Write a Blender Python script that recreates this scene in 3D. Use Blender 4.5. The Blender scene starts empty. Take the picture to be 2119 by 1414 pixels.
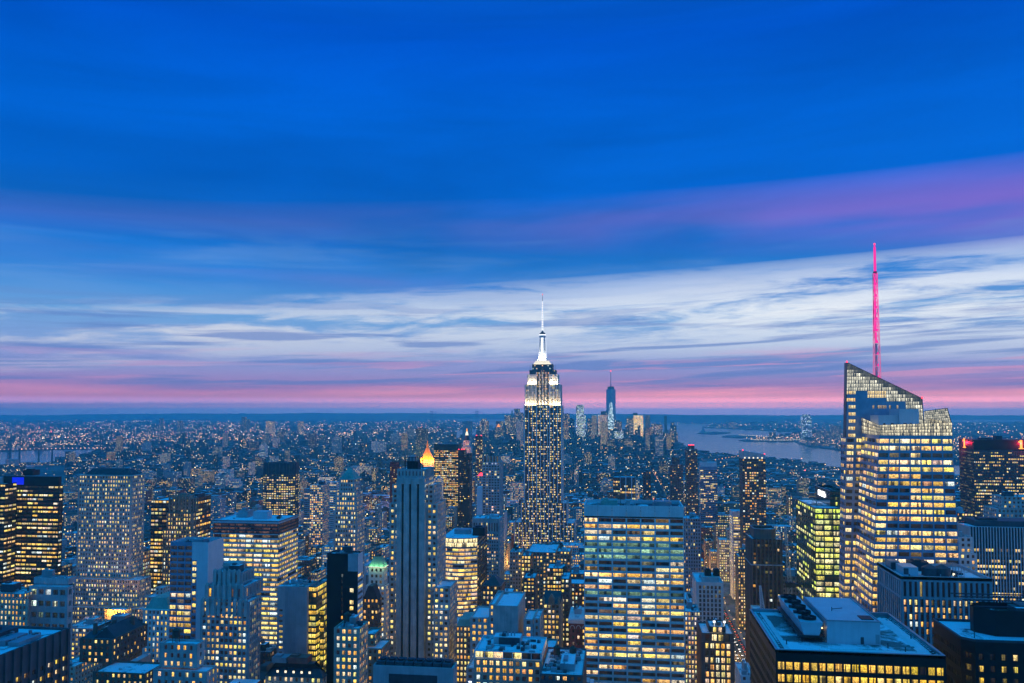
import bpy, math
import numpy as np
from mathutils import Vector, Matrix

# ------------------------------------------------------------------ camera, sky, exposure
scene = bpy.context.scene
COL = scene.collection
W0, H0 = 2119.0, 1414.0
FPX, CX, CY, SH = 1690.0, 1059.5, 707.0, 66.2
YAW, PITCH, CAMZ = math.radians(7.5), math.radians(2.5), 265.0
sa, ca, sp_, cp_ = math.sin(YAW), math.cos(YAW), math.sin(PITCH), math.cos(PITCH)
FWD = np.array([-sa * cp_, ca * cp_, sp_])
RGT = np.array([ca, sa, 0.0])
UPV = np.array([sa * sp_, -ca * sp_, cp_])

cd = bpy.data.cameras.new('camera')
cd.sensor_width = 36.0
cd.lens = 36.0 * FPX / W0
cd.shift_y = SH / W0
cd.clip_start, cd.clip_end = 1.0, 150000.0
cam = bpy.data.objects.new('camera', cd)
COL.objects.link(cam)
cam.matrix_world = Matrix(((RGT[0], UPV[0], -FWD[0], 0), (RGT[1], UPV[1], -FWD[1], 0),
                           (RGT[2], UPV[2], -FWD[2], CAMZ), (0, 0, 0, 1)))
scene.camera = cam


def lin(c):
    c = np.array(c, float) / 255.0
    return tuple(np.where(c <= 0.04045, c / 12.92, ((c + 0.055) / 1.055) ** 2.4))


class NT:
    """small helper that writes node expressions"""
    def __init__(s, tree):
        s.t = tree
        s.n = tree.nodes
        s.l = tree.links

    def put(s, sock, v):
        if hasattr(v, 'is_output') or isinstance(v, bpy.types.NodeSocket):
            s.l.new(v, sock)
        elif isinstance(v, (tuple, list)) and len(v) == 3 and sock.type == 'RGBA':
            sock.default_value = (v[0], v[1], v[2], 1.0)
        else:
            sock.default_value = v

    def m(s, op, a, b=0.0, c=0.0, clamp=False):
        n = s.n.new('ShaderNodeMath')
        n.operation = op
        n.use_clamp = clamp
        s.put(n.inputs[0], a)
        s.put(n.inputs[1], b)
        s.put(n.inputs[2], c)
        return n.outputs[0]

    def dot(s, a, b):
        n = s.n.new('ShaderNodeVectorMath')
        n.operation = 'DOT_PRODUCT'
        s.put(n.inputs[0], a)
        s.put(n.inputs[1], b)
        return n.outputs['Value']

    def xyz(s, x, y, z):
        n = s.n.new('ShaderNodeCombineXYZ')
        s.put(n.inputs[0], x)
        s.put(n.inputs[1], y)
        s.put(n.inputs[2], z)
        return n.outputs[0]

    def noise(s, vec, scale=1.0, detail=4.0, rough=0.5, dist=0.0):
        n = s.n.new('ShaderNodeTexNoise')
        if vec is not None:
            s.put(n.inputs['Vector'], vec)
        n.inputs['Scale'].default_value = scale
        n.inputs['Detail'].default_value = detail
        n.inputs['Roughness'].default_value = rough
        n.inputs['Distortion'].default_value = dist
        return n.outputs[0]

    def rng(s, v, a, b, c=0.0, d=1.0, smooth=True):
        n = s.n.new('ShaderNodeMapRange')
        n.interpolation_type = 'SMOOTHSTEP' if smooth else 'LINEAR'
        s.put(n.inputs[0], v)
        for i, q in enumerate((a, b, c, d)):
            s.put(n.inputs[1 + i], q)
        return n.outputs[0]

    def mix(s, f, a, b, mode='MIX'):
        n = s.n.new('ShaderNodeMix')
        n.data_type = 'RGBA'
        n.blend_type = mode
        s.put(n.inputs[0], f)
        s.put(n.inputs[6], a)
        s.put(n.inputs[7], b)
        return n.outputs[2]

    def ramp(s, f, stops, lo, hi):
        n = s.n.new('ShaderNodeValToRGB')
        r = n.color_ramp
        while len(r.elements) < len(stops):
            r.elements.new(0.5)
        for e, (p, c) in zip(r.elements, stops):
            e.position = (p - lo) / (hi - lo)
            e.color = (*lin(c), 1)
        s.put(n.inputs[0], s.m('DIVIDE', s.m('SUBTRACT', f, lo), hi - lo, clamp=True))
        return n.outputs[0]


def build_sky():
    w = bpy.data.worlds.new('World')
    scene.world = w
    w.use_nodes = True
    N = NT(w.node_tree)
    N.n.clear()
    d = N.n.new('ShaderNodeTexCoord').outputs['Generated']
    r = N.dot(d, (ca, sa, 0.0))
    f = N.dot(d, (-sa, ca, 0.0))
    z = N.dot(d, (0.0, 0.0, 1.0))
    hyp = N.m('MAXIMUM', N.m('SQRT', N.m('ADD', N.m('MULTIPLY', r, r), N.m('MULTIPLY', f, f))), 0.05)
    s = N.m('DIVIDE', r, hyp)                     # sine of the azimuth, + towards the afterglow
    E = N.m('DIVIDE', z, hyp)                     # tangent of the elevation
    Et = N.m('SUBTRACT', E, N.m('MULTIPLY', s, 0.03))
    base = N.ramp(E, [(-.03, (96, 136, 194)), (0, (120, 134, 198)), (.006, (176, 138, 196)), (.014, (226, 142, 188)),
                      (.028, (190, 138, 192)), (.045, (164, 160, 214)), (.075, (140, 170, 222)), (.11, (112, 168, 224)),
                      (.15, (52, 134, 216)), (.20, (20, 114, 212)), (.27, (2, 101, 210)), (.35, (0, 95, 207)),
                      (.46, (0, 82, 200)), (.62, (6, 98, 212)), (.85, (8, 138, 238)), (1.5, (14, 172, 255))], -.03, 1.5)  # last stops, overhead and out of view, are brightened to light the city
    # behind the view the unseen horizon is a bright blue, raised to light the fronts
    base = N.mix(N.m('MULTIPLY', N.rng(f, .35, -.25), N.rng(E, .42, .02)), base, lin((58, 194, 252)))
    # broad glow at the horizon towards the south-west
    nG = N.noise(N.xyz(N.m('MULTIPLY', s, 3.0), N.m('MULTIPLY', Et, 70.0), 6.6), 1.0, 5, .6, .4)
    glow = N.m('MULTIPLY', N.rng(E, -.001, .004), N.rng(N.m('ADD', E, N.m('MULTIPLY', N.m('SUBTRACT', nG, .5), .035)), .030, .012))
    front = N.rng(f, -.2, .5)
    c = N.mix(N.m('MULTIPLY', N.m('MULTIPLY', glow, front), N.rng(s, -.45, .35, .35, 1.0)), base, (2.1, .62, .58))
    # purple veil high up
    nP = N.noise(N.xyz(N.m('MULTIPLY', s, 1.6), N.m('MULTIPLY', Et, 9.0), 3.1), 1.6, 3, .5, .4)
    s2 = N.m('MULTIPLY', s, s)
    cP = N.m('SUBTRACT', E, N.m('SUBTRACT', N.m('ADD', .226, N.m('MULTIPLY', s, .006)), N.m('MULTIPLY', s2, .045)))
    wP = N.m('ADD', .036, N.m('MULTIPLY', N.m('MAXIMUM', s, -.4), .035))
    veil = N.m('SUBTRACT', 1.0, N.m('DIVIDE', N.m('ABSOLUTE', cP), wP), clamp=True)
    veil = N.m('MULTIPLY', N.m('POWER', veil, .8), N.rng(nP, .25, .6))
    c = N.mix(N.m('MULTIPLY', veil, N.rng(s, -.5, .5, .42, .85)), c, N.mix(N.rng(s, -.1, .6), lin((90, 112, 206)), lin((146, 104, 206))))
    cP2 = N.m('SUBTRACT', E, N.m('ADD', .150, N.m('MULTIPLY', s, -.030)))
    veil2 = N.m('SUBTRACT', 1.0, N.m('DIVIDE', N.m('ABSOLUTE', cP2), .022), clamp=True)
    c = N.mix(N.m('MULTIPLY', veil2, N.m('MULTIPLY', N.rng(nP, .3, .6), N.rng(s, .55, -.2, .1, .5))), c, lin((110, 126, 205)))
    # torn pale cirrus band, streaks stretched along the horizon
    n1 = N.noise(N.xyz(N.m('MULTIPLY', s, 8.0), N.m('MULTIPLY', Et, 60.0), 7.7), 1.0, 8, .66, .45)
    n1b = N.noise(N.xyz(N.m('MULTIPLY', s, 2.0), N.m('MULTIPLY', Et, 22.0), 1.2), 1.0, 4, .5, .25)
    cW = N.m('SUBTRACT', E, N.m('SUBTRACT', N.m('ADD', .108, N.m('MULTIPLY', s, .036)), N.m('MULTIPLY', s2, .04)))
    wW = N.m('ADD', .050, N.m('MULTIPLY', N.m('MAXIMUM', s, -.3), .03))
    band = N.m('SUBTRACT', 1.0, N.m('DIVIDE', N.m('ABSOLUTE', cW), wW), clamp=True)
    nn = N.m('ADD', N.m('MULTIPLY', n1, .55), N.m('MULTIPLY', n1b, .55))
    lo = N.m('ADD', .455, N.m('MULTIPLY', s, -.11))
    cir = N.m('MULTIPLY', N.m('POWER', band, .55), N.rng(nn, lo, N.m('ADD', lo, .16)))
    cir = N.m('MULTIPLY', cir, N.rng(f, -.5, .4, .25, 1.0))
    c = N.mix(N.m('MULTIPLY', cir, N.rng(s, -.1, .4, .80, .97)), c, N.mix(N.rng(s, -.5, .3), lin((232, 232, 238)), lin((248, 252, 255))))
    # slate streaks under and inside the cirrus, rosy streaks near the horizon
    n3 = N.noise(N.xyz(N.m('MULTIPLY', s, 4.0), N.m('MULTIPLY', Et, 90.0), 2.2), 1.0, 5, .55, .5)
    b3 = N.m('MULTIPLY', N.rng(E, .016, .035), N.rng(E, .15, .09))
    c = N.mix(N.m('MULTIPLY', N.m('MULTIPLY', b3, N.rng(n3, .47, .62)), .72), c, lin((106, 136, 202)))
    n4 = N.noise(N.xyz(N.m('MULTIPLY', s, 5.0), N.m('MULTIPLY', Et, 120.0), 9.2), 1.0, 5, .55, .4)
    b4 = N.m('MULTIPLY', N.rng(E, .014, .026), N.rng(E, .085, .045))
    c = N.mix(N.m('MULTIPLY', N.m('MULTIPLY', b4, N.rng(n4, .52, .64)), N.m('MULTIPLY', front, N.rng(s, -.5, .5, .35, .75))), c, lin((240, 164, 200)))
    # thin blue-grey veil higher up
    n5 = N.noise(N.xyz(N.m('MULTIPLY', s, 3.0), N.m('MULTIPLY', Et, 30.0), 5.2), 1.0, 5, .55, .6)
    b5 = N.m('MULTIPLY', N.rng(E, .11, .15), N.rng(E, .24, .17))
    c = N.mix(N.m('MULTIPLY', N.m('MULTIPLY', b5, N.rng(n5, .45, .68)), .40), c, lin((112, 158, 220)))
    # darker and lighter patches of high cloud
    n6 = N.noise(N.xyz(N.m('MULTIPLY', s, 1.7), N.m('MULTIPLY', Et, 11.0), 4.4), 1.0, 5, .55, .5)
    c = N.mix(N.rng(E, .10, .2), c, N.mix(1.0, c, N.rng(n6, .3, .7, .80, 1.16, False), 'MULTIPLY'))
    # the afterglow is strongest right on the horizon, behind the haze
    low = N.m('MULTIPLY', N.rng(E, .016, .005), front)
    hot = N.mix(N.rng(s, -.4, .3), (3.3, 1.4, 2.2), (7.4, 2.2, 2.1))
    c = N.mix(low, c, N.mix(N.rng(E, .004, -.001), hot, N.mix(N.rng(s, -.4, .3), (1.3, 1.3, 2.5), (2.2, 1.45, 2.5))))
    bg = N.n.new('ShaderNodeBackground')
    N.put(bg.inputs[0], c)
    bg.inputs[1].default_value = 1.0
    o = N.n.new('ShaderNodeOutputWorld')
    N.l.new(bg.outputs[0], o.inputs[0])
    w.cycles.sampling_method = 'MANUAL'
    w.cycles.sample_map_resolution = 512


build_sky()
vs = scene.view_settings
vs.view_transform = 'Standard'
vs.look = 'None'
vs.exposure = 0.0
vs.gamma = 1.0
cy = scene.cycles
cy.max_bounces = 8
cy.diffuse_bounces = 2
cy.glossy_bounces = 2
cy.transmission_bounces = 2
cy.transparent_max_bounces = 6
cy.volume_bounces = 5
cy.sample_clamp_indirect = 4.0
cy.use_denoising = True
cy.caustics_reflective = False
cy.caustics_refractive = False

# ------------------------------------------------------------------ pixel <-> place helpers


def ray(px, py):
    return FWD + (px - CX) / FPX * RGT + (CY + SH - py) / FPX * UPV


def at(px, py, Y):
    d = ray(px, py)
    t = Y / d[1]
    return t * d[0], CAMZ + t * d[2]


def ground(px, py, z=0.0):
    d = ray(px, py)
    t = (z - CAMZ) / d[2]
    return t * d[0], t * d[1]


def proj(P):
    P = np.asarray(P, float)
    q = P - np.array([0, 0, CAMZ])
    dz = q @ FWD
    dz = np.where(dz < 1, 1, dz)
    return np.stack([CX + FPX * (q @ RGT) / dz, CY + SH - FPX * (q @ UPV) / dz, dz], -1)


# ------------------------------------------------------------------ materials
MATS = {}


def new_mat(name):
    m = bpy.data.materials.new(name)
    m.use_nodes = True
    N = NT(m.node_tree)
    N.n.clear()
    o = N.n.new('ShaderNodeOutputMaterial')
    b = N.n.new('ShaderNodeBsdfPrincipled')
    N.l.new(b.outputs[0], o.inputs[0])
    MATS[name] = m
    return m, N, b


def surf(name, col, rough=.8, var=.25, scale=.15, streak=True, metal=0.0, spec=.3):
    """masonry / concrete / metal with stains and streaks"""
    m, N, b = new_mat(name)
    tc = N.n.new('ShaderNodeTexCoord').outputs['Object']
    n1 = N.noise(tc, scale, 5, .6)
    f = N.rng(n1, .3, .7, 1 - var, 1 + var, False)
    if streak:
        mp = N.n.new('ShaderNodeMapping')
        mp.inputs['Scale'].default_value = (.9, .9, .05)
        N.l.new(tc, mp.inputs[0])
        n2 = N.noise(mp.outputs[0], 1.0, 4, .6)
        f = N.m('MULTIPLY', f, N.rng(n2, .3, .7, 1 - var * .7, 1 + var * .5, False))
    c = N.mix(1.0, col, f, 'MULTIPLY')
    N.put(b.inputs['Base Color'], c)
    b.inputs['Roughness'].default_value = rough
    b.inputs['Metallic'].default_value = metal
    b.inputs['Specular IOR Level'].default_value = spec
    return m


surf('limestone', (.47, .45, .41))
surf('buff', (.46, .40, .31))
surf('tan', (.33, .25, .18))
surf('white_stone', (.70, .69, .66), var=.12)
surf('white_panel', (.70, .70, .70), .6, .07)
surf('concrete', (.48, .47, .46), .85, .2)
surf('grey_concrete', (.37, .39, .40), .85, .16)
surf('dark_stone', (.12, .11, .11), .7)
surf('brown_brick', (.20, .12, .09))
surf('red_brick', (.30, .10, .075))
surf('brown_granite', (.19, .13, .11), .45)
surf('slate', (.06, .065, .075), .6)
surf('copper_green', (.16, .36, .30), .6, .2)
surf('black_metal', (.014, .015, .018), .45, .2, streak=False, spec=.3)
surf('dark_glass', (.022, .03, .042), .12, .25, streak=False, spec=.6)
surf('blue_glass', (.21, .30, .42), .25, .2, streak=False, spec=.7)
surf('green_glass', (.02, .075, .055), .14, .2, streak=False, spec=.6)
surf('grey_metal', (.33, .35, .37), .45, .15, metal=.5)
surf('pale_metal', (.52, .55, .58), .45, .08, metal=.2)
surf('dark_spandrel', (.085, .095, .11), .4)
surf('red_net', (.45, .04, .035), .8)
surf('gold_tile', (.62, .36, .06), .35, .2, metal=.3)
surf('asphalt', (.045, .045, .05), .9, .2, .05, False)
surf('pavement', (.20, .20, .20), .9, .2, .1, False)
surf('paint', (.75, .75, .72), .8, .1, 1.0, False)
surf('bark', (.09, .06, .045), .9)
surf('steel_white', (.68, .70, .72), .5, .1, streak=False)
surf('car_dark', (.03, .03, .035), .25, .1, spec=.5)
surf('car_yellow', (.65, .38, .03), .3, .1, spec=.5)
surf('car_white', (.6, .6, .6), .3, .1, spec=.5)


def roof_mat(name, deck, snow=(.78, .81, .85), cover=.5, scale=.09):
    m, N, b = new_mat(name)
    tc = N.n.new('ShaderNodeTexCoord').outputs['Object']
    n1 = N.noise(tc, scale, 6, .62, .6)
    n2 = N.noise(tc, 2.2, 3, .7)
    f = N.rng(N.m('ADD', n1, N.m('MULTIPLY', n2, .12)), .62 - cover * .3, .72 - cover * .3)
    dk = N.mix(1.0, deck, N.rng(n2, .3, .7, .7, 1.3, False), 'MULTIPLY')
    N.put(b.inputs['Base Color'], N.mix(f, dk, snow))
    b.inputs['Roughness'].default_value = .85
    b.inputs['Specular IOR Level'].default_value = .2
    return m


roof_mat('roof_snow', (.12, .12, .125), cover=.75)
roof_mat('roof_gravel', (.16, .16, .155), cover=.42, scale=.05)
roof_mat('roof_dark', (.05, .052, .055), cover=.10)


def window_mat(name, objcol):
    """lit rooms behind glass: the colour says how the room is lit, the pattern is blinds, desks and ceiling lamps"""
    m, N, b = new_mat(name)
    if objcol:
        oi = N.n.new('ShaderNodeObjectInfo')
        col, seed = oi.outputs['Color'], oi.outputs['Random']
    else:
        at_ = N.n.new('ShaderNodeAttribute')
        at_.attribute_name = 'wcol'
        col, seed = at_.outputs['Color'], at_.outputs['Alpha']
    uv = N.n.new('ShaderNodeUVMap').outputs[0]
    sx = N.n.new('ShaderNodeSeparateXYZ')
    N.l.new(uv, sx.inputs[0])
    u, v = sx.outputs[0], sx.outputs[1]
    s50 = N.m('MULTIPLY', seed, 57.0)
    n1 = N.noise(N.xyz(N.m('MULTIPLY', u, 3.0), N.m('MULTIPLY', v, 1.6), s50), 1.7, 4, .7)
    f = N.rng(n1, .34, .66, .25, 1.55, False)
    n2 = N.noise(N.xyz(N.m('MULTIPLY', u, 9.0), N.m('MULTIPLY', v, 4.0), s50), 1.5, 2, .6)
    desk = N.m('MULTIPLY', N.rng(v, .55, .25), N.rng(n2, .46, .60))
    f = N.m('MULTIPLY', f, N.m('SUBTRACT', 1.0, N.m('MULTIPLY', desk, .75)))
    wn = N.n.new('ShaderNodeTexWhiteNoise')
    wn.noise_dimensions = '2D'
    N.put(wn.inputs['Vector'], N.xyz(N.m('FLOOR', N.m('MULTIPLY', u, 5.0)), N.m('FLOOR', s50), 0.0))
    blind = N.rng(wn.outputs['Value'], .12, .34, .10, 1.0, False)
    f = N.m('MULTIPLY', f, blind)
    lamp = N.m('MULTIPLY', N.rng(v, .72, .84), N.rng(n2, .50, .62, 0.0, .9))
    f = N.m('ADD', f, lamp)
    e = N.mix(1.0, col, f, 'MULTIPLY')
    b.inputs['Base Color'].default_value = (.02, .026, .034, 1)
    b.inputs['Roughness'].default_value = .1
    b.inputs['Specular IOR Level'].default_value = .5
    N.put(b.inputs['Emission Color'], e)
    b.inputs['Emission Strength'].default_value = 1.5
    m.cycles.emission_sampling = 'NONE'
    return m


window_mat('window_single', True)
window_mat('window_many', False)


def far_mat():
    m, N, b = new_mat('far_wall')
    a = N.n.new('ShaderNodeAttribute')
    a.attribute_name = 'wcol'
    tc = N.n.new('ShaderNodeTexCoord').outputs['Object']
    n = N.noise(tc, .08, 4, .6)
    N.put(b.inputs['Base Color'], N.mix(1.0, a.outputs['Color'], N.rng(n, .3, .7, .75, 1.25, False), 'MULTIPLY'))
    b.inputs['Roughness'].default_value = .85
    b.inputs['Specular IOR Level'].default_value = .2
    m2, N, b = new_mat('light_many')
    a = N.n.new('ShaderNodeAttribute')
    a.attribute_name = 'wcol'
    b.inputs['Base Color'].default_value = (.02, .02, .02, 1)
    N.put(b.inputs['Emission Color'], a.outputs['Color'])
    b.inputs['Emission Strength'].default_value = 2.0
    m2.cycles.emission_sampling = 'NONE'


far_mat()


def glow(name, col, strength, sampled=False):
    m, N, b = new_mat(name)
    b.inputs['Base Color'].default_value = (.02, .02, .02, 1)
    b.inputs['Emission Color'].default_value = (*col, 1)
    b.inputs['Emission Strength'].default_value = strength
    if not sampled:
        m.cycles.emission_sampling = 'NONE'
    return m


glow('glow_red', (1, .03, .05), 4.0)
glow('glow_red_sign', (1, .25, .03), 3.0)
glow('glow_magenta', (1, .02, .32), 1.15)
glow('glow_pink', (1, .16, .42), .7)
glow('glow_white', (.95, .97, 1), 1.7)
glow('glow_sign', (.95, .97, 1), 4.0)
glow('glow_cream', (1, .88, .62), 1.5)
glow('glow_blue', (.005, .015, .95), .9)
glow('glow_lamp', (1, .62, .25), 6.0)
glow('glow_head', (1, .95, .85), 5.0)
glow('glow_tail', (1, .05, .03), 3.0)
glow('glow_green', (.3, .9, .55), 2.0)
glow('glow_orange', (1, .33, .02), 1.6)

# ------------------------------------------------------------------ mesh helpers


def mesh_from_quads(name, Q, mats, mi=None, uv=None, col=None):
    Q = np.asarray(Q, np.float32)
    n = len(Q)
    me = bpy.data.meshes.new(name)
    me.vertices.add(n * 4)
    me.vertices.foreach_set('co', Q.reshape(-1))
    me.loops.add(n * 4)
    me.loops.foreach_set('vertex_index', np.arange(n * 4, dtype=np.int32))
    me.polygons.add(n)
    me.polygons.foreach_set('loop_start', np.arange(0, n * 4, 4, dtype=np.int32))
    me.polygons.foreach_set('loop_total', np.full(n, 4, np.int32))
    for m in mats:
        me.materials.append(MATS[m])
    if mi is not None:
        me.polygons.foreach_set('material_index', np.asarray(mi, np.int32))
    if uv is not None:
        l = me.uv_layers.new(name='UVMap')
        l.data.foreach_set('uv', np.asarray(uv, np.float32).reshape(-1))
    if col is not None:
        a = me.color_attributes.new('wcol', 'FLOAT_COLOR', 'CORNER')
        a.data.foreach_set('color', np.repeat(np.asarray(col, np.float32), 4, 0).reshape(-1))
    me.update(calc_edges=True)
    return me


UVQ = np.array([[0, 0], [1, 0], [1, 1], [0, 1]], np.float32)


def link(name, data, parent=None, loc=None):
    o = bpy.data.objects.new(name, data)
    COL.objects.link(o)
    if parent is not None:
        o.parent = parent
    if loc is not None:
        o.location = loc
    return o


def tag(o, label=None, cat=None, group=None, kind=None):
    if label:
        o['label'] = label
    if cat:
        o['category'] = cat
    if group:
        o['group'] = group
    if kind:
        o['kind'] = kind
    return o


def boxq(x0, x1, y0, y1, z0, z1, bottom=False):
    a = np.array
    q = [[(x0, y0, z0), (x1, y0, z0), (x1, y0, z1), (x0, y0, z1)],
         [(x1, y0, z0), (x1, y1, z0), (x1, y1, z1), (x1, y0, z1)],
         [(x1, y1, z0), (x0, y1, z0), (x0, y1, z1), (x1, y1, z1)],
         [(x0, y1, z0), (x0, y0, z0), (x0, y0, z1), (x0, y1, z1)],
         [(x0, y0, z1), (x1, y0, z1), (x1, y1, z1), (x0, y1, z1)]]
    if bottom:
        q.append([(x0, y1, z0), (x1, y1, z0), (x1, y0, z0), (x0, y0, z0)])
    return a(q, float)


def frustq(cx, cy, z0, z1, r0, r1, n=12, cap=True, sq=None, ph=0.0):
    """n-sided frustum (n even); sq=(hx0,hy0,hx1,hy1) makes a four-sided one with those half sizes"""
    if sq:
        k = np.array([[-1, -1], [1, -1], [1, 1], [-1, 1]], float)
        lo = np.c_[cx + k[:, 0] * sq[0], cy + k[:, 1] * sq[1], np.full(4, z0)]
        hi = np.c_[cx + k[:, 0] * sq[2], cy + k[:, 1] * sq[3], np.full(4, z1)]
    else:
        t = np.arange(n) * 2 * np.pi / n + ph
        lo = np.c_[cx + r0 * np.cos(t), cy + r0 * np.sin(t), np.full(n, z0)]
        hi = np.c_[cx + r1 * np.cos(t), cy + r1 * np.sin(t), np.full(n, z1)]
    n = len(lo)
    q = [[lo[i], lo[(i + 1) % n], hi[(i + 1) % n], hi[i]] for i in range(n)]
    if cap:
        for i in range(n // 2 - 1):
            q.append([hi[i], hi[i + 1], hi[n - 2 - i], hi[n - 1 - i]])
    return np.array(q, float)


def barq(a, b, r, n=4):
    a, b = np.array(a, float), np.array(b, float)
    d = b - a
    d = d / np.linalg.norm(d)
    h = np.array([0, 0, 1.0]) if abs(d[2]) < .9 else np.array([1.0, 0, 0])
    u = np.cross(d, h)
    u /= np.linalg.norm(u)
    v = np.cross(d, u)
    t = np.arange(n) * 2 * np.pi / n + np.pi / 4
    o = r * (np.cos(t)[:, None] * u + np.sin(t)[:, None] * v)
    q = [[a + o[i], a + o[(i + 1) % n], b + o[(i + 1) % n], b + o[i]] for i in range(n)]
    for i in range(n // 2 - 1):
        q.append([b + o[i], b + o[i + 1], b + o[n - 2 - i], b + o[n - 1 - i]])
        q.append([a + o[n - 1 - i], a + o[n - 2 - i], a + o[i + 1], a + o[i]])
    return np.array(q)


def gableq(x0, x1, y0, y1, z0, z1, along='x', over=.0):
    q = []
    if along == 'x':
        ym = (y0 + y1) / 2
        q.append([(x0, y0, z0), (x1, y0, z0), (x1, ym, z1), (x0, ym, z1)])
        q.append([(x1, y1, z0), (x0, y1, z0), (x0, ym, z1), (x1, ym, z1)])
        for x in (x0, x1):
            q.append([(x, y0, z0), (x, ym, z0), (x, y1, z0), (x, ym, z1)])
    else:
        xm = (x0 + x1) / 2
        q.append([(x0, y1, z0), (x0, y0, z0), (xm, y0, z1), (xm, y1, z1)])
        q.append([(x1, y0, z0), (x1, y1, z0), (xm, y1, z1), (xm, y0, z1)])
        for y in (y0, y1):
            q.append([(x0, y, z0), (xm, y, z0), (x1, y, z0), (xm, y, z1)])
    return np.array(q, float)


PAL = {'yellow': [(1, .66, .20), (1, .72, .28), (1, .56, .13), (1, .82, .45)],
       'warm': [(1, .60, .17), (1, .68, .25), (1, .46, .09), (1, .78, .36)],
       'cream': [(1, .76, .30), (1, .70, .25), (1, .82, .42), (1, .64, .20)],
       'pale': [(1, .72, .28), (1, .78, .36), (1, .64, .20), (1, .58, .16)],
       'mixed': [(1, .66, .2), (1, .82, .5), (1, .48, .12), (.75, .95, .85), (1, .75, .32)],
       'green': [(.86, .90, .20), (.95, .95, .30), (.74, .86, .16), (1, .9, .36)],
       'cool': [(.7, .95, .95), (.85, 1, .95), (.95, .98, .85)],
       'gold': [(1, .72, .10), (1, .64, .08), (1, .8, .2)],
       'dim': [(.55, .55, .62), (1, .7, .4), (1, .6, .3)]}
OCC = []          # (Yfront, px0, px1, pytop) of everything built, for choosing what shows


def lit(rng, nb, nf, p, pal, mode):
    if mode == 'office':
        rp = np.clip(p + rng.normal(0, .22, nf), .02, .99)
        on = rng.random((nb, nf)) < rp
        for i in range(1, nb):
            k = rng.random(nf) < .45
            on[i, k] = on[i - 1, k]
        fb = rng.uniform(.65, 1.15, nf)[None, :]
    else:
        on = rng.random((nb, nf)) < p
        fb = 1.0
    pl = np.array(PAL[pal]) * np.array([1, 1.02, .82])
    ci = rng.integers(0, len(pl), (nb, nf))
    fi = rng.integers(0, len(pl), nf)
    keep = rng.random((nb, nf)) < .6
    ci = np.where(keep, fi[None, :], ci)
    br = np.where(on, rng.uniform(.55, 1.35, (nb, nf)) * fb, .015)
    dimmed = (~on) & (rng.random((nb, nf)) < .12)
    br = np.where(dimmed, .12, br)
    jit = np.stack([np.ones((nb, nf)), rng.uniform(.80, 1.10, (nb, nf)), rng.uniform(.5, 1.7, (nb, nf))], -1)
    cool = (rng.random((nb, nf)) < (.015 if pal == 'pale' else .05))[..., None]
    base = np.where(cool & (pal != 'green') & (pal != 'gold'), np.array([.85, .95, .85]), pl[ci] * jit)
    return base * br[..., None]


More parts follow.
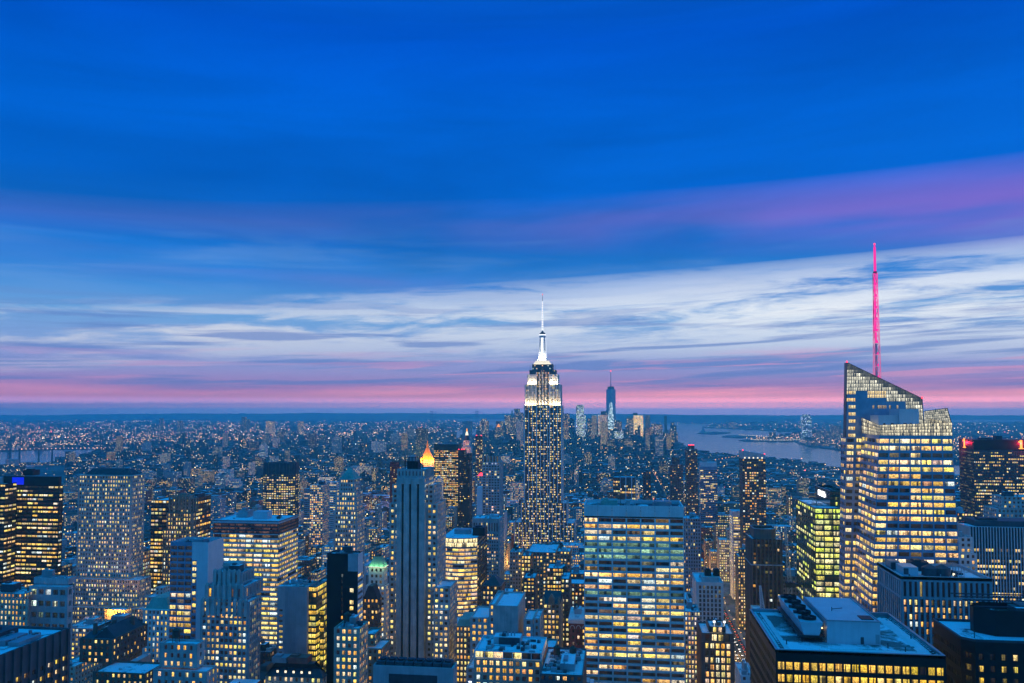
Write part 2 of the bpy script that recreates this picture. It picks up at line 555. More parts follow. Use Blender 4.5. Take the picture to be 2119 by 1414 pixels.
class Bld:
    cnt = 0

    def __init__(s, name, label, cat='building', group=None, seed=None):
        Bld.cnt += 1
        s.name, s.label, s.cat, s.group = name, label, cat, group
        s.rng = np.random.default_rng(Bld.cnt * 17 + 3 if seed is None else seed)
        s.parts, s.pane, s.pcol, s.sep = {}, [], [], {}
        s.uid = Bld.cnt

    def quad(s, part, mat, q):
        s.parts.setdefault((part, mat), []).append(np.asarray(q, float).reshape(-1, 4, 3))

    def one(s, part, mat, q, sub=None):
        """a part of its own (each call = one object)"""
        s.sep.setdefault(part, []).append((mat, np.asarray(q, float).reshape(-1, 4, 3), sub))

    def box(s, part, mat, x0, x1, y0, y1, z0, z1):
        s.quad(part, mat, boxq(x0, x1, y0, y1, z0, z1))

    def panes(s, C, col):
        C = np.asarray(C, float).reshape(-1, 4, 3)
        s.pane.append(C)
        s.pcol.append(np.broadcast_to(np.asarray(col, float), (len(C), 3)))

    def fac(s, P00, P10, P11, P01, nb, nf, fw=.5, fh=.5, vo=.5, dep=.3, part='wall', mat='limestone',
            p=.5, pal='yellow', mode='office', mg=0., mt=0., mb=0., piers=None, bands=None, col=None, skip=None):
        P00, P10, P11, P01 = [np.array(a, float) for a in (P00, P10, P11, P01)]
        wid, hei = np.linalg.norm(P10 - P00), np.linalg.norm(P01 - P00)
        nrm = np.cross(P10 - P00, P01 - P00)
        nrm /= np.linalg.norm(nrm)

        def S(u, v):
            u, v = np.broadcast_arrays(np.asarray(u, float), np.asarray(v, float))
            u, v = u[..., None], v[..., None]
            return (1 - v) * ((1 - u) * P00 + u * P10) + v * ((1 - u) * P01 + u * P11)

        def Q(u0, u1, v0, v1):
            return np.stack([S(u0, v0), S(u1, v0), S(u1, v1), S(u0, v1)], -2)
        if nb < 1 or nf < 1 or wid < 2 or hei < 2:
            s.quad(part, mat, Q(0, 1, 0, 1))
            return
        m0, mtv, mbv = mg / wid, mt / hei, mb / hei
        du, dv = (1 - 2 * m0) / nb, (1 - mtv - mbv) / nf
        ui = m0 + du * (np.arange(nb) + (1 - fw) / 2)
        vj = mbv + dv * (np.arange(nf) + (1 - fh) * vo)
        ue, ve = ui + du * fw, vj + dv * fh
        r0 = np.r_[0, ve]
        r1 = np.r_[vj, 1]
        s.quad(part, mat, Q(0, 1, r0, r1))
        c0 = np.r_[0, ue][:, None]
        c1 = np.r_[ui, 1][:, None]
        s.quad(part, mat, Q(c0, c1, vj[None, :], ve[None, :]).reshape(-1, 4, 3))
        A = Q(ui[:, None], ue[:, None], vj[None, :], ve[None, :])
        Bk = A - nrm * dep
        if dep > .05:
            for a, b in ((0, 1), (1, 2), (2, 3), (3, 0)):
                s.quad(part, mat, np.stack([A[..., a, :], A[..., b, :], Bk[..., b, :], Bk[..., a, :]], -2).reshape(-1, 4, 3))
        if col is None:
            col = lit(s.rng, nb, nf, p, pal, mode)
        s.panes(Bk.reshape(-1, 4, 3), col.reshape(-1, 3))
        if piers:
            every, pw, pd, pm = piers
            k = np.arange(0, nb + 1, every)
            uc = m0 + du * k
            hw = pw / wid / 2
            a0, a1 = np.clip(uc - hw, 0, 1), np.clip(uc + hw, 0, 1)
            F = Q(a0, a1, np.zeros(len(k)), np.ones(len(k)))
            B = F.copy()
            F = F + nrm * pd
            s.strips('pier', pm, F, np.stack([F, np.stack([B[:, 0], F[:, 0], F[:, 3], B[:, 3]], 1),
                                               np.stack([F[:, 1], B[:, 1], B[:, 2], F[:, 2]], 1),
                                               np.stack([F[:, 3], F[:, 2], B[:, 2], B[:, 3]], 1)], 1), nrm)
        if bands:
            bh, bd, bm = bands
            vc = mbv + dv * np.arange(nf + 1)
            hv = bh / hei / 2
            a0, a1 = np.clip(vc - hv, 0, 1), np.clip(vc + hv, 0, 1)
            F = Q(0, 1, a0, a1)
            B = F.copy()
            F = F + nrm * bd
            s.strips('spandrel', bm, F, np.stack([F, np.stack([F[:, 3], F[:, 2], B[:, 2], B[:, 3]], 1),
                                                  np.stack([B[:, 0], B[:, 1], F[:, 1], F[:, 0]], 1)], 1), nrm)

    def strips(s, part, mat, F, q, nrm):
        """piers or spandrels: each one that shows wide enough is a part of its own, the others are joined"""
        pr = proj(F)
        w = np.linalg.norm(pr[:, 1, :2] - pr[:, 0, :2], axis=1)
        h = np.linalg.norm(pr[:, 3, :2] - pr[:, 0, :2], axis=1)
        mid = F.mean(1)
        see = ((np.array([0, 0, CAMZ]) - mid) @ nrm > 0) & (np.minimum(w, h) >= 3.2) & (pr[..., 0].min(1) < W0) & (pr[..., 0].max(1) > 0) & (pr[..., 1].min(1) < H0)
        for i in range(len(q)):
            if see[i]:
                s.one(part, mat, q[i])
            else:
                s.quad(part + 's', mat, q[i])

    def tier(s, x0, x1, y0, y1, z0, z1, bw=3.2, fl=3.7, sides='NEW', roof='roof_snow', par=1.0, occ=True, side=None, **k):
        """a storeyed block: glazed north, east and west sides, plain south, parapet and roof deck"""
        if x1 < x0:
            x0, x1 = x1, x0
        mat, part = k.get('mat', 'limestone'), k.get('part', 'wall')
        mg, mt, mb = k.get('mg', 0.), k.get('mt', 0.), k.get('mb', 0.)
        nf = max(1, int(round((z1 - z0 - mt - mb) / fl)))
        F = {'N': ((x0, y0), (x1, y0)), 'W': ((x1, y0), (x1, y1)), 'E': ((x0, y1), (x0, y0)), 'S': ((x1, y1), (x0, y1))}
        for f, (a, b) in F.items():
            w = math.hypot(b[0] - a[0], b[1] - a[1])
            kk = dict(k)
            bww = bw
            if f != 'N' and side:
                kk.update({q: v for q, v in side.items() if q != 'bw'})
                bww = side.get('bw', bw)
            nb = max(1, int(round((w - 2 * kk.get('mg', 0.)) / bww))) if f in sides else 0
            s.fac((*a, z0), (*b, z0), (*b, z1), (*a, z1), nb, nf, **kk)
        zr = z1 - (par if par else 0)
        t = .5
        if par:
            s.quad('roof', roof, [[(x0 + t, y0 + t, zr), (x1 - t, y0 + t, zr), (x1 - t, y1 - t, zr), (x0 + t, y1 - t, zr)]])
            o = np.array([(x0, y0), (x1, y0), (x1, y1), (x0, y1)])
            i = np.array([(x0 + t, y0 + t), (x1 - t, y0 + t), (x1 - t, y1 - t), (x0 + t, y1 - t)])
            for a in range(4):
                b = (a + 1) % 4
                s.quad(part, mat, [[(*o[a], z1), (*o[b], z1), (*i[b], z1), (*i[a], z1)],
                                   [(*i[a], z1), (*i[b], z1), (*i[b], zr), (*i[a], zr)]])
        else:
            s.quad('roof', roof, [[(x0, y0, z1), (x1, y0, z1), (x1, y1, z1), (x0, y1, z1)]])
        if occ:
            OCC.append((y0, x0, x1, y1, z1, s.uid))
        s.top = (x0, x1, y0, y1, zr)
        return s.top

    def cornice(s, x0, x1, y0, y1, z, h=.8, d=.6, mat='limestone'):
        s.box('cornice', mat, x0 - d, x1 + d, y0 - d, y1 + d, z - h, z)

    def clutter(s, x0, x1, y0, y1, z, n=5, big=True, mats=('grey_metal', 'concrete', 'slate')):
        r = s.rng
        w, d = x1 - x0, y1 - y0
        if w < 6 or d < 6:
            return
        if y0 < 620:
            n = n * 2
            q = []
            for i in range(4):         # pipe runs
                ax, ay = x0 + r.uniform(.1, .5) * w, y0 + r.uniform(.1, .9) * d
                lx = r.uniform(.2, .45) * w
                q.append(barq((ax, ay, z + .35), (ax + lx, ay, z + .35), .16))
                q.append(barq((ax + lx, ay, z + .35), (ax + lx, min(ay + r.uniform(2, 8), y1), z + .35), .16))
            s.quad('pipework', 'grey_metal', np.concatenate(q))
            rl = [barq((x0 + t * w, y0, z), (x0 + t * w, y0, z + 1.5), .05) for t in np.linspace(0, 1, 9)] + [barq((x0, y0, z + 1.5), (x1, y0, z + 1.5), .06)]
            s.quad('railing', 'grey_metal', np.concatenate(rl))
        if big:
            bw, bd = w * r.uniform(.25, .45), d * r.uniform(.25, .5)
            bx, by = x0 + r.uniform(.1, .9) * (w - bw), y0 + r.uniform(.25, .9) * (d - bd)
            h = r.uniform(2.5, 6)
            s.one('bulkhead', mats[int(r.integers(len(mats)))], np.r_[boxq(bx, bx + bw, by, by + bd, z - .2, z + h), boxq(bx + bw * .2, bx + bw * .5, by + bd * .2, by + bd * .6, z + h, z + h + 1.2)])
            s.quad('roof', 'roof_snow', [[(bx + .1, by + .1, z + h + .03), (bx + bw - .1, by + .1, z + h + .03), (bx + bw - .1, by + bd - .1, z + h + .03), (bx + .1, by + bd - .1, z + h + .03)]])
        for i in range(n):
            sx, sy, h = r.uniform(.8, 3.2), r.uniform(.8, 3.2), r.uniform(.7, 2.4)
            x, y = x0 + r.uniform(.05, .95) * max(w - sx, .1), y0 + r.uniform(.05, .95) * max(d - sy, .1)
            m = mats[int(r.integers(len(mats)))]
            if r.random() < .3:
                s.quad('vents', m, frustq(x, y, z - .1, z + h, sx * .4, sx * .4, 8))
            else:
                s.quad('vents', m, boxq(x, x + sx, y, y + sy, z - .1, z + h))

    def tank(s, x, y, z, r=1.9, mat='bark'):
        q = [frustq(x, y, z + 2.6, z + 6.2, r, r * .94, 12), frustq(x, y, z + 6.2, z + 7.6, r * 1.05, .1, 12)]
        for dx, dy in ((-1, -1), (1, -1), (1, 1), (-1, 1)):
            q.append(barq((x + dx * r * .6, y + dy * r * .6, z - .2), (x + dx * r * .6, y + dy * r * .6, z + 2.7), .16))
        s.one('water_tank', mat, np.concatenate(q))

    def fan_row(s, x0, x1, y0, y1, z, n=4, mat='pale_metal'):
        s.one('cooling_tower', mat, boxq(x0, x1, y0, y1, z, z + 3.6))
        for i in range(n):
            yc = y0 + (y1 - y0) * (i + .5) / n
            r = min((x1 - x0), (y1 - y0) / n) * .4
            s.one('fan', 'black_metal', frustq((x0 + x1) / 2, yc, z + 3.6, z + 4.4, r, r, 14))

    def finish(s, base=None):
        allq = [a for L in s.parts.values() for a in L] + [q for L in s.sep.values() for _, q, _ in L] + s.pane
        P = np.concatenate([a.reshape(-1, 3) for a in allq])
        lo, hi = P.min(0), P.max(0)
        b = np.array([(lo[0] + hi[0]) / 2, (lo[1] + hi[1]) / 2, lo[2]]) if base is None else np.array(base, float)
        s.root = tag(link(s.name, None, loc=b), s.label, s.cat, s.group)
        done = {}
        for (part, mat), L in s.parts.items():
            q = np.concatenate(L) - b
            done.setdefault(part, []).append((mat, q))
        for mat, q in done.pop('roof', []):        # every deck its own part
            pass
        for (part, mat), L in s.parts.items():
            if part == 'roof':
                for a in L:
                    link('roof', mesh_from_quads('roof', a - b, [mat]), s.root)
        for part, L in done.items():
            mats = [m for m, _ in L]
            q = np.concatenate([a for _, a in L])
            mi = np.concatenate([np.full(len(a), i) for i, (_, a) in enumerate(L)])
            o = link(part, mesh_from_quads(part, q, mats, mi), s.root)
            if part in ('piers', 'spandrels', 'vents', 'pipework', 'railing'):
                o['kind'] = 'stuff'
        for part, L in s.sep.items():
            for mat, q, sub in L:
                o = link(part, mesh_from_quads(part, q - b, [mat]), s.root)
                for sn, sm, sq in (sub or ()):
                    link(sn, mesh_from_quads(sn, np.asarray(sq) - b, [sm]), o)
        s.b = b
        return s

    def windows(s, minpx=9.5, cap=300):
        """after every building stands: the panes that show largest become parts, the rest one part"""
        if not s.pane:
            return 0
        C = np.concatenate(s.pane)
        K = np.concatenate(s.pcol)
        b = s.b
        pr = proj(C)
        wpx = pr[..., 0].max(1) - pr[..., 0].min(1)
        hpx = pr[..., 1].max(1) - pr[..., 1].min(1)
        mid = C.mean(1)
        nrm = np.cross(C[:, 1] - C[:, 0], C[:, 3] - C[:, 0])
        face = ((np.array([0, 0, CAMZ]) - mid) * nrm).sum(1) > 0
        pm = proj(mid)
        ok = face & (np.maximum(wpx, hpx) >= minpx) & (np.minimum(wpx, hpx) >= 3.5)
        ok &= (pm[:, 0] > -5) & (pm[:, 0] < W0 + 5) & (pm[:, 1] < H0 + 5)
        idx = np.nonzero(ok)[0]
        if len(idx):
            for (x0, x1, y1, u, cx0, cx1, ct, y0) in OCCP:
                if u == s.uid:
                    continue
                hid = (mid[idx, 1] > y1) & (pm[idx, 0] > cx0) & (pm[idx, 0] < cx1) & (pm[idx, 1] > ct)
                idx = idx[~hid]
                if not len(idx):
                    break
        idx = idx[np.argsort(-(wpx * hpx)[idx])][:cap]
        rest = np.ones(len(C), bool)
        rest[idx] = False
        cache = {}
        for i in idx:
            c = C[i]
            m = c.mean(0)
            l = c - m
            key = tuple(np.round(l.reshape(-1), 2))
            me = cache.get(key)
            if me is None:
                me = cache[key] = mesh_from_quads('window', l[None], ['window_single'], uv=UVQ)
            o = link('window', me, s.root, loc=m - b)
            o.color = (*K[i], 1.0)
        if rest.any():
            n = int(rest.sum())
            col = np.c_[K[rest], s.rng.random(n)]
            o = link('windows', mesh_from_quads('windows', C[rest] - b, ['window_many'], uv=np.tile(UVQ, (n, 1)), col=col), s.root)
            o['kind'] = 'stuff'
        return len(idx)


OCCP = []
ALL = []


def B(name, label, **k):
    b = Bld(name, label, **k)
    ALL.append(b)
    return b


def fx(px, py, Y):
    return at(px, py, Y)[0]


def fz(px, py, Y):
    return at(px, py, Y)[1]


def yback(x, px, py=1000):
    d = ray(px, py)
    return x * d[1] / d[0]


def blk(b, xl, xr, yt, Y, depth=30., xs=None, z0=0., dy=0., **k):
    """block by its picture: front edges xl..xr, top yt at the front face, grid depth Y; xs = far edge of the visible flank"""
    Yf = Y + dy
    x0, x1 = fx(xl, yt, Yf), fx(xr, yt, Yf)
    z1 = fz((xl + xr) / 2, yt, Yf)
    if xs is not None:
        depth = yback(x1 if xs > xr else x0, xs, yt) - Yf
    return b.tier(x0, x1, Yf, Yf + depth, z0, z1, **k)
# ------------------------------------------------------------------ land and water


def sheet(name, pts, z, mat, kind='structure', wall=0.0):
    P = np.array([(x, y, z) for x, y in pts], float)
    n = len(P)
    V = [tuple(p) for p in P]
    Fc = [tuple(range(n))]
    if wall:
        V += [(p[0], p[1], z - wall) for p in P]
        Fc += [(i, (i + 1) % n, n + (i + 1) % n, n + i) for i in range(n)]
    me = bpy.data.meshes.new(name)
    me.from_pydata(V, [], Fc)
    me.materials.append(MATS[mat])
    me.update()
    import bmesh
    bm = bmesh.new()
    bm.from_mesh(me)
    bmesh.ops.recalc_face_normals(bm, faces=bm.faces)
    bmesh.ops.triangulate(bm, faces=[f for f in bm.faces if len(f.verts) > 4])
    up = [f for f in bm.faces if abs(f.normal.z) > .5 and f.normal.z < 0]
    if up:
        bmesh.ops.reverse_faces(bm, faces=up)
    bm.to_mesh(me)
    bm.free()
    o = link(name, me)
    o['kind'] = kind
    return o


def water_mat():
    m, N, b = new_mat('water')
    tc = N.n.new('ShaderNodeTexCoord').outputs['Object']
    n = N.noise(tc, .012, 5, .6)
    bp = N.n.new('ShaderNodeBump')
    bp.inputs['Strength'].default_value = .35
    bp.inputs['Distance'].default_value = 6.0
    N.l.new(n, bp.inputs['Height'])
    b.inputs['Base Color'].default_value = (.07, .10, .13, 1)
    b.inputs['Roughness'].default_value = .15
    N.l.new(bp.outputs[0], b.inputs['Normal'])
    m, N, b = new_mat('terrain')
    tc = N.n.new('ShaderNodeTexCoord').outputs['Object']
    n = N.noise(tc, .004, 6, .65)
    n2 = N.noise(tc, .05, 4, .65)
    N.put(b.inputs['Base Color'], N.mix(N.rng(n, .35, .65), (.045, .05, .05), N.mix(N.rng(n2, .4, .65), (.09, .09, .085), (.32, .33, .35))))
    b.inputs['Roughness'].default_value = .95


water_mat()
G = ground
R_ = 26000.0
sheet('sea_water', [(-R_, -3000), (R_, -3000), (R_, R_), (-R_, R_)], -4.0, 'water')
# the island with the towers
MAN = [(-6000, -2500), (2600, -2500), (2600, 200)] + [G(*p) for p in (
    (2300, 1014), (2010, 994), (1740, 972), (1660, 957), (1600, 951), (1540, 945), (1470, 939), (1425, 934), (1402, 924), (1397, 908), (1330, 897),
    (1180, 893), (1040, 893), (985, 899), (930, 909), (880, 913), (760, 919), (560, 923), (330, 927), (245, 935), (200, 942), (165, 950), (60, 969), (-80, 980), (-400, 1010))] + [(-6000, 1500)]
sheet('island_ground', MAN, 0.0, 'terrain', wall=4.0)
BRK = [G(*p) for p in ((-700, 948), (-120, 944), (60, 930), (150, 928), (215, 923), (305, 922), (560, 918), (760, 913), (900, 904), (945, 897), (905, 893), (940, 889),
                       (1010, 885), (985, 881), (930, 880), (1000, 876), (985, 872), (900, 868), (700, 866), (400, 866), (0, 866), (-500, 868))]
sheet('east_shore_ground', BRK, 0.0, 'terrain', wall=4.0)
sheet('bay_ground', [G(*p) for p in ((1020, 890), (1075, 888), (1110, 884), (1060, 883), (1015, 886))], 0.0, 'terrain', wall=4.0)
for nm, pts in (('statue_island_ground', ((1443, 897), (1475, 899), (1505, 897), (1512, 895.5), (1480, 893.5), (1452, 894.5))),
                ('wooded_island_ground', ((1493, 904), (1530, 906.5), (1558, 905.5), (1566, 903), (1545, 900), (1505, 901.5)))):
    sheet(nm, [G(*p) for p in pts], 2.0, 'terrain', wall=6.0)
NJ = [G(*p) for p in ((1452, 885), (1560, 890), (1640, 894), (1660, 897), (1590, 906), (1528, 911), (1545, 914), (1640, 913), (1672, 924), (1740, 932),
                      (1990, 962), (2400, 1010), (3200, 1010), (3200, 872), (1980, 873), (1740, 874), (1560, 876), (1480, 880))]
sheet('west_shore_ground', NJ, 0.0, 'terrain', wall=4.0)


def hills(name, prof, Y, depth, zbase=-3.0):
    """far shore hills: silhouette of (px, py) points at distance Y, falling off to the front and back"""
    xs = np.linspace(prof[0][0], prof[-1][0], 90)
    rng = np.random.default_rng(7)
    py = np.interp(xs, [p[0] for p in prof], [p[1] for p in prof]) + rng.normal(0, .35, 90) + .8 * np.sin(xs * .021) * np.sin(xs * .0073 + 1)
    V, n = [], len(xs)
    rows = [(0, 0.0), (.15, .35), (.32, .7), (.5, 1.0), (.75, .7), (1.0, 0.0)]
    for a, h in rows:
        for i in range(n):
            d = ray(xs[i], py[i])
            t = (Y + (a - .5) * depth) / d[1]
            z = CAMZ + Y / d[1] * d[2]
            V.append((t * d[0], t * d[1], zbase + max(z - zbase, 3) * h))
    Fc = [(r * n + i, r * n + i + 1, (r + 1) * n + i + 1, (r + 1) * n + i) for r in range(len(rows) - 1) for i in range(n - 1)]
    me = bpy.data.meshes.new(name)
    me.from_pydata(V, [], Fc)
    me.materials.append(MATS['terrain'])
    o = link(name, me)
    o['kind'] = 'structure'


hills('wooded_hills', [(1120, 868), (1180, 861), (1260, 858.5), (1340, 857.5), (1430, 858.5), (1500, 861), (1580, 865), (1680, 868), (1760, 869)], 17500, 5000)
hills('shore_hills', [(-400, 860), (0, 859), (200, 858), (380, 856), (620, 855.5), (900, 855.5), (1060, 856.5), (1300, 857), (1560, 859), (1700, 860), (1900, 859), (2119, 860), (2700, 861)], 24000, 3600)

# avenues, pavements and lane paint
AVES = [-1180, -960, -760, -610, -470, -325, -172, 126, 395, 670, 945, 1220, 1490]
AVW = 30.0
for a in AVES:
    o = sheet('avenue_road', [(a - 11, 60), (a + 11, 60), (a + 11, 3600), (a - 11, 3600)], .25, 'asphalt')
    for s_ in (-1, 1):
        sheet('avenue_pavement', [(a + s_ * 11, 60), (a + s_ * 15, 60), (a + s_ * 15, 3600), (a + s_ * 11, 3600)], .4, 'pavement', wall=.15)
q = []
for k in range(120):
    for lx in (-5.5, 0, 5.5):
        y = 500 + k * 9
        q.append([(126 + lx - .12, y, .262), (126 + lx + .12, y, .262), (126 + lx + .12, y + 3.5, .262), (126 + lx - .12, y + 3.5, .262)])
tag(link('lane_markings', mesh_from_quads('lane_markings', q, ['paint'])), kind='structure')

# ------------------------------------------------------------------ the tall towers, by their picture


def tower_esb():
    Y = 1290.
    b = B('spired_skyscraper', 'tall stone skyscraper with white floodlit stepped crown and needle spire', cat='skyscraper')
    K = dict(mat='dark_spandrel', bw=3.0, fl=3.72, fw=.62, fh=.52, dep=.35, pal='cream', mode='home', p=.42, piers=(2, 1.35, .7, 'white_stone'), mg=1.0, roof='roof_snow')
    blk(b, 1064, 1188, 1082, Y, 60, **K)
    blk(b, 1078, 1172, 1041, Y, 52, z0=fz(1123, 1082, Y), dy=3, **K)
    z = fz(1123, 1041, Y + 3)
    # shaft: two proud wings and a recessed middle
    for xl, xr, d in ((1085, 1110.5, 6), (1137, 1162, 6), (1110.5, 1137, 9)):
        k = dict(K, mg=.5)
        blk(b, xl, xr, 840, Y, 42 if d == 6 else 36, z0=z, dy=d, sides='NEW' if d == 6 else 'N', **k)
    C = dict(mat='limestone', bw=2.7, fl=3.72, fw=.48, fh=.55, dep=.5, pal='warm', mode='home', p=.35, mg=.8, piers=(2, 1.2, .7, 'white_stone'))
    z1 = fz(1123, 840, Y + 6)
    blk(b, 1086.5, 1109, 796, Y, 34, z0=z1, dy=11, **C)
    blk(b, 1137.5, 1159.5, 796, Y, 34, z0=z1, dy=11, **C)
    blk(b, 1109, 1137.5, 770, Y, 30, z0=z1, dy=14.5, sides='N', **dict(C, mat='dark_spandrel', p=.55))
    z2 = fz(1123, 796, Y + 11)
    D = dict(C, p=.15, fl=4.2, bw=3.4, fw=.3, fh=.4, mat='white_stone')
    blk(b, 1092, 1110, 775, Y, 28, z0=z2, dy=15, **D)
    blk(b, 1137, 1154, 775, Y, 28, z0=z2, dy=15, **D)
    z3 = fz(1123, 775, Y + 15)
    blk(b, 1095.5, 1150.5, 766, Y, 24, z0=z3 - 2, dy=17, **dict(D, p=.1, mat='dark_spandrel', piers=None, fl=3.0))
    z4 = fz(1123, 766, Y + 17)
    blk(b, 1101, 1144, 754, Y, 20, z0=z4, dy=19, mat='dark_spandrel', bw=3., fl=4.5, fw=.5, fh=.35, p=.25, pal='mixed', mode='home', dep=.2, par=.6)
    z5 = fz(1123, 754, Y + 19)
    yc = Y + 29.
    xc = fx(1122.6, 700, yc)
    pxm = yc / FPX

    def zz(py):
        return fz(1122.6, py, yc)
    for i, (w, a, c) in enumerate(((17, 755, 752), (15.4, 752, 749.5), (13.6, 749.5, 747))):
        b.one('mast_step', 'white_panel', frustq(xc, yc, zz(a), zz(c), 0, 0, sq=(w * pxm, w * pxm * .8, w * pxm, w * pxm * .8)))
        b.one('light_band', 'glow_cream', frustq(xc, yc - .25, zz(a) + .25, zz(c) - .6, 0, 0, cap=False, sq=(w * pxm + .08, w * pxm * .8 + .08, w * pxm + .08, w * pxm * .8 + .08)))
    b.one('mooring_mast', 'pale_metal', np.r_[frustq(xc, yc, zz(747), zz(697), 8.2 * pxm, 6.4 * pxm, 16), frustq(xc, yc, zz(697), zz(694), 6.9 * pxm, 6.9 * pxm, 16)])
    for k in range(4):            # winged buttresses
        a = math.pi / 4 + k * math.pi / 2
        dx, dy = math.cos(a), math.sin(a)
        prof = [(747, 12.4), (742, 11.2), (734, 9.9), (722, 8.9), (697, 7.2)]
        q = []
        for (p0, r0), (p1, r1) in zip(prof[:-1], prof[1:]):
            for sgn in (-1, 1):
                ox, oy = -dy * sgn * .9, dx * sgn * .9
                q.append([(xc + ox, yc + oy, zz(p0)), (xc + dx * r0 * pxm + ox, yc + dy * r0 * pxm + oy, zz(p0)),
                          (xc + dx * r1 * pxm + ox, yc + dy * r1 * pxm + oy, zz(p1)), (xc + ox, yc + oy, zz(p1))])
            e = [(xc + dx * r * pxm - dy * sg * .9, yc + dy * r * pxm + dx * sg * .9, zz(p)) for p, r, sg in ((p0, r0, -1), (p0, r0, 1), (p1, r1, 1), (p1, r1, -1))]
            q.append(e)
        b.one('mast_wing', 'pale_metal', np.array(q))
    for k in range(4):            # lit glass strips of the mast
        a = k * math.pi / 2 - math.pi / 2
        dx, dy = math.cos(a), math.sin(a)
        q = []
        for j in range(9):
            p0, p1 = 745.5 - j * 5.2, 745.5 - j * 5.2 - 4.3
            r0, r1 = [(8.2 + (6.4 - 8.2) * (747 - p) / 50) * pxm + .12 for p in (p0, p1)]
            w0 = 2.4 * pxm
            q.append([(xc + dx * r0 + dy * w0, yc + dy * r0 - dx * w0, zz(p0)), (xc + dx * r0 - dy * w0, yc + dy * r0 + dx * w0, zz(p0)),
                      (xc + dx * r1 - dy * w0, yc + dy * r1 + dx * w0, zz(p1)), (xc + dx * r1 + dy * w0, yc + dy * r1 - dx * w0, zz(p1))])
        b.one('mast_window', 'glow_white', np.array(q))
    b.one('dome', 'slate', np.r_[frustq(xc, yc, zz(694), zz(690), 6.6 * pxm, 5.6 * pxm, 16), frustq(xc, yc, zz(690), zz(687), 5.6 * pxm, 2.2 * pxm, 16)])
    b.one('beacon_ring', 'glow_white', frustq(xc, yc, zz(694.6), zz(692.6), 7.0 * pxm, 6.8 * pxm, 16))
    b.one('antenna', 'grey_metal', np.r_[frustq(xc, yc, zz(687), zz(660), 1.9 * pxm, 1.5 * pxm, 8), frustq(xc, yc, zz(660), zz(624), 1.2 * pxm, .8 * pxm, 8), frustq(xc, yc, zz(624), zz(610), .55 * pxm, .4 * pxm, 8)])
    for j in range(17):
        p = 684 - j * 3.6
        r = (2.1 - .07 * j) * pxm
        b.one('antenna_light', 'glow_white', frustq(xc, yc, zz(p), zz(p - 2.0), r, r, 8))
    b.one('beacon', 'glow_red', frustq(xc, yc, zz(610.5), zz(608.8), .8 * pxm, .5 * pxm, 8))
    for i, px in enumerate((1097, 1103, 1143, 1149, 1108, 1138)):
        x = fx(px, 760, yc - 8)
        b.one('roof_aerial', 'black_metal', barq((x, yc - 8, z4 - 1), (x, yc - 8, z4 + 9 + 2 * (i % 3)), .2))
    b.finish()
    # the floodlights on the setbacks
    for px0, px1, pz, dy, h in ((1086.5, 1109, 840, 7.2, 9.5e3), (1137.5, 1159.5, 840, 7.2, 9.5e3), (1111, 1136, 838, 11.4, 8.0e3),
                                (1092, 1110, 796, 12.0, 6.5e3), (1137, 1154, 796, 12.0, 6.5e3)):
        l = bpy.data.lights.new('floodlight', 'AREA')
        l.shape = 'RECTANGLE'
        xa, xb = fx(px0, pz, Y + dy), fx(px1, pz, Y + dy)
        l.size, l.size_y = abs(xb - xa), .8
        l.energy = h
        l.color = (1, .74, .40)
        o = bpy.data.objects.new('floodlight', l)
        COL.objects.link(o)
        o.location = ((xa + xb) / 2, Y + dy, fz(1123, pz, Y + dy) + .6)
        o.rotation_euler = (math.radians(180 - 14), 0, 0)
    for sx in (-1, 1):
        l = bpy.data.lights.new('floodlight', 'AREA')
        l.shape = 'RECTANGLE'
        l.size, l.size_y, l.energy, l.color = 8, .8, 9.0e3, (1, .95, .85)
        o = bpy.data.objects.new('floodlight', l)
        COL.objects.link(o)
        o.location = (xc + sx * 6.5, yc - 11.5, zz(747) + .8)
        o.rotation_euler = (math.radians(180 - 12), 0, 0)


tower_esb()


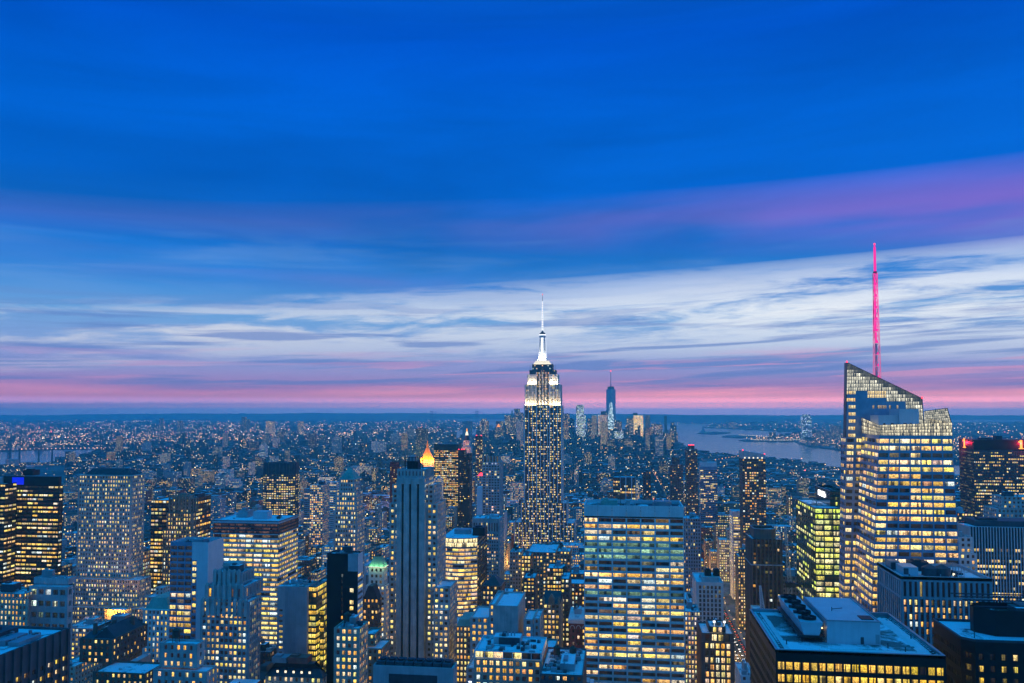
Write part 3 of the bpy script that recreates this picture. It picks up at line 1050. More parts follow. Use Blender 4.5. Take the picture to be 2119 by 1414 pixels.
def tower_slab_white():
    Y = 520.
    b = B('white_slab_tower', 'broad white slab tower with seven bays of wide office windows')
    x0, x1 = fx(1208, 1050, Y), fx(1415, 1050, Y)
    z1 = fz(1311, 1047, Y)
    zt = fz(1311, 1072.5, Y)
    D = 34.
    pal = 'yellow'
    nf = int(round(zt / 3.77))
    nb = 7
    col = lit(b.rng, nb, nf, .62, 'yellow', 'office')
    # a few greenish floors, as lit plant rooms
    top = nf - 1
    for j, v in ((top - 4, .35), (top - 5, .6), (top - 6, .55), (top - 12, .3)):
        col[:, j] = np.array([.45, .78, .48]) * b.rng.uniform(.1, 1.3, nb)[:, None] * v
    b.fac((x0, Y, 0), (x1, Y, 0), (x1, Y, zt), (x0, Y, zt), nb, nf, fw=.955, fh=.60, vo=.75, dep=.9, mat='white_stone', col=col,
          piers=(1, .95, .5, 'white_stone'), bands=(.22, .12, 'white_panel'))
    b.fac((x1, Y, 0), (x1, Y + D, 0), (x1, Y + D, zt), (x1, Y, zt), 4, nf, fw=.9, fh=.55, dep=.6, mat='white_stone', p=.5)
    b.fac((x0, Y + D, 0), (x0, Y, 0), (x0, Y, zt), (x0, Y + D, zt), 4, nf, fw=.9, fh=.55, dep=.6, mat='white_stone', p=.5)
    zs = zt + .9
    b.quad('wall', 'black_metal', boxq(x0 + .6, x1 - .6, Y + .6, Y + D - .6, zt - .05, zs)[:4])
    b.quad('wall', 'white_stone', [[(x1, Y + D, 0), (x0, Y + D, 0), (x0, Y + D, z1), (x1, Y + D, z1)]])
    for i in range(7):       # crown panels, one per bay
        a, c = x0 + (x1 - x0) * i / 7 + .12, x0 + (x1 - x0) * (i + 1) / 7 - .12
        b.one('crown_panel', 'white_stone', boxq(a, c, Y, Y + .8, zs, z1))
    for xx in (x0, x1 - .8):
        b.one('crown_panel', 'white_stone', boxq(xx, xx + .8, Y + .8, Y + D, zs, z1))
    b.one('crown_panel', 'white_stone', boxq(x0 + .8, x1 - .8, Y + D - .8, Y + D, zs, z1))
    zr = z1 - 2.2
    b.quad('roof', 'roof_gravel', [[(x0 + .8, Y + .8, zr), (x1 - .8, Y + .8, zr), (x1 - .8, Y + D - .8, zr), (x0 + .8, Y + D - .8, zr)]])
    w = x1 - x0
    b.one('plant_room', 'copper_green', np.r_[boxq(x0 + w * .17, x0 + w * .34, Y + 12, Y + 24, zr, zr + 4), boxq(x0 + w * .19, x0 + w * .24, Y + 14, Y + 20, zr + 4, zr + 5)])
    b.one('plant_room', 'concrete', np.r_[boxq(x0 + w * .43, x0 + w * .47, Y + 10, Y + 16, zr, zr + 4.2), boxq(x0 + w * .42, x0 + w * .48, Y + 9.6, Y + 16.4, zr + 4.2, zr + 4.6)])
    b.one('roof_opening', 'black_metal', boxq(x0 + w * .66, x0 + w * .73, Y + 9, Y + 28, zr, zr + .3))
    b.one('roof_opening', 'black_metal', boxq(x0 + w * .88, x0 + w * .97, Y + 9, Y + 28, zr, zr + .3))
    b.one('cooling_tower', 'grey_metal', np.r_[frustq(x0 + w * .8, Y + 20, zr, zr + 3.0, 6, 6, 16), frustq(x0 + w * .8, Y + 20, zr + 3.0, zr + 3.4, 5.2, 5.2, 16)])
    b.one('roof_mast', 'black_metal', barq((x0 + w * .37, Y + 18, zr), (x0 + w * .37, Y + 18, zr + 9), .2))
    b.clutter(x0 + 3, x1 - 3, Y + 3, Y + D - 3, zr, 9, big=False)
    OCC.append((Y, x0, x1, Y + D, z1, b.uid))
    b.finish()


tower_slab_white()


def tower_crystal():
    Y, Y2 = 500., 540.
    b = B('crystal_glass_tower', 'faceted glass tower with slanted lit glass crown beside the magenta mast', cat='skyscraper')
    zb = fz(1800, 1256, Y)
    G3 = lambda px, py, yy: (fx(px, py, yy), yy, fz(px, py, yy))
    p00, p10 = G3(1803, 1256, Y), G3(1991, 1256, Y)
    p00 = (p00[0], Y, zb)
    p10 = (p10[0], Y, zb)
    zt = fz(1890, 906, Y)
    p01, p11 = (fx(1819, 906, Y), Y, zt), (fx(1971, 906, Y), Y, zt)
    K = dict(part='facade', mat='blue_glass', dep=.25, pal='pale', mode='office', p=.86)
    nf = 24
    b.fac(p00, p10, p11, p01, 7, nf, fw=.87, fh=.58, **K)
    # flank facet turning away
    q0 = G3(1766, 1250, Y2)
    q1 = G3(1783, 906, Y2)
    q0 = (q0[0], Y2, zb)
    q1 = (q1[0], Y2, zt)
    b.fac(q0, p00, p01, q1, 5, nf, fw=.90, fh=.52, **dict(K, p=.85))
    w0, w1 = (p10[0] + 0, Y2, zb), (p11[0], Y2, zt)
    b.fac(p10, w0, w1, p11, 5, nf, fw=.8, fh=.6, **K)
    for a, c in ((p00, p10), (q0, p00), (p10, w0)):   # lower storeys, hidden behind nearer roofs
        b.fac((a[0], a[1], 0), (c[0], c[1], 0), c, a, 6, 36, fw=.8, fh=.6, **K)
    # front parapet screen of lit glass
    zs = fz(1890, 880, Y)

    def screen(a, c, za0, zc0, za1, zc1, n, m, bright, y0, y1):
        pts = []
        A, Cc = np.array([a[0], a[1]]), np.array([c[0], c[1]])
        P = [(*A, za0), (*Cc, zc0), (*Cc, zc1), (*A, za1)]
        colr = np.ones((n, m, 3)) * np.array([.92, .80, .52])
        colr = colr * bright * b.rng.uniform(.35, 1.1, (n, 1, 1)) * b.rng.uniform(.6, 1.2, (n, m, 1))
        b.fac(*P, n, m, fw=.84, fh=.86, dep=.12, part='crown_screen', mat='dark_spandrel', col=colr)
    screen(p01, p11, zt + 1.2, zt + 1.2, zs, zs + 1.5, 24, 4, 1.0, Y, Y)
    screen(q1, p01, zt + 1.2, zt + 1.2, fz(1787, 864, Y2), zs, 9, 4, .9, Y, Y)
    screen(p11, w1, zt + 1.2, zt + 1.2, zs + 1.5, zs + 4, 6, 4, .5, Y, Y)
    for a, c in ((p01, p11), (q1, p01), (p11, w1)):
        b.quad('facade', 'blue_glass', [[a, c, (c[0], c[1], zt + 1.2), (a[0], a[1], zt + 1.2)]])
    zr = zs - 2.0
    b.quad('roof', 'roof_gravel', [[(p01[0], Y + .3, zr), (p11[0], Y + .3, zr), (w1[0], Y2, zr), (q1[0], Y2, zr)]])
    # light blue plant boxes on the terrace
    X = lambda px, yy: fx(px, 870, yy)
    b.one('plant_room', 'pale_metal', boxq(X(1818, Y + 14), X(1862, Y + 14), Y + 14, Y + 30, zr, fz(1850, 860, Y + 14)))
    b.one('plant_room', 'pale_metal', boxq(X(1861, Y + 12), X(1902, Y + 12), Y + 12, Y + 30, zr, fz(1880, 846.5, Y + 12)))
    for px, w in ((1830, 3), (1846, 4), (1872, 5), (1885, 3), (1903, 4), (1932, 5)):
        b.one('roof_unit', 'slate', np.r_[boxq(X(px, Y + 5), X(px + w, Y + 5), Y + 5, Y + 8, zr, zr + 2.4), boxq(X(px + .5, Y + 5), X(px + w - .5, Y + 5), Y + 5.5, Y + 7.5, zr + 2.4, zr + 3.0)])
    # rear volume with the raking glass crown
    bx0, bx1 = fx(1746, 1250, Y2 + .5), fx(1912, 1250, Y2 + .5)
    D2 = 11.
    zB = fz(1760, 905, Y2 + .5)
    tl = fx(1750, 905, Y2 + .5)
    tl2 = fx(1752.5, 750, Y2 + .5)
    tr2 = fx(1908, 825, Y2 + .5)
    tr = fx(1913, 905, Y2 + .5)
    yb = Y2 + .5
    K2 = dict(K, p=.75)
    b.fac((bx0, yb, zb), (fx(1775, 1250, yb), yb, zb), (fx(1790, 905, yb), yb, zB), (tl, yb, zB), 2, nf, fw=.7, fh=.55, **K2)
    b.fac((bx0, yb + D2, zb), (bx0, yb, zb), (tl, yb, zB), (tl, yb + D2, zB), 3, nf, fw=.8, fh=.5, **dict(K2, p=.45))
    b.fac((bx0, yb + D2, 0), (bx0, yb, 0), (bx0, yb, zb), (bx0, yb + D2, zb), 3, 36, fw=.8, fh=.5, **K2)
    b.fac((bx0, yb, 0), (fx(1775, 1250, yb), yb, 0), (fx(1775, 1250, yb), yb, zb), (bx0, yb, zb), 2, 36, fw=.7, fh=.55, **K2)
    b.quad('facade', 'blue_glass', [[(tr + 1, yb, 0), (tr + 1, yb + D2, 0), (tr, yb + D2, zB), (tr, yb, zB)],
                                    [(tr + 1, yb + D2, 0), (bx0, yb + D2, 0), (tl, yb + D2, zB), (tr, yb + D2, zB)]])
    z750, z825 = fz(1751, 750.5, yb), fz(1908, 825, yb)

    def xl_(z):
        return tl + (tl2 - tl) * (z - zB) / (z750 - zB)

    def xr_(z):
        return tr + (tr2 - tr) * min(1, max(0, (z - zB) / (z825 - zB)))

    def slope(x):
        return z750 + (z825 - z750) * (x - tl2) / (tr2 - tl2)
    nx, nz = 32, 21
    zrow = np.linspace(zB, z750, nz + 1)
    mw = .14
    screens = []
    for i in range(nx):
        for j in range(nz):
            za, zc = zrow[j], zrow[j + 1]
            xa0, xa1 = [xl_(za) + (xr_(za) - xl_(za)) * (i + o) / nx for o in (0, 1)]
            xc0, xc1 = [xl_(zc) + (xr_(zc) - xl_(zc)) * (i + o) / nx for o in (0, 1)]
            t0, t1 = min(zc, slope(xc0)), min(zc, slope(xc1))
            if t0 <= za + .3:
                continue
            t1 = max(t1, za + .05)
            px, py, _ = proj(((xa0 + xa1) / 2, yb, (za + t0) / 2))
            full = [(xa0, yb, za), (xa1, yb, za), (xc1, yb, t1), (xc0, yb, t0)]
            m = mw
            pane = [(xa0 + m, yb - .05, za + m), (xa1 - m, yb - .05, za + m), (xc1 - m, yb - .05, max(t1 - m, za + m + .02)), (xc0 + m, yb - .05, max(t0 - m, za + m + .04))]
            r = b.rng.random()
            edge = (slope((xa0 + xa1) / 2) - (za + zc) / 2) < 1.5 * (zrow[1] - zrow[0])
            if py < 807 or (px > 1832 and py < 832) or px > 1874:
                b.quad('crown_screen', 'dark_spandrel', [full])
                g = (.75 + .35 * math.sin(i * .9) * math.sin(j * 1.3 + i * .35))
                colr = np.array([.85, .80, .60]) * g * (.16 if edge else .95) * b.rng.uniform(.85, 1.1)
                screens.append((pane, colr))
            else:
                b.quad('facade', 'blue_glass', [full])
                lamp = None
                if 1753.5 < px < 1769.5 and j % 2 == 0:
                    lamp = np.array(PAL['pale'][int(r * 4)]) * b.rng.uniform(.6, 1.0)
                elif 1794 < px < 1832 and 808 < py < 821:
                    lamp = np.array((1, .72, .3)) * .8
                elif 1798 < px < 1860 and 838 < py < 846 and r < .6:
                    lamp = np.array((1, .68, .35)) * .35
                if lamp is not None:
                    screens.append((pane, lamp))
    b.panes(np.array([p for p, _ in screens]), np.array([c for _, c in screens]))
    # raking top rail, back and side of the crown
    b.one('crown_rail', 'dark_spandrel', np.r_[barq((tl2, yb, z750), (tr2, yb, z825), .35), barq((tl, yb, zB), (tl2, yb, z750), .3), barq((tr, yb, zB), (tr2, yb, z825), .3)])
    b.quad('crown_screen', 'dark_spandrel', [[(tl, yb + 6, zB), (tl, yb, zB), (tl2, yb, z750), (tl2, yb + 6, z750)], [(tr, yb, zB), (tr, yb + 6, zB), (tr2, yb + 6, z825), (tr2, yb, z825)],
                                             [(tr, yb + 6, zB), (tl, yb + 6, zB), (tl2, yb + 6, z750), (tr2, yb + 6, z825)], [(tl2, yb, z750), (tr2, yb, z825), (tr2, yb + 6, z825), (tl2, yb + 6, z750)]])
    b.quad('roof', 'roof_gravel', [[(tl, yb + 6, zB - 8), (tr, yb + 6, zB - 8), (tr, yb + D2, zB - 8), (tl, yb + D2, zB - 8)]])
    # second, smaller glass sail
    ys = Y2 - 6
    S = [G3(1912, 880, ys), G3(1970, 880, ys), G3(1960, 845, ys), G3(1912, 851.5, ys)]
    colr = np.ones((12, 7, 3)) * np.array([.8, .74, .55]) * .62 * b.rng.uniform(.6, 1.2, (12, 7, 1))
    b.fac(*S, 12, 7, fw=.88, fh=.86, dep=.1, part='crown_screen', mat='dark_spandrel', col=colr)
    b.one('crown_rail', 'dark_spandrel', np.r_[barq(S[3], S[2], .3), barq(S[2], S[1], .3)])
    for p in ((tl2, yb, z750 + .8), (tr2, yb, z825 + .8)):
        b.one('beacon', 'glow_red', frustq(p[0], p[1], p[2] - .8, p[2] + .2, .5, .4, 8))
    OCC.append((Y, fx(1803, 1256, Y), fx(1990, 1256, Y), Y2, zs, b.uid))
    OCC.append((Y2, fx(1745, 1000, Y2), fx(1812, 900, Y2), Y2 + D2, fz(1780, 790, Y2), b.uid))
    # the mast
    ym = yb + 9
    xm = fx(1815, 780, ym)
    k = ym / FPX
    zA = lambda py: fz(1815, py, ym)
    z0 = zB - 8
    lv = [fz(1815, 905, ym), zA(812), zA(782)] + [zA(782 - 24 * i) for i in range(1, 9)] + [zA(566)]

    def wid(z):
        return max(1.1, (5.6 + (3.0 - 5.6) * (z - zA(782)) / (zA(566) - zA(782))) * k)
    m = B('broadcast_mast', 'tall magenta-lit lattice mast rising behind the slanted glass crown', cat='mast')
    for i, (a, c) in enumerate(zip(lv[:-1], lv[1:])):
        wa, wc = wid(a), wid(c)
        q, dq = [], []
        ca_ = [(xm + wa * sx, ym + wa * sy, a) for sx, sy in ((-1, -1), (1, -1), (1, 1), (-1, 1))]
        cc_ = [(xm + wc * sx, ym + wc * sy, c) for sx, sy in ((-1, -1), (1, -1), (1, 1), (-1, 1))]
        for j in range(4):
            q.append(barq(ca_[j], cc_[j], .22))
            q.append(barq(cc_[j], cc_[(j + 1) % 4], .14))
            dq.append(barq(ca_[j], cc_[(j + 1) % 4] if i % 2 else cc_[(j + 3) % 4], .13))
        m.one('lattice_bay', 'glow_pink' if i < 6 else 'glow_magenta', np.concatenate(q))  # bars and braces glow themselves, in place of magenta light on the steel
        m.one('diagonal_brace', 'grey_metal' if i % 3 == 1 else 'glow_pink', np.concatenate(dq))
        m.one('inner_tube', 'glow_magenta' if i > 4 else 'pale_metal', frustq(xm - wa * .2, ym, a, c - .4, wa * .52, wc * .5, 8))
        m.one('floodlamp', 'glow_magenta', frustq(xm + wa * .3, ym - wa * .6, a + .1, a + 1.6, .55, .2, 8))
    zz_ = zA(566)
    m.one('collar', 'slate', frustq(xm, ym, zz_ - .2, zz_ + 1.2, 1.2, 1.2, 10))
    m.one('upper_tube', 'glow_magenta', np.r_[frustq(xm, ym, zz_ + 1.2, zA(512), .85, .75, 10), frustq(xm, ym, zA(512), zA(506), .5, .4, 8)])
    m.one('ladder', 'slate', barq((xm - wid(zA(566)) - .3, ym, zA(700)), (xm - wid(zA(566)) - .3, ym, zA(566)), .18))
    m.one('beacon', 'glow_red', frustq(xm, ym, zA(506), zA(503.5), .55, .3, 8))
    b.finish()
    m.finish()


tower_crystal()


def tower_green():
    Y = 640.
    b = B('green_glass_tower', 'green glass office block with raised corner and white sign, next to faceted tower')
    x0, x1 = fx(1686, 1052, Y), fx(1742, 1052, Y)
    yb_ = yback(x0, 1647, 1052)
    z1 = fz(1712, 1052, Y)
    nf = int(round(z1 / 4.15))
    K = dict(part='facade', mat='green_glass', dep=.25, mode='office')
    b.fac((x0, Y, 0), (x1, Y, 0), (x1, Y, z1), (x0, Y, z1), 3, nf, fw=.88, fh=.66, p=.97, pal='green', piers=(1, .6, .3, 'green_glass'), **K)
    b.fac((x0, yb_, 0), (x0, Y, 0), (x0, Y, z1), (x0, yb_, z1), 9, nf, fw=.8, fh=.55, p=.4, pal='green', **K)
    b.fac((x1, Y, 0), (x1, yb_, 0), (x1, yb_, z1), (x1, Y, z1), 9, nf, fw=.8, fh=.55, p=.4, pal='green', **K)
    b.quad('facade', 'green_glass', [[(x1, yb_, 0), (x0, yb_, 0), (x0, yb_, z1), (x1, yb_, z1)]])
    b.quad('roof', 'roof_gravel', [[(x0, Y, z1 - .9), (x1, Y, z1 - .9), (x1, yb_, z1 - .9), (x0, yb_, z1 - .9)]])
    b.one('roof_rail', 'grey_metal', np.r_[barq((x0, Y, z1), (x1, Y, z1), .2), barq((x0, Y, z1), (x0, yb_, z1), .2)])
    b.one('roof_crane', 'grey_metal', np.r_[barq((x0 + 4, Y + 12, z1), (x0 + 4, Y + 12, z1 + 4), .5), barq((x0 + 1, Y + 12, z1 + 4), (x0 + 14, Y + 12, z1 + 4.5), .4)])
    OCC.append((Y, x0, x1, yb_, z1, b.uid))
    # raised corner carrying the sign
    yc = Y + 22.
    c0, c1 = fx(1718, 1050, yc), fx(1750, 1050, yc)
    ycb = yback(c0, 1687, 1040)
    z2 = fz(1720, 1016, yc)
    b.fac((c0, yc, z1 - 1), (c1, yc, z1 - 1), (c1, yc, z2), (c0, yc, z2), 6, 3, fw=.8, fh=.6, p=.12, pal='green', **K)
    b.quad('facade', 'dark_glass', [[(c0, ycb, z1 - 1), (c0, yc, z1 - 1), (c0, yc, z2), (c0, ycb, z2)], [(c1, yc, z1 - 1), (c1, ycb, z1 - 1), (c1, ycb, z2), (c1, yc, z2)],
                                    [(c1, ycb, z1 - 1), (c0, ycb, z1 - 1), (c0, ycb, z2), (c1, ycb, z2)]])
    b.quad('roof', 'roof_dark', [[(c0, yc, z2 - 2), (c1, yc, z2 - 2), (c1, ycb, z2 - 2), (c0, ycb, z2 - 2)]])
    b.one('roof_rail', 'pale_metal', barq((c0, yc, z2), (c0, ycb, z2), .22))
    cu = bpy.data.curves.new('sign_text', 'FONT')
    cu.body = 'MetLife'
    cu.size = 5.0
    cu.extrude = .25
    cu.offset = .10
    cu.align_x, cu.align_y = 'CENTER', 'CENTER'
    to = bpy.data.objects.new('t', cu)
    dg = bpy.context.evaluated_depsgraph_get()
    COL.objects.link(to)
    bpy.context.view_layer.update()
    me = bpy.data.meshes.new_from_object(to.evaluated_get(bpy.context.evaluated_depsgraph_get()))
    bpy.data.objects.remove(to)
    me.materials.clear()
    me.materials.append(MATS['glow_sign'])
    b.finish()
    so = link('roof_sign', me, b.root)
    so['label'] = 'white lit sign letters on the dark flank of the raised corner'
    ym = yc + (ycb - yc) * .52
    so.location = Vector((c0 - .35, ym, fz(1700, 1022, ym))) - Vector(b.b)
    so.rotation_euler = (math.radians(90), 0, math.radians(-90))
    so.scale = ((ycb - yc) * .5 / max(me.vertices[0].co.x * 0 + 17.0, 1), 1.15, 1)


tower_green()


def rooftop_near():
    # the near dark block with plant boxes and snow on its roof
    z1 = 0
    Y = 275.
    b = B('dark_block_with_snowy_roof', 'near black office block with cooling fans and plant house on snowy roof')
    x0, x1 = fx(1605, 1345, Y), fx(1957, 1356, Y)
    z1 = fz(1605, 1345, Y)
    yb_ = yback(x0, 1551, 1262)
    nf = int(round((z1 - 4) / 3.9))
    zc = z1 - 3.0
    colN = lit(b.rng, 20, nf, .96, 'gold', 'home') * .75
    K = dict(part='wall', mat='black_metal', dep=.45)
    b.fac((x0, Y, 0), (x1, Y, 0), (x1, Y, zc), (x0, Y, zc), 20, nf, fw=.78, fh=.62, col=colN, mg=.4, **K)
    b.fac((x0, yb_, 0), (x0, Y, 0), (x0, Y, zc), (x0, yb_, zc), 22, nf, fw=.62, fh=.58, p=.72, pal='gold', mode='office', **K)
    b.fac((x1, Y, 0), (x1, yb_, 0), (x1, yb_, zc), (x1, Y, zc), 22, nf, fw=.62, fh=.58, p=.5, pal='gold', mode='office', **K)
    b.quad('wall', 'black_metal', [[(x1, yb_, 0), (x0, yb_, 0), (x0, yb_, z1), (x1, yb_, z1)],
                                   [(x0, Y, zc), (x1, Y, zc), (x1, Y, z1), (x0, Y, z1)], [(x1, Y, zc), (x1, yb_, zc), (x1, yb_, z1), (x1, Y, z1)], [(x0, yb_, zc), (x0, Y, zc), (x0, Y, z1), (x0, yb_, z1)]])
    t = .9
    for a in (boxq(x0, x0 + t, Y, yb_, z1 - .9, z1 + .15), boxq(x1 - t, x1, Y, yb_, z1 - .9, z1 + .15), boxq(x0 + t, x1 - t, Y, Y + t, z1 - .9, z1 + .12), boxq(x0 + t, x1 - t, yb_ - t, yb_, z1 - .9, z1 + .5)):
        b.one('parapet', 'grey_metal', a)
    zr = z1 - .6
    b.quad('roof', 'roof_gravel', [[(x0 + t, Y + t, zr), (x1 - t, Y + t, zr), (x1 - t, yb_ - t, zr), (x0 + t, yb_ - t, zr)]])
    w = x1 - x0
    d = yb_ - Y
    # snow drifts along the edges: low uneven sheets
    rg = np.random.default_rng(5)

    def drift(xa, xb, ya, yb2, h, n=26, m=10):
        xs, ys = np.linspace(xa, xb, n), np.linspace(ya, yb2, m)
        Xg, Yg = np.meshgrid(xs, ys, indexing='ij')
        e = np.minimum.reduce([np.sin(np.linspace(0, np.pi, n))[:, None] * np.ones(m), np.ones(n)[:, None] * np.sin(np.linspace(0, np.pi, m))])
        hh = zr + .02 + h * np.clip(e + rg.normal(0, .22, (n, m)), -.4, 1)
        Vv = np.stack([Xg, Yg, hh], -1)
        q = np.stack([Vv[:-1, :-1], Vv[1:, :-1], Vv[1:, 1:], Vv[:-1, 1:]], 2).reshape(-1, 4, 3)
        b.quad('snow', 'white_panel', q)
    drift(x0 + 1, x0 + 5.2, Y + 2, yb_ - 2, .35, 8, 40)
    drift(x1 - 6.5, x1 - 1, Y + 2, yb_ - 4, .35, 8, 40)
    drift(x0 + w * .35, x1 - 4, Y + 1, Y + 6, .25, 40, 8)
    drift(x0 + 4, x0 + w * .3, yb_ - 6, yb_ - 1, .3, 20, 8)
    # long cooling tower row, splayed body on legs with five fans
    cx0, cx1 = fx(1655, 1330, Y + 14), fx(1702, 1330, Y + 14)
    ya, yz = Y + 13, Y + 52
    zl = zr + 2.2
    zt = zl + 4.4
    body = []
    lo = [(cx0 + 1.2, ya), (cx1 - 1.2, ya), (cx1 - 1.2, yz), (cx0 + 1.2, yz)]
    hi = [(cx0, ya - .3), (cx1, ya - .3), (cx1, yz + .3), (cx0, yz + .3)]
    for i in range(4):
        j = (i + 1) % 4
        body.append([(*lo[i], zl), (*lo[j], zl), (*hi[j], zt), (*hi[i], zt)])
    body.append([(*hi[0], zt), (*hi[1], zt), (*hi[2], zt), (*hi[3], zt)])
    body.append([(*lo[3], zl), (*lo[2], zl), (*lo[1], zl), (*lo[0], zl)])
    b.one('cooling_tower', 'pale_metal', np.array(body))
    b.one('cooling_frame', 'black_metal', np.concatenate([boxq(cx0 - .4, cx1 + .4, ya - .6, yz + .6, zl - .5, zl)] + [boxq(x, x + .35, y, y + .35, zr, zl - .5) for y in np.linspace(ya, yz - .4, 7) for x in (cx0 + .4, cx1 - .8)]))
    for i in range(5):
        yc = ya + (yz - ya) * (i + .55) / 5
        xc = (cx0 + cx1) / 2
        r = 2.5
        ring = np.r_[frustq(xc, yc, zt, zt + .9, r, r, 20, cap=False), frustq(xc, yc, zt, zt + .9, r - .18, r - .18, 20, cap=False)[:, ::-1]]
        blades = [barq((xc, yc, zt + .55), (xc + (r - .3) * math.cos(a), yc + (r - .3) * math.sin(a), zt + .62), .16) for a in np.arange(5) * 1.2566 + i]
        b.one('fan', 'black_metal', ring, [('fan_blades', 'slate', np.concatenate(blades)), ('fan_motor', 'slate', np.r_[frustq(xc, yc, zt + .1, zt + .9, .5, .5, 10), boxq(cx0 + .3, cx0 + 1.5, yc - .6, yc + .6, zt, zt + .9)])])
    # plant house
    hx0, hx1 = fx(1712, 1330, Y + 12), fx(1822, 1330, Y + 12)
    hy0, hy1 = Y + 12, Y + 47
    hz = zr + 7.4
    b.one('plant_house', 'pale_metal', boxq(hx0, hx1, hy0, hy1, zr, hz),
          [('door', 'slate', boxq(hx0 + (hx1 - hx0) * .63, hx0 + (hx1 - hx0) * .69, hy0 - .08, hy0 + .1, zr + .1, zr + 2.4)),
           ('roof_hatch', 'black_metal', boxq(hx0 + (hx1 - hx0) * .70, hx0 + (hx1 - hx0) * .94, hy0 + 3, hy0 + 8, hz, hz + .25)),
           ('coping', 'grey_metal', np.concatenate([boxq(hx0 - .1, hx1 + .1, hy0 - .1, hy0 + .3, hz - .05, hz + .3), boxq(hx0 - .1, hx0 + .3, hy0 + .3, hy1, hz - .05, hz + .3), boxq(hx1 - .3, hx1 + .1, hy0 + .3, hy1, hz - .05, hz + .3)])),
           ('side_panel', 'grey_metal', boxq(hx0 + (hx1 - hx0) * .91, hx0 + (hx1 - hx0) * .985, hy0 - .06, hy0 + .1, zr + .4, zr + 3.4)),
           ('roof_pipe', 'slate', np.concatenate([barq((hx0 + 5, hy0 + 14, hz), (hx0 + 5, hy0 + 14, hz + 1.4), .15), barq((hx0 + 5, hy0 + 14, hz + .7), (hx0 + 9, hy0 + 16, hz + .7), .15)]))])
    b.one('roof_lamp', 'glow_lamp', boxq(hx0 - 1.0, hx0 - .7, hy0 + 3, hy0 + 3.6, zr + 4, zr + 4.3))
    # davit rails round the roof
    for xx in (x0 + 2.2, x1 - 2.6):
        q = [barq((xx, Y + 3, zr + .35), (xx, yb_ - 3, zr + .35), .1), barq((xx + .9, Y + 3, zr + .35), (xx + .9, yb_ - 3, zr + .35), .1)]
        q += [boxq(xx - .1, xx + 1.0, y, y + .25, zr, zr + .3) for y in np.linspace(Y + 4, yb_ - 4, 24)]
        b.one('window_washing_track', 'slate', np.concatenate(q))
    for xx, yy in ((x0 + w * .1, Y + 9), (x0 + w * .8, Y + 5), (x0 + w * .72, Y + 9), (x0 + w * .93, Y + 20)):
        b.one('vent_pipe', 'slate', frustq(xx, yy, zr, zr + 1.6, .2, .2, 8))
    OCC.append((Y, x0, x1, yb_, z1, b.uid))
    b.finish()


rooftop_near()


def tower_corner_dark():
    Y = 285.
    b = B('dark_corner_tower', 'black tower with chamfered rooftop plant ring beside the snowy roof edge')
    x0 = fx(1996, 1324, Y)
    z1 = fz(1996, 1324, Y)
    x1 = x0 + 62
    yb_ = yback(x0, 1931, 1279)
    nf = int(round(z1 / 3.9))
    ch = 3.2
    K = dict(part='wall', mat='black_metal', dep=.4, mode='home')
    zc = z1 - 3.4
    P = [(x0, yb_), (x0, Y + ch), (x0 + ch, Y), (x1, Y), (x1, yb_)]
    for i, (a, c) in enumerate(zip(P[:-1], P[1:])):
        nb = (18, 1, 17, 18)[i]
        colr = None
        b.fac((*a, 0), (*c, 0), (*c, zc), (*a, zc), nb, nf, fw=.42, fh=.5, p=(.30, .3, .42, .3)[i], pal='gold', **K)
        b.quad('wall', 'black_metal', [[(*a, zc), (*c, zc), (*c, z1), (*a, z1)]])
    b.quad('wall', 'black_metal', [[(*P[-1], 0), (*P[0], 0), (*P[0], z1), (*P[-1], z1)]])
    for i, (a, c) in enumerate(zip(P, P[1:] + P[:1])):
        b.one('parapet', 'slate', barq((*a, z1 - .2), (*c, z1 - .2), .5))
    zr = z1 - .7
    b.quad('roof', 'roof_snow', [[(x0 + .3, yb_, zr), (x0 + .3, Y + ch, zr), (x1, Y + ch, zr), (x1, yb_, zr)], [(x0 + .3, Y + ch, zr), (x0 + ch, Y + .2, zr), (x1, Y + .2, zr), (x1, Y + ch, zr)]])
    # chamfered plant ring
    a0, a1 = fx(2028, 1300, Y + 8), x1 - 2
    y0, y1 = Y + 8, yb_ - 6
    c = 5.
    ring = [(a0, y0 + c), (a0 + c, y0), (a1, y0), (a1, y1), (a0 + c, y1), (a0, y1 - c)]
    zt = fz(2030, 1263, y0)
    q = []
    for i in range(6):
        p, r = ring[i], ring[(i + 1) % 6]
        q.append([(*p, zr), (*r, zr), (*r, zt), (*p, zt)])
    b.one('plant_ring', 'black_metal', np.array(q), [('plant_deck', 'roof_dark', np.array([[(a0, y0 + c, zt - 2.2), (a0 + c, y0, zt - 2.2), (a1, y0, zt - 2.2), (a1, y1, zt - 2.2)], [(a0, y0 + c, zt - 2.2), (a1, y1, zt - 2.2), (a0 + c, y1, zt - 2.2), (a0, y1 - c, zt - 2.2)]]))])
    b.one('plant_box', 'dark_stone', np.r_[boxq(a0 + 14, a1 - 4, y0 + 6, y0 + 16, zt - 2.2, zt - .4), boxq(a0 + 16, a1 - 6, y0 + 8, y0 + 14, zt - .4, zt + .2)])
    b.quad('roof', 'roof_snow', [[(a0 + 14.3, y0 + 6.3, zt - .37), (a1 - 4.3, y0 + 6.3, zt - .37), (a1 - 4.3, y0 + 7.9, zt - .37), (a0 + 14.3, y0 + 7.9, zt - .37)]])
    for i in range(5):
        b.one('plant_beam', 'slate', barq((a0 + 1.5, y0 + 8 + i * 5, zt - .6), (a1 - 2, y0 + 9 + i * 5, zt - .6), .28))
    for xx in (a0 - 3, a0 + 20, a0 + 34):
        b.one('vent_pipe', 'slate', frustq(xx, Y + 5, zr, zr + 2.4, .15, .15, 8))
    OCC.append((Y, x0, x1, yb_, z1, b.uid))
    b.finish()


tower_corner_dark()


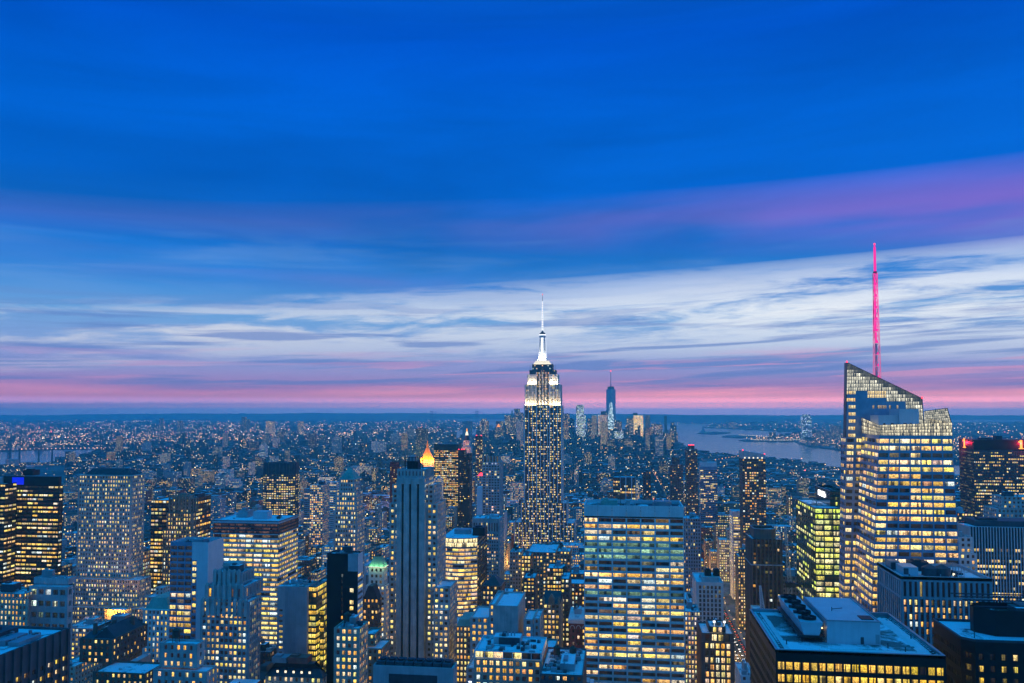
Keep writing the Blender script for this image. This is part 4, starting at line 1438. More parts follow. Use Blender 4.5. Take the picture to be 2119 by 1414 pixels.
def pier_block():
    Y = 455.
    b = B('concrete_pier_block', 'concrete block with tall slots between piers and tanks on the roof')
    x0, x1 = fx(1864, 1195, Y), fx(2053, 1195, Y)
    z1 = fz(1950, 1195, Y)
    yb_ = yback(x0, 1815, 1168)
    nf = int((z1 - 15.5) / 3.75)
    zA = z1 - 2.4
    zB = zA - 8.2
    zC = zB - .9
    nbN, nbE = 16, 12
    Bm = 'grey_concrete'
    for (a, c, nb) in (((x0, Y), (x1, Y), nbN), ((x0, yb_), (x0, Y), nbE), ((x1, Y), (x1, yb_), nbE)):
        col = lit(b.rng, nb, 1, .08, 'warm', 'home') * .3
        b.fac((*a, zB), (*c, zB), (*c, zA), (*a, zA), nb, 1, fw=.5, fh=.94, dep=1.0, mat=Bm, col=col, mg=.6)
        b.fac((*a, zC - nf * 3.75), (*c, zC - nf * 3.75), (*c, zC), (*a, zC), nb, nf, fw=.5, fh=.72, dep=1.0, mat='dark_spandrel', p=.58, pal='warm', mode='home', mg=.6,
              piers=(1, math.hypot(c[0] - a[0], c[1] - a[1]) / nb * .42, .35, Bm))
        for zlo, zhi in ((zA, z1), (zC, zB), (0, zC - nf * 3.75)):
            b.quad('wall', Bm, [[(*a, zlo), (*c, zlo), (*c, zhi), (*a, zhi)]])
    b.quad('wall', Bm, [[(x1, yb_, 0), (x0, yb_, 0), (x0, yb_, z1), (x1, yb_, z1)]])
    t = 1.2
    zr = z1 - 1.6
    for a in (boxq(x0, x0 + t, Y, yb_, zr, z1 + .02), boxq(x1 - t, x1, Y, yb_, zr, z1 + .02), boxq(x0 + t, x1 - t, Y, Y + t, zr, z1 + .04), boxq(x0 + t, x1 - t, yb_ - t, yb_, zr, z1 + .04)):
        b.one('parapet', 'grey_concrete', a)
    b.quad('roof', 'roof_snow', [[(x0 + t, Y + t, zr), (x1 - t, Y + t, zr), (x1 - t, yb_ - t, zr), (x0 + t, yb_ - t, zr)]])
    w, d = x1 - x0, yb_ - Y
    b.one('plant_room', 'pale_metal', boxq(x0 + w * .10, x0 + w * .27, Y + d * .25, Y + d * .55, zr, zr + 4.6), [('louvre', 'slate', boxq(x0 + w * .105, x0 + w * .16, Y + d * .25 - .1, Y + d * .25 + .1, zr + .8, zr + 4))])
    b.one('plant_room', 'grey_metal', boxq(x0 + w * .05, x0 + w * .16, Y + d * .6, Y + d * .8, zr, zr + 5), [('louvre', 'slate', boxq(x0 + w * .06, x0 + w * .15, Y + d * .6 - .1, Y + d * .6 + .1, zr + .8, zr + 4.4))])
    for fx_ in (.42, .56):
        b.one('roof_tank', 'slate', np.r_[frustq(x0 + w * fx_, Y + d * .32, zr, zr + 4.2, 4.0, 4.0, 16), frustq(x0 + w * fx_, Y + d * .32, zr + 4.2, zr + 6.0, 4.1, .4, 16)])
    b.one('plant_room', 'slate', np.r_[boxq(x0 + w * .29, x0 + w * .5, Y + d * .6, Y + d * .8, zr, zr + 5), boxq(x0 + w * .33, x0 + w * .42, Y + d * .62, Y + d * .75, zr + 5, zr + 6)])
    q = []
    for i in range(7):
        xx = x0 + w * (.62 + .03 * i)
        q += [barq((xx, Y + d * .3, zr), (xx, Y + d * .3, zr + 5), .15), barq((xx, Y + d * .6, zr), (xx, Y + d * .6, zr + 5), .15), barq((xx, Y + d * .3, zr + 5), (xx, Y + d * .6, zr + 5), .15)]
    q += [barq((x0 + w * .62, Y + d * y, zr + 5), (x0 + w * .8, Y + d * y, zr + 5), .18) for y in (.3, .45, .6)]
    b.one('pipe_rack', 'grey_metal', np.concatenate(q))
    b.one('roof_lamp', 'glow_cream', boxq(x0 + w * .645, x0 + w * .665, Y + d * .2, Y + d * .22, zr + 1, zr + 2.2))
    b.clutter(x0 + 3, x1 - 3, Y + 3, yb_ - 3, zr, 10, big=False)
    OCC.append((Y, x0, x1, yb_, z1, b.uid))
    b.finish()


pier_block()
# ------------------------------------------------------------------ the other buildings one can name


def T(name, label, Y, tiers, clut=4, tank=0, fin=True, cat='building', **base):
    """tiers from the ground up: dicts with x=(left, right) y=top, optional xs (flank), depth, dy, z0='prev'/number and facade settings"""
    b = B(name, label, cat=cat)
    zprev = 0.
    for i, t in enumerate(tiers):
        k = dict(base)
        k.update(t)
        xl, xr = k.pop('x')
        yt = k.pop('y')
        z0 = k.pop('z0', zprev)
        dep = k.pop('depth', 28.)
        top = blk(b, xl, xr, yt, Y, dep, z0=z0, **k)
        zprev = top[4] + (k.get('par', 1.0) or 0)
    x0, x1, y0, y1, zr = b.top
    if clut:
        b.clutter(x0 + 1, x1 - 1, y0 + 1, y1 - 1, zr, clut)
    for i in range(tank):
        b.tank(x0 + (x1 - x0) * (.3 + .4 * i), y0 + (y1 - y0) * .6, zr)
    b.Y = Y
    if fin:
        b.finish()
    return b


# --- towards the eastern edge
b = T('black_banded_tower', 'black tower with yellow window bands and a blue glowing crown sign', 715,
      [dict(x=(14, 123), y=1004, xs=131, par=0), dict(x=(9, 121), y=986, z0=None, depth=40, bw=200, fw=.01, fh=.01, p=0)] if False else
      [dict(x=(14, 123), y=1004, xs=131, par=.3)], fin=False, clut=0,
      mat='black_metal', bw=5.2, fl=3.85, fw=.94, fh=.42, dep=.35, p=.62, pal='yellow', mg=.6)
x0, x1, y0, y1, zr = b.top
zc = fz(60, 986, 715)
b.one('crown', 'black_metal', np.r_[boxq(fx(8, 990, 715), x1 - .5, y0 - .2, y1 - 2, zr, zc)])
b.quad('roof', 'roof_snow', [[(fx(8, 990, 715) + 1, y0 + 1, zc + .05), (x1 - 2, y0 + 1, zc + .05), (x1 - 2, y1 - 4, zc + .05), (fx(8, 990, 715) + 1, y1 - 4, zc + .05)]])
b.one('crown_sign', 'glow_blue', boxq(fx(26, 990, 715), fx(50, 990, 715), y0 - .5, y0 - .2, fz(40, 1003, 715), fz(40, 988, 715)))
b.one('roof_block', 'black_metal', np.r_[boxq(fx(35, 980, 715), fx(55, 980, 715), y0 + 8, y0 + 18, zc, fz(40, 973, 723)), boxq(fx(38, 980, 715), fx(50, 980, 715), y0 + 10, y0 + 15, fz(40, 973, 723), fz(40, 971, 723))])
b.clutter(x0 + 10, x1 - 6, y0 + 6, y1 - 8, zc, 6, big=False)
b.finish()
T('black_banded_wing', 'narrow black wing with window bands against the blue-signed tower at frame edge', 700, [dict(x=(-60, 11), y=1001, depth=30)],
  mat='black_metal', bw=5.2, fl=3.85, fw=.92, fh=.42, dep=.3, p=.5, pal='cream')

b = T('gothic_stone_tower', 'broad grey gothic stone tower with dark mansard roof and many lit windows', 700,
      [dict(x=(146, 292), y=1258, xs=311, dy=-14), dict(x=(154, 288), y=1199, xs=313, dy=-8), dict(x=(162, 273), y=984, xs=300)],
      fin=False, clut=0, mat='limestone', bw=2.55, fl=3.75, fw=.50, fh=.52, dep=.35, p=.50, pal='cream', mode='home', mg=1.2, piers=(3, .9, .45, 'limestone'))
x0, x1, y0, y1, zr = b.top
b.cornice(x0, x1, y0, y1, zr + 1.2, 1.0, .7, 'limestone')
b.cornice(x0, x1, y0, y1, fz(215, 1042, 700), .8, .5, 'limestone')
zm = fz(215, 970, 706)
b.one('mansard_roof', 'slate', np.r_[frustq((x0 + x1) / 2 + 1, (y0 + y1) / 2, zr, zm, 0, 0, sq=((x1 - x0) / 2 - 2, (y1 - y0) / 2 - 2, (x1 - x0) / 2 - 9, (y1 - y0) / 2 - 7))])
b.quad('roof', 'roof_snow', [[(x1 - 14, y0 + .9, zr + .15), (x1 - 1, y0 + .9, zr + .15), (x1 - 1, y0 + 2, zr + .15), (x1 - 14, y0 + 2, zr + .15)]])
# great arched window frames near the top
for cxp in (184, 218, 250):
    x = fx(cxp, 1010, 700)
    q = []
    for k in range(8):
        a0, a1 = math.pi * k / 8, math.pi * (k + 1) / 8
        zc_ = fz(cxp, 1012, 700)
        q.append(barq((x + 3.1 * math.cos(a0), y0 - .25, zc_ + 4.4 * math.sin(a0)), (x + 3.1 * math.cos(a1), y0 - .25, zc_ + 4.4 * math.sin(a1)), .35))
    for sx in (-3.1, 3.1):
        q.append(barq((x + sx, y0 - .25, zc_ - 5), (x + sx, y0 - .25, zc_), .35))
    b.one('arch_moulding', 'limestone', np.concatenate(q))
b.finish()
T('lit_stone_annexe', 'low stone annexe glowing orange at foot of the gothic tower', 660,
  [dict(x=(217, 258), y=1262, depth=10)], mat='buff', bw=2.6, fl=3.6, fw=.5, fh=.55, dep=.3, p=.45, pal='warm', mode='home', clut=0)
for px in (222, 238, 254):
    l = bpy.data.lights.new('terrace_light', 'POINT')
    l.energy, l.color, l.shadow_soft_size = 9000, (1, .42, .05), .6
    o = bpy.data.objects.new('terrace_light', l)
    COL.objects.link(o)
    o.location = (fx(px, 1262, 655), 656.0, fz(px, 1268, 656))
T('brutalist_box', 'grey stacked concrete box with recessed dark window bays below the banded tower', 560,
  [dict(x=(60, 140), y=1214, xs=152, p=.12), dict(x=(70, 142), y=1196, xs=158, dy=8, p=0, bw=60, fw=.02, fh=.02, dep=0.06)],
  mat='concrete', bw=6.3, fl=8.5, fw=.74, fh=.48, dep=1.4, pal='cool', mode='home', mg=1.2, clut=3)
T('cream_office', 'cream stone office with rows of warm windows at the edge of frame', 545,
  [dict(x=(-25, 57), y=1240, xs=60), dict(x=(-25, 48), y=1228, dy=4, depth=20)], mat='buff', bw=3., fl=3.9, fw=.5, fh=.56, dep=.4, p=.72, pal='warm', mode='home', mg=1, clut=4)
b = T('dark_pier_block', 'dark office block with snowy machinery roof in the near corner', 262,
      [dict(x=(-220, -30), y=1364, xs=142)], fin=False, clut=0, mat='dark_stone', bw=4.4, fl=3.9, fw=.6, fh=.45, dep=.8, p=.62, pal='yellow', mg=.8, mt=9.5, piers=(1, 1.2, .7, 'dark_stone'))
x0, x1, y0, y1, zr = b.top
for i in range(5):
    b.one('roof_duct', 'grey_metal', boxq(x0 + 6 + i * 5.5, x0 + 10.5 + i * 5.5, y0 + 20, y1 - 12, zr, zr + 1.6 + .3 * (i % 2)))
b.one('plant_room', 'slate', np.r_[boxq(x1 - 26, x1 - 16, y1 - 20, y1 - 8, zr, zr + 3), boxq(x1 - 24, x1 - 20, y1 - 18, y1 - 12, zr + 3, zr + 4)])
b.one('satellite_dish', 'white_panel', np.r_[frustq(x1 - 9, y0 + 24, zr + .8, zr + 1.8, .4, 1.5, 14, cap=False), barq((x1 - 9, y0 + 24, zr - .1), (x1 - 9, y0 + 24, zr + .9), .2)])
b.clutter(x0 + 4, x1 - 2, y0 + 6, y1 - 4, zr, 26, big=False)
b.finish()
b = T('gabled_dark_block', 'dark brown block with steep gabled roofs in front of the gothic tower', 440,
      [dict(x=(192, 300), y=1392, dy=-14, depth=20, p=.6), dict(x=(165, 232), y=1322, xs=305)], fin=False, clut=0, mat='brown_brick', bw=3.4, fl=3.6, fw=.42, fh=.5, dep=.3, p=.42, pal='yellow', mode='home', mg=1)
x0, x1, y0, y1, zr = b.top
zt = fz(230, 1287, 455)
b.one('gable_roof', 'slate', gableq(x0 + (x1 - x0) * .35, x1, y0 + 4, y1 - 4, zr, zt, 'y'))
b.one('gable_roof', 'slate', gableq(x0 + .5, x0 + (x1 - x0) * .36, y0 + 1, y0 + 18, zr, zt - 4, 'x'))
for i in range(3):
    b.one('chimney', 'brown_brick', boxq(x0 + 4 + i * 6, x0 + 5.6 + i * 6, y0 + 6 + i * 9, y0 + 8 + i * 9, zr, zt + 1))
b.finish()
T('dark_gridded_slab', 'dark glass slab with yellow floors behind the pinnacled gothic crown', 780, [dict(x=(313, 352), y=1035, depth=30), dict(x=(386, 406), y=1030, depth=30, z0=0, pal='warm', p=.3)],
  mat='dark_glass', bw=4.2, fl=3.8, fw=.86, fh=.5, dep=.2, p=.7, pal='yellow', clut=3)
b = T('pinnacled_tower', 'slender dark stone tower with pinnacled crown against the dark slab', 740,
      [dict(x=(337, 398), y=1098, xs=408), dict(x=(346, 397), y=1062, xs=405, dy=3), dict(x=(351, 392), y=1033, dy=6, depth=16, p=.12)],
      fin=False, clut=0, mat='tan', bw=2.6, fl=3.7, fw=.5, fh=.55, dep=.4, p=.62, pal='cream', mode='home', mg=.8, piers=(2, .9, .8, 'tan'))
x0, x1, y0, y1, zr = b.top
for i in range(7):
    x = x0 + (x1 - x0) * (i + .0) / 6
    b.one('pinnacle', 'tan', np.r_[frustq(x, y0, zr - 8, zr + 3.5, 0, 0, sq=(.8, .8, .6, .6)), frustq(x, y0, zr + 3.5, zr + 6.2 - abs(i - 3) * .4, 0, 0, sq=(.6, .6, .08, .08))])
b.one('crown_block', 'tan', np.r_[boxq(x0 + 3, x1 - 3, y0 + 3, y1 - 3, zr, zr + 4), boxq(x0 + 6, x1 - 6, y0 + 5, y1 - 5, zr + 4, zr + 5.5)])
b.finish()
# --- white-flanked glass tower, banded office, art deco tower
Y = 520.
b = B('white_flank_glass_tower', 'narrow tower with glass front and blank white flank')
z1 = fz(400, 1122, Y)
xa, xm, xb = fx(353, 1122, Y), fx(398, 1122, Y), fx(431, 1122, Y)
yb_ = yback(xb, 463, 1112)
nf = 44
fl = z1 / nf
col = lit(b.rng, 3, nf, .55, 'yellow', 'office')
col[:, nf - 8:] = .02
b.fac((xa, Y, 0), (xm, Y, 0), (xm, Y, z1 - 2), (xa, Y, z1 - 2), 3, nf, fw=.9, fh=.62, dep=.3, part='glazing', mat='blue_glass', col=col)
b.quad('glazing', 'blue_glass', [[(xa, Y, z1 - 2), (xm, Y, z1 - 2), (xm, Y, z1), (xa, Y, z1)]])
xmm = xm + (xb - xm) * .3
b.fac((xm, Y, 0), (xmm, Y, 0), (xmm, Y, z1 - 12), (xm, Y, z1 - 12), 1, nf - 3, fw=.8, fh=.55, dep=.3, part='glazing', mat='blue_glass', p=.4, pal='yellow')
b.quad('wall', 'white_panel', [[(xm, Y, z1 - 12), (xmm, Y, z1 - 12), (xmm, Y, z1), (xm, Y, z1)], [(xmm, Y, 0), (xb, Y, 0), (xb, Y, z1), (xmm, Y, z1)]])
b.fac((xb, Y, 0), (xb, yb_, 0), (xb, yb_, z1), (xb, Y, z1), 4, 15, fw=.12, fh=.16, dep=.2, mat='white_panel', p=.15, pal='dim', mode='home', mg=8, mb=60, mt=22)
b.quad('wall', 'white_panel', [[(xb, yb_, 0), (xa, yb_, 0), (xa, yb_, z1), (xb, yb_, z1)], [(xa, yb_, 0), (xa, Y, 0), (xa, Y, z1), (xa, yb_, z1)]])
b.quad('roof', 'roof_dark', [[(xa, Y, z1 - 3), (xb, Y, z1 - 3), (xb, yb_, z1 - 3), (xa, yb_, z1 - 3)]])
b.clutter(xa + 2, xb - 2, Y + 3, yb_ - 3, z1 - 3, 6)
OCC.append((Y, xa, xb, yb_, z1, b.uid))
b.finish()

Y = 640.
b = B('banded_office_block', 'broad office block with bright cream window bands and snowy roof')
x0, x1 = fx(441, 1078, Y), fx(577, 1078, Y)
z1 = fz(509, 1078, Y)
yb_ = yback(x1, 617.5, 1064)
zA = z1 - 2.0
zB = z1 - 10.5
nf = int(zB / 3.82)
for (a, c, nb) in (((x0, Y), (x1, Y), 8), ((x1, Y), (x1, yb_), 12), ((x0, yb_), (x0, Y), 12)):
    b.fac((*a, 0), (*c, 0), (*c, zB), (*a, zB), nb, nf, fw=.95, fh=.52, dep=.5, mat='dark_spandrel', p=.93, pal='cream', bands=(1.15, .25, 'white_panel'))
    b.fac((*a, zB), (*c, zB), (*c, zA), (*a, zA), nb, 3, fw=.97, fh=.55, dep=.5, mat='slate', col=np.tile(np.array([.06, .03, .02]), (nb, 3, 1)) * b.rng.uniform(.2, 2., (nb, 3, 1)))
    b.quad('wall', 'pale_metal', [[(*a, zA), (*c, zA), (*c, z1), (*a, z1)]])
b.quad('wall', 'slate', [[(x1, yb_, 0), (x0, yb_, 0), (x0, yb_, z1), (x1, yb_, z1)]])
b.quad('roof', 'roof_snow', [[(x0, Y, z1 - .5), (x1, Y, z1 - .5), (x1, yb_, z1 - .5), (x0, yb_, z1 - .5)]])
for e in (boxq(x0, x0 + .6, Y, yb_, z1 - .5, z1 + .3), boxq(x1 - .6, x1, Y, yb_, z1 - .5, z1 + .3), boxq(x0 + .6, x1 - .6, Y, Y + .6, z1 - .5, z1 + .32)):
    b.one('parapet', 'pale_metal', e)
b.one('penthouse', 'pale_metal', boxq(fx(524, 1060, Y + 14), fx(553, 1060, Y + 14), Y + 14, Y + 24, z1 - .5, fz(540, 1059, Y + 14)))
b.one('penthouse', 'grey_metal', np.r_[boxq(fx(492, 1060, Y + 22), fx(512, 1060, Y + 22), Y + 22, Y + 34, z1 - .5, z1 + 5), boxq(fx(496, 1060, Y + 22), fx(505, 1060, Y + 22), Y + 25, Y + 30, z1 + 5, z1 + 7)])
b.clutter(x0 + 2, x1 - 2, Y + 4, yb_ - 4, z1 - .5, 8, big=False)
OCC.append((Y, x0, x1, yb_, z1, b.uid))
b.finish()

b = T('art_deco_tower', 'stepped art deco stone tower with scalloped buttress crown', 480,
      [dict(x=(415, 515), y=1244, xs=540, fw=.66), dict(x=(424, 507), y=1213, dy=4, depth=26, p=.2, fl=7, fh=.6, bw=4.6, fw=.3),
       dict(x=(441, 500), y=1184, dy=8, depth=18, p=.05, fl=8, fh=.6, bw=4.2, fw=.34)],
      fin=False, clut=2, mat='grey_concrete', bw=3.05, fl=3.65, fw=.6, fh=.55, dep=.5, p=.62, pal='warm', mode='home', mg=1.2, piers=(1, .75, .4, 'limestone'))
for px0, px1, yt, yy, step in ((415, 515, 1244, 480, 9), (424, 507, 1213, 484, 7), (441, 500, 1184, 488, 6)):
    xa, xb = fx(px0, yt, yy), fx(px1, yt, yy)
    zt = fz((px0 + px1) / 2, yt, yy)
    for i in range(step):
        x = xa + (xb - xa) * (i + .5) / step
        b.one('buttress', 'limestone', np.r_[frustq(x, yy - .3, zt - 9, zt + .8, 0, 0, sq=(1.0, .8, .9, .7)), frustq(x, yy - .3, zt + .8, zt + 1.8, 0, 0, sq=(.9, .7, .4, .35))])
x0, x1, y0, y1, zr = b.top
xa, xb = fx(463, 1175, 496), fx(496, 1175, 496)
b.one('crown_drum', 'limestone', np.r_[boxq(xa, xb, 495, 504, zr - .5, fz(480, 1166, 495)), boxq(xa - .5, xb + .5, 494.5, 504.5, fz(480, 1172, 495), fz(480, 1171, 495) + .3)])
b.finish()
T('corniced_block', 'pale stone block with penthouse terrace in front of the art deco tower', 385,
  [dict(x=(317, 428), y=1388, xs=449), dict(x=(331, 408), y=1332, xs=424, dy=4)], mat='limestone', bw=3.6, fl=4.0, fw=.42, fh=.55, dep=.5, p=.45, pal='warm', mode='home', mg=1.5, clut=6, tank=1)
b = T('mansard_classic_block', 'classic stone block with columns and greenish mansard beside the glass tower', 585,
      [dict(x=(296, 350), y=1262, depth=30, mat='white_stone'), ], fin=False, clut=0, bw=3., fl=4.0, fw=.45, fh=.6, dep=.5, p=.5, pal='yellow', mode='home', mg=1, piers=(1, .7, .4, 'white_stone'))
x0, x1, y0, y1, zr = b.top
b.one('mansard_roof', 'copper_green', frustq((x0 + x1) / 2, (y0 + y1) / 2, zr, zr + 9, 0, 0, sq=((x1 - x0) / 2 - .4, (y1 - y0) / 2 - .4, (x1 - x0) / 2 - 5, (y1 - y0) / 2 - 5)))
b.cornice(x0, x1, y0, y1, zr + 1.2, .8, .7, 'white_stone')
b.finish()
T('stone_setback_block', 'grey stone block with small bulkhead between dark slab and classic block', 640, [dict(x=(298, 352), y=1236, depth=24), dict(x=(322, 338), y=1216, dy=8, depth=10, p=0)],
  mat='limestone', bw=3.2, fl=3.8, fw=.45, fh=.5, dep=.3, p=.4, pal='warm', mode='home', clut=2)
# --- concrete slab with green glass wing
Y = 520.
b = B('blank_concrete_slab', 'blank grey concrete slab with stepped green glass wing on its flank')
x0, x1 = fx(574, 1214, Y), fx(636, 1214, Y)
z1 = fz(600, 1214, Y)
xw = x0 + (x1 - x0) * .26
nf = int(z1 / 3.75)
for i in range(9):   # precast panels
    xa, xb = xw + (x1 - xw) * i / 9 + .05, xw + (x1 - xw) * (i + 1) / 9 - .05
    for j in range(6):
        b.one('concrete_panel', 'grey_concrete', boxq(xa, xb, Y - .12, Y + .3, z1 * j / 6 + .06, z1 * (j + 1) / 6 - .06))
b.fac((x0, Y, 0), (xw, Y, 0), (xw, Y, z1), (x0, Y, z1), 1, nf, fw=.42, fh=.4, dep=.3, mat='concrete', p=.55, pal='yellow', mode='home', mt=14)
yb_ = yback(x1, 660, 1212)
b.quad('wall', 'grey_concrete', [[(xw, Y + .3, 0), (x1, Y + .3, 0), (x1, Y + .3, z1), (xw, Y + .3, z1)], [(x1, Y, 0), (x1, yb_, 0), (x1, yb_, z1), (x1, Y, z1)], [(x1, yb_, 0), (x0, yb_, 0), (x0, yb_, z1), (x1, yb_, z1)], [(x0, yb_, 0), (x0, Y, 0), (x0, Y, z1), (x0, yb_, z1)]])
b.quad('roof', 'roof_gravel', [[(x0, Y, z1 - .02), (x1, Y, z1 - .02), (x1, yb_, z1 - .02), (x0, yb_, z1 - .02)]])
b.clutter(x0 + 2, x1 - 2, Y + 2, yb_ - 2, z1, 10, big=False)
OCC.append((Y, x0, x1, yb_, z1, b.uid))
for (pl, pr, ptop, dy, dd) in ((637, 655, 1214, 3, 30), (655, 671, 1262, 10, 30), (671, 686, 1275, 18, 26)):
    xa, xb = fx(pl, ptop, Y + dy), fx(pr, ptop, Y + dy)
    b.tier(xa, xb, Y + dy, Y + dy + dd, 0, fz(650, ptop, Y + dy), bw=2.8, fl=3.75, fw=.9, fh=.62, dep=.2, part='glass_wing', mat='green_glass', p=.75, pal='gold', mg=.2, roof='roof_gravel')
b.finish()
b = T('dormered_mansion', 'low block with dark hipped roof and five lit dormers', 470, [dict(x=(549, 668), y=1400, xs=676)], fin=False, clut=0, mat='buff', bw=3.4, fl=3.8, fw=.45, fh=.6, dep=.4, p=.7, pal='yellow', mode='home', mg=1)
x0, x1, y0, y1, zr = b.top
cxr, cyr = (x0 + x1) / 2, (y0 + y1) / 2
b.one('hipped_roof', 'slate', frustq(cxr, cyr, zr + .6, zr + 8.5, 0, 0, sq=((x1 - x0) / 2 + .4, (y1 - y0) / 2 + .4, (x1 - x0) / 2 - 6, (y1 - y0) / 2 - 6)))
for i in range(5):
    x = x0 + (x1 - x0) * (.2 + .14 * i)
    b.one('dormer', 'slate', np.r_[boxq(x - .9, x + .9, y0 + 1.2, y0 + 5, zr + 1.5, zr + 4), gableq(x - 1.1, x + 1.1, y0 + 1.0, y0 + 5, zr + 4, zr + 5, 'y')], [('pane', 'glow_cream', boxq(x - .65, x + .65, y0 + 1.12, y0 + 1.25, zr + 1.8, zr + 3.8))])
b.one('plant_room', 'red_brick', np.r_[boxq(cxr - 4, cxr + 8, cyr - 3, cyr + 5, zr + 8.4, zr + 12), boxq(cxr - 3, cxr + 2, cyr - 2, cyr + 2, zr + 12, zr + 13)])
b.one('roof_unit', 'grey_metal', np.r_[boxq(cxr - 14, cxr - 5, cyr - 3, cyr + 5, zr + 8.4, zr + 11.5), boxq(cxr - 13, cxr - 9, cyr - 2, cyr + 3, zr + 11.5, zr + 12.5)])
b.finish()
# --- dark chamfered tower and its far neighbours
Y = 1350.
b = B('chamfered_dark_tower', 'dark chamfered tower with blank crown and glowing lower floors, standing alone mid-distance')
z1, zc = fz(574, 958, Y), fz(574, 982, Y)
xs_ = [fx(p, 980, Y) for p in (541, 552, 597, 608)]
P = [(xs_[0], Y + 24), (xs_[0], Y + 7), (xs_[1], Y), (xs_[2], Y), (xs_[3], Y + 7), (xs_[3], Y + 24)]
nf = int(zc / 3.9)
for i, (a, c) in enumerate(zip(P[:-1], P[1:])):
    b.fac((*a, 0), (*c, 0), (*c, zc), (*a, zc), (5, 3, 9, 3, 5)[i], nf, fw=.72, fh=.5, dep=.4, mat='dark_stone', p=.62, pal='cream', mode='office', piers=(3, 1.2, .6, 'dark_stone'))
    b.quad('crown', 'slate', [[(*a, zc), (*c, zc), (*c, z1), (*a, z1)]])
    for k in range((4, 3, 6, 3, 4)[i]):
        n_ = (4, 3, 6, 3, 4)[i]
        t = (k + .5) / n_
        b.quad('crown', 'dark_stone', barq((a[0] + (c[0] - a[0]) * t, a[1] + (c[1] - a[1]) * t, zc), (a[0] + (c[0] - a[0]) * t, a[1] + (c[1] - a[1]) * t, z1 + .5), .7))
b.quad('roof', 'roof_dark', [[(P[0][0], P[0][1], z1 - 1), (P[1][0], P[1][1], z1 - 1), (P[4][0], P[4][1], z1 - 1), (P[5][0], P[5][1], z1 - 1)], [(P[1][0], P[1][1], z1 - 1), (P[2][0], P[2][1], z1 - 1), (P[3][0], P[3][1], z1 - 1), (P[4][0], P[4][1], z1 - 1)]])
b.quad('wall', 'dark_stone', [[(*P[-1], 0), (*P[0], 0), (*P[0], z1), (*P[-1], z1)]])
OCC.append((Y, xs_[0], xs_[3], Y + 24, z1, b.uid))
b.finish()
T('unfinished_frame_block', 'unfinished concrete frame block lit orange on every floor', 1250, [dict(x=(641, 668), y=1004, xs=682, depth=26)], mat='concrete', bw=3., fl=3.6, fw=.8, fh=.6, dep=.8, p=.62, pal='warm', mode='home', clut=3)
T('banded_white_block', 'pale banded block just behind the unfinished orange frame', 1400, [dict(x=(676, 697), y=998, depth=20), dict(x=(629, 645), y=1012, depth=20, z0=0)], mat='white_panel', bw=6, fl=3.6, fw=.95, fh=.42, dep=.3, p=.2, pal='cream', clut=2)
b = T('green_pyramid_tower', 'stone tower with green pyramid roof, lit from base to arcade', 700,
      [dict(x=(691, 739), y=1058, xs=755), dict(x=(694, 737), y=1018, xs=751, dy=3), dict(x=(702, 733), y=992, xs=746, dy=6, p=.35)],
      fin=False, clut=0, mat='limestone', bw=2.5, fl=3.85, fw=.55, fh=.52, dep=.35, p=.62, pal='cream', mode='home', mg=1.2)
x0, x1, y0, y1, zr = b.top
b.cornice(x0, x1, y0, y1, zr + 1.2, 1.0, .8)
b.one('pyramid_roof', 'copper_green', frustq((x0 + x1) / 2, (y0 + y1) / 2, zr + 1.2, fz(722, 968, 715), 0, 0, sq=((x1 - x0) / 2, (y1 - y0) / 2, 1.2, 1.2)), [('finial', 'copper_green', barq(((x0 + x1) / 2, (y0 + y1) / 2, fz(722, 968, 715)), ((x0 + x1) / 2, (y0 + y1) / 2, fz(722, 962, 715)), .2))])
for py in (1058, 1018):
    pass
b.finish()
b = T('black_slab', 'black windowless slab with one column of lit stair windows', 505, [dict(x=(677, 741), y=1146, xs=751.5)], fin=False, clut=5,
      mat='black_metal', bw=70, fl=3.75, fw=.06, fh=.5, dep=.2, p=.0, side=dict(bw=8, fw=.94, fh=.46, p=.55, mat='white_panel', pal='yellow', mt=12), mt=12)
x0, x1, y0, y1, zr = b.top
b.one('crown_panel', 'grey_concrete', boxq(x0 + (x1 - x0) * .68, x1 - .1, y0 - .15, y0 + .2, zr - 10, zr + 1))
n = int((zr - 20) / 3.75)
for j in range(n):
    if b.rng.random() < .62:
        z = 3 + j * 3.75
        xx = x0 + (x1 - x0) * .75
        b.panes([[(xx, y0 - .06, z), (xx + 2.2, y0 - .06, z), (xx + 2.2, y0 - .06, z + 2.3), (xx, y0 - .06, z + 2.3)]], np.array(PAL['yellow'][j % 4]) * 1.1)
b.finish()
b = T('green_lantern_tower', 'stone tower with green glowing hipped copper roof beside the black slab', 590,
      [dict(x=(757, 799), y=1212, xs=806), dict(x=(763, 795), y=1174, xs=802, dy=2, p=.15)], fin=False, clut=0, mat='white_stone', bw=3., fl=3.8, fw=.52, fh=.52, dep=.4, p=.8, pal='warm', mode='home', mg=1)
x0, x1, y0, y1, zr = b.top
zt = fz(780, 1149, 600)
b.one('copper_roof', 'copper_green', frustq((x0 + x1) / 2, (y0 + y1) / 2, zr + 1.0, zt, 0, 0, sq=((x1 - x0) / 2 + .3, (y1 - y0) / 2 + .3, 2.6, 2.4)), [('roof_cap', 'slate', frustq((x0 + x1) / 2, (y0 + y1) / 2, zt, zt + 1.4, 2.6, 2.6, 10)), ('eaves_light', 'glow_cream', np.r_[barq((x0 - .6, y0 - .6, zr + 1.1), (x1 + .6, y0 - .6, zr + 1.1), .15), barq((x1 + .6, y0 - .6, zr + 1.1), (x1 + .6, y1, zr + 1.1), .15)])])
b.finish()
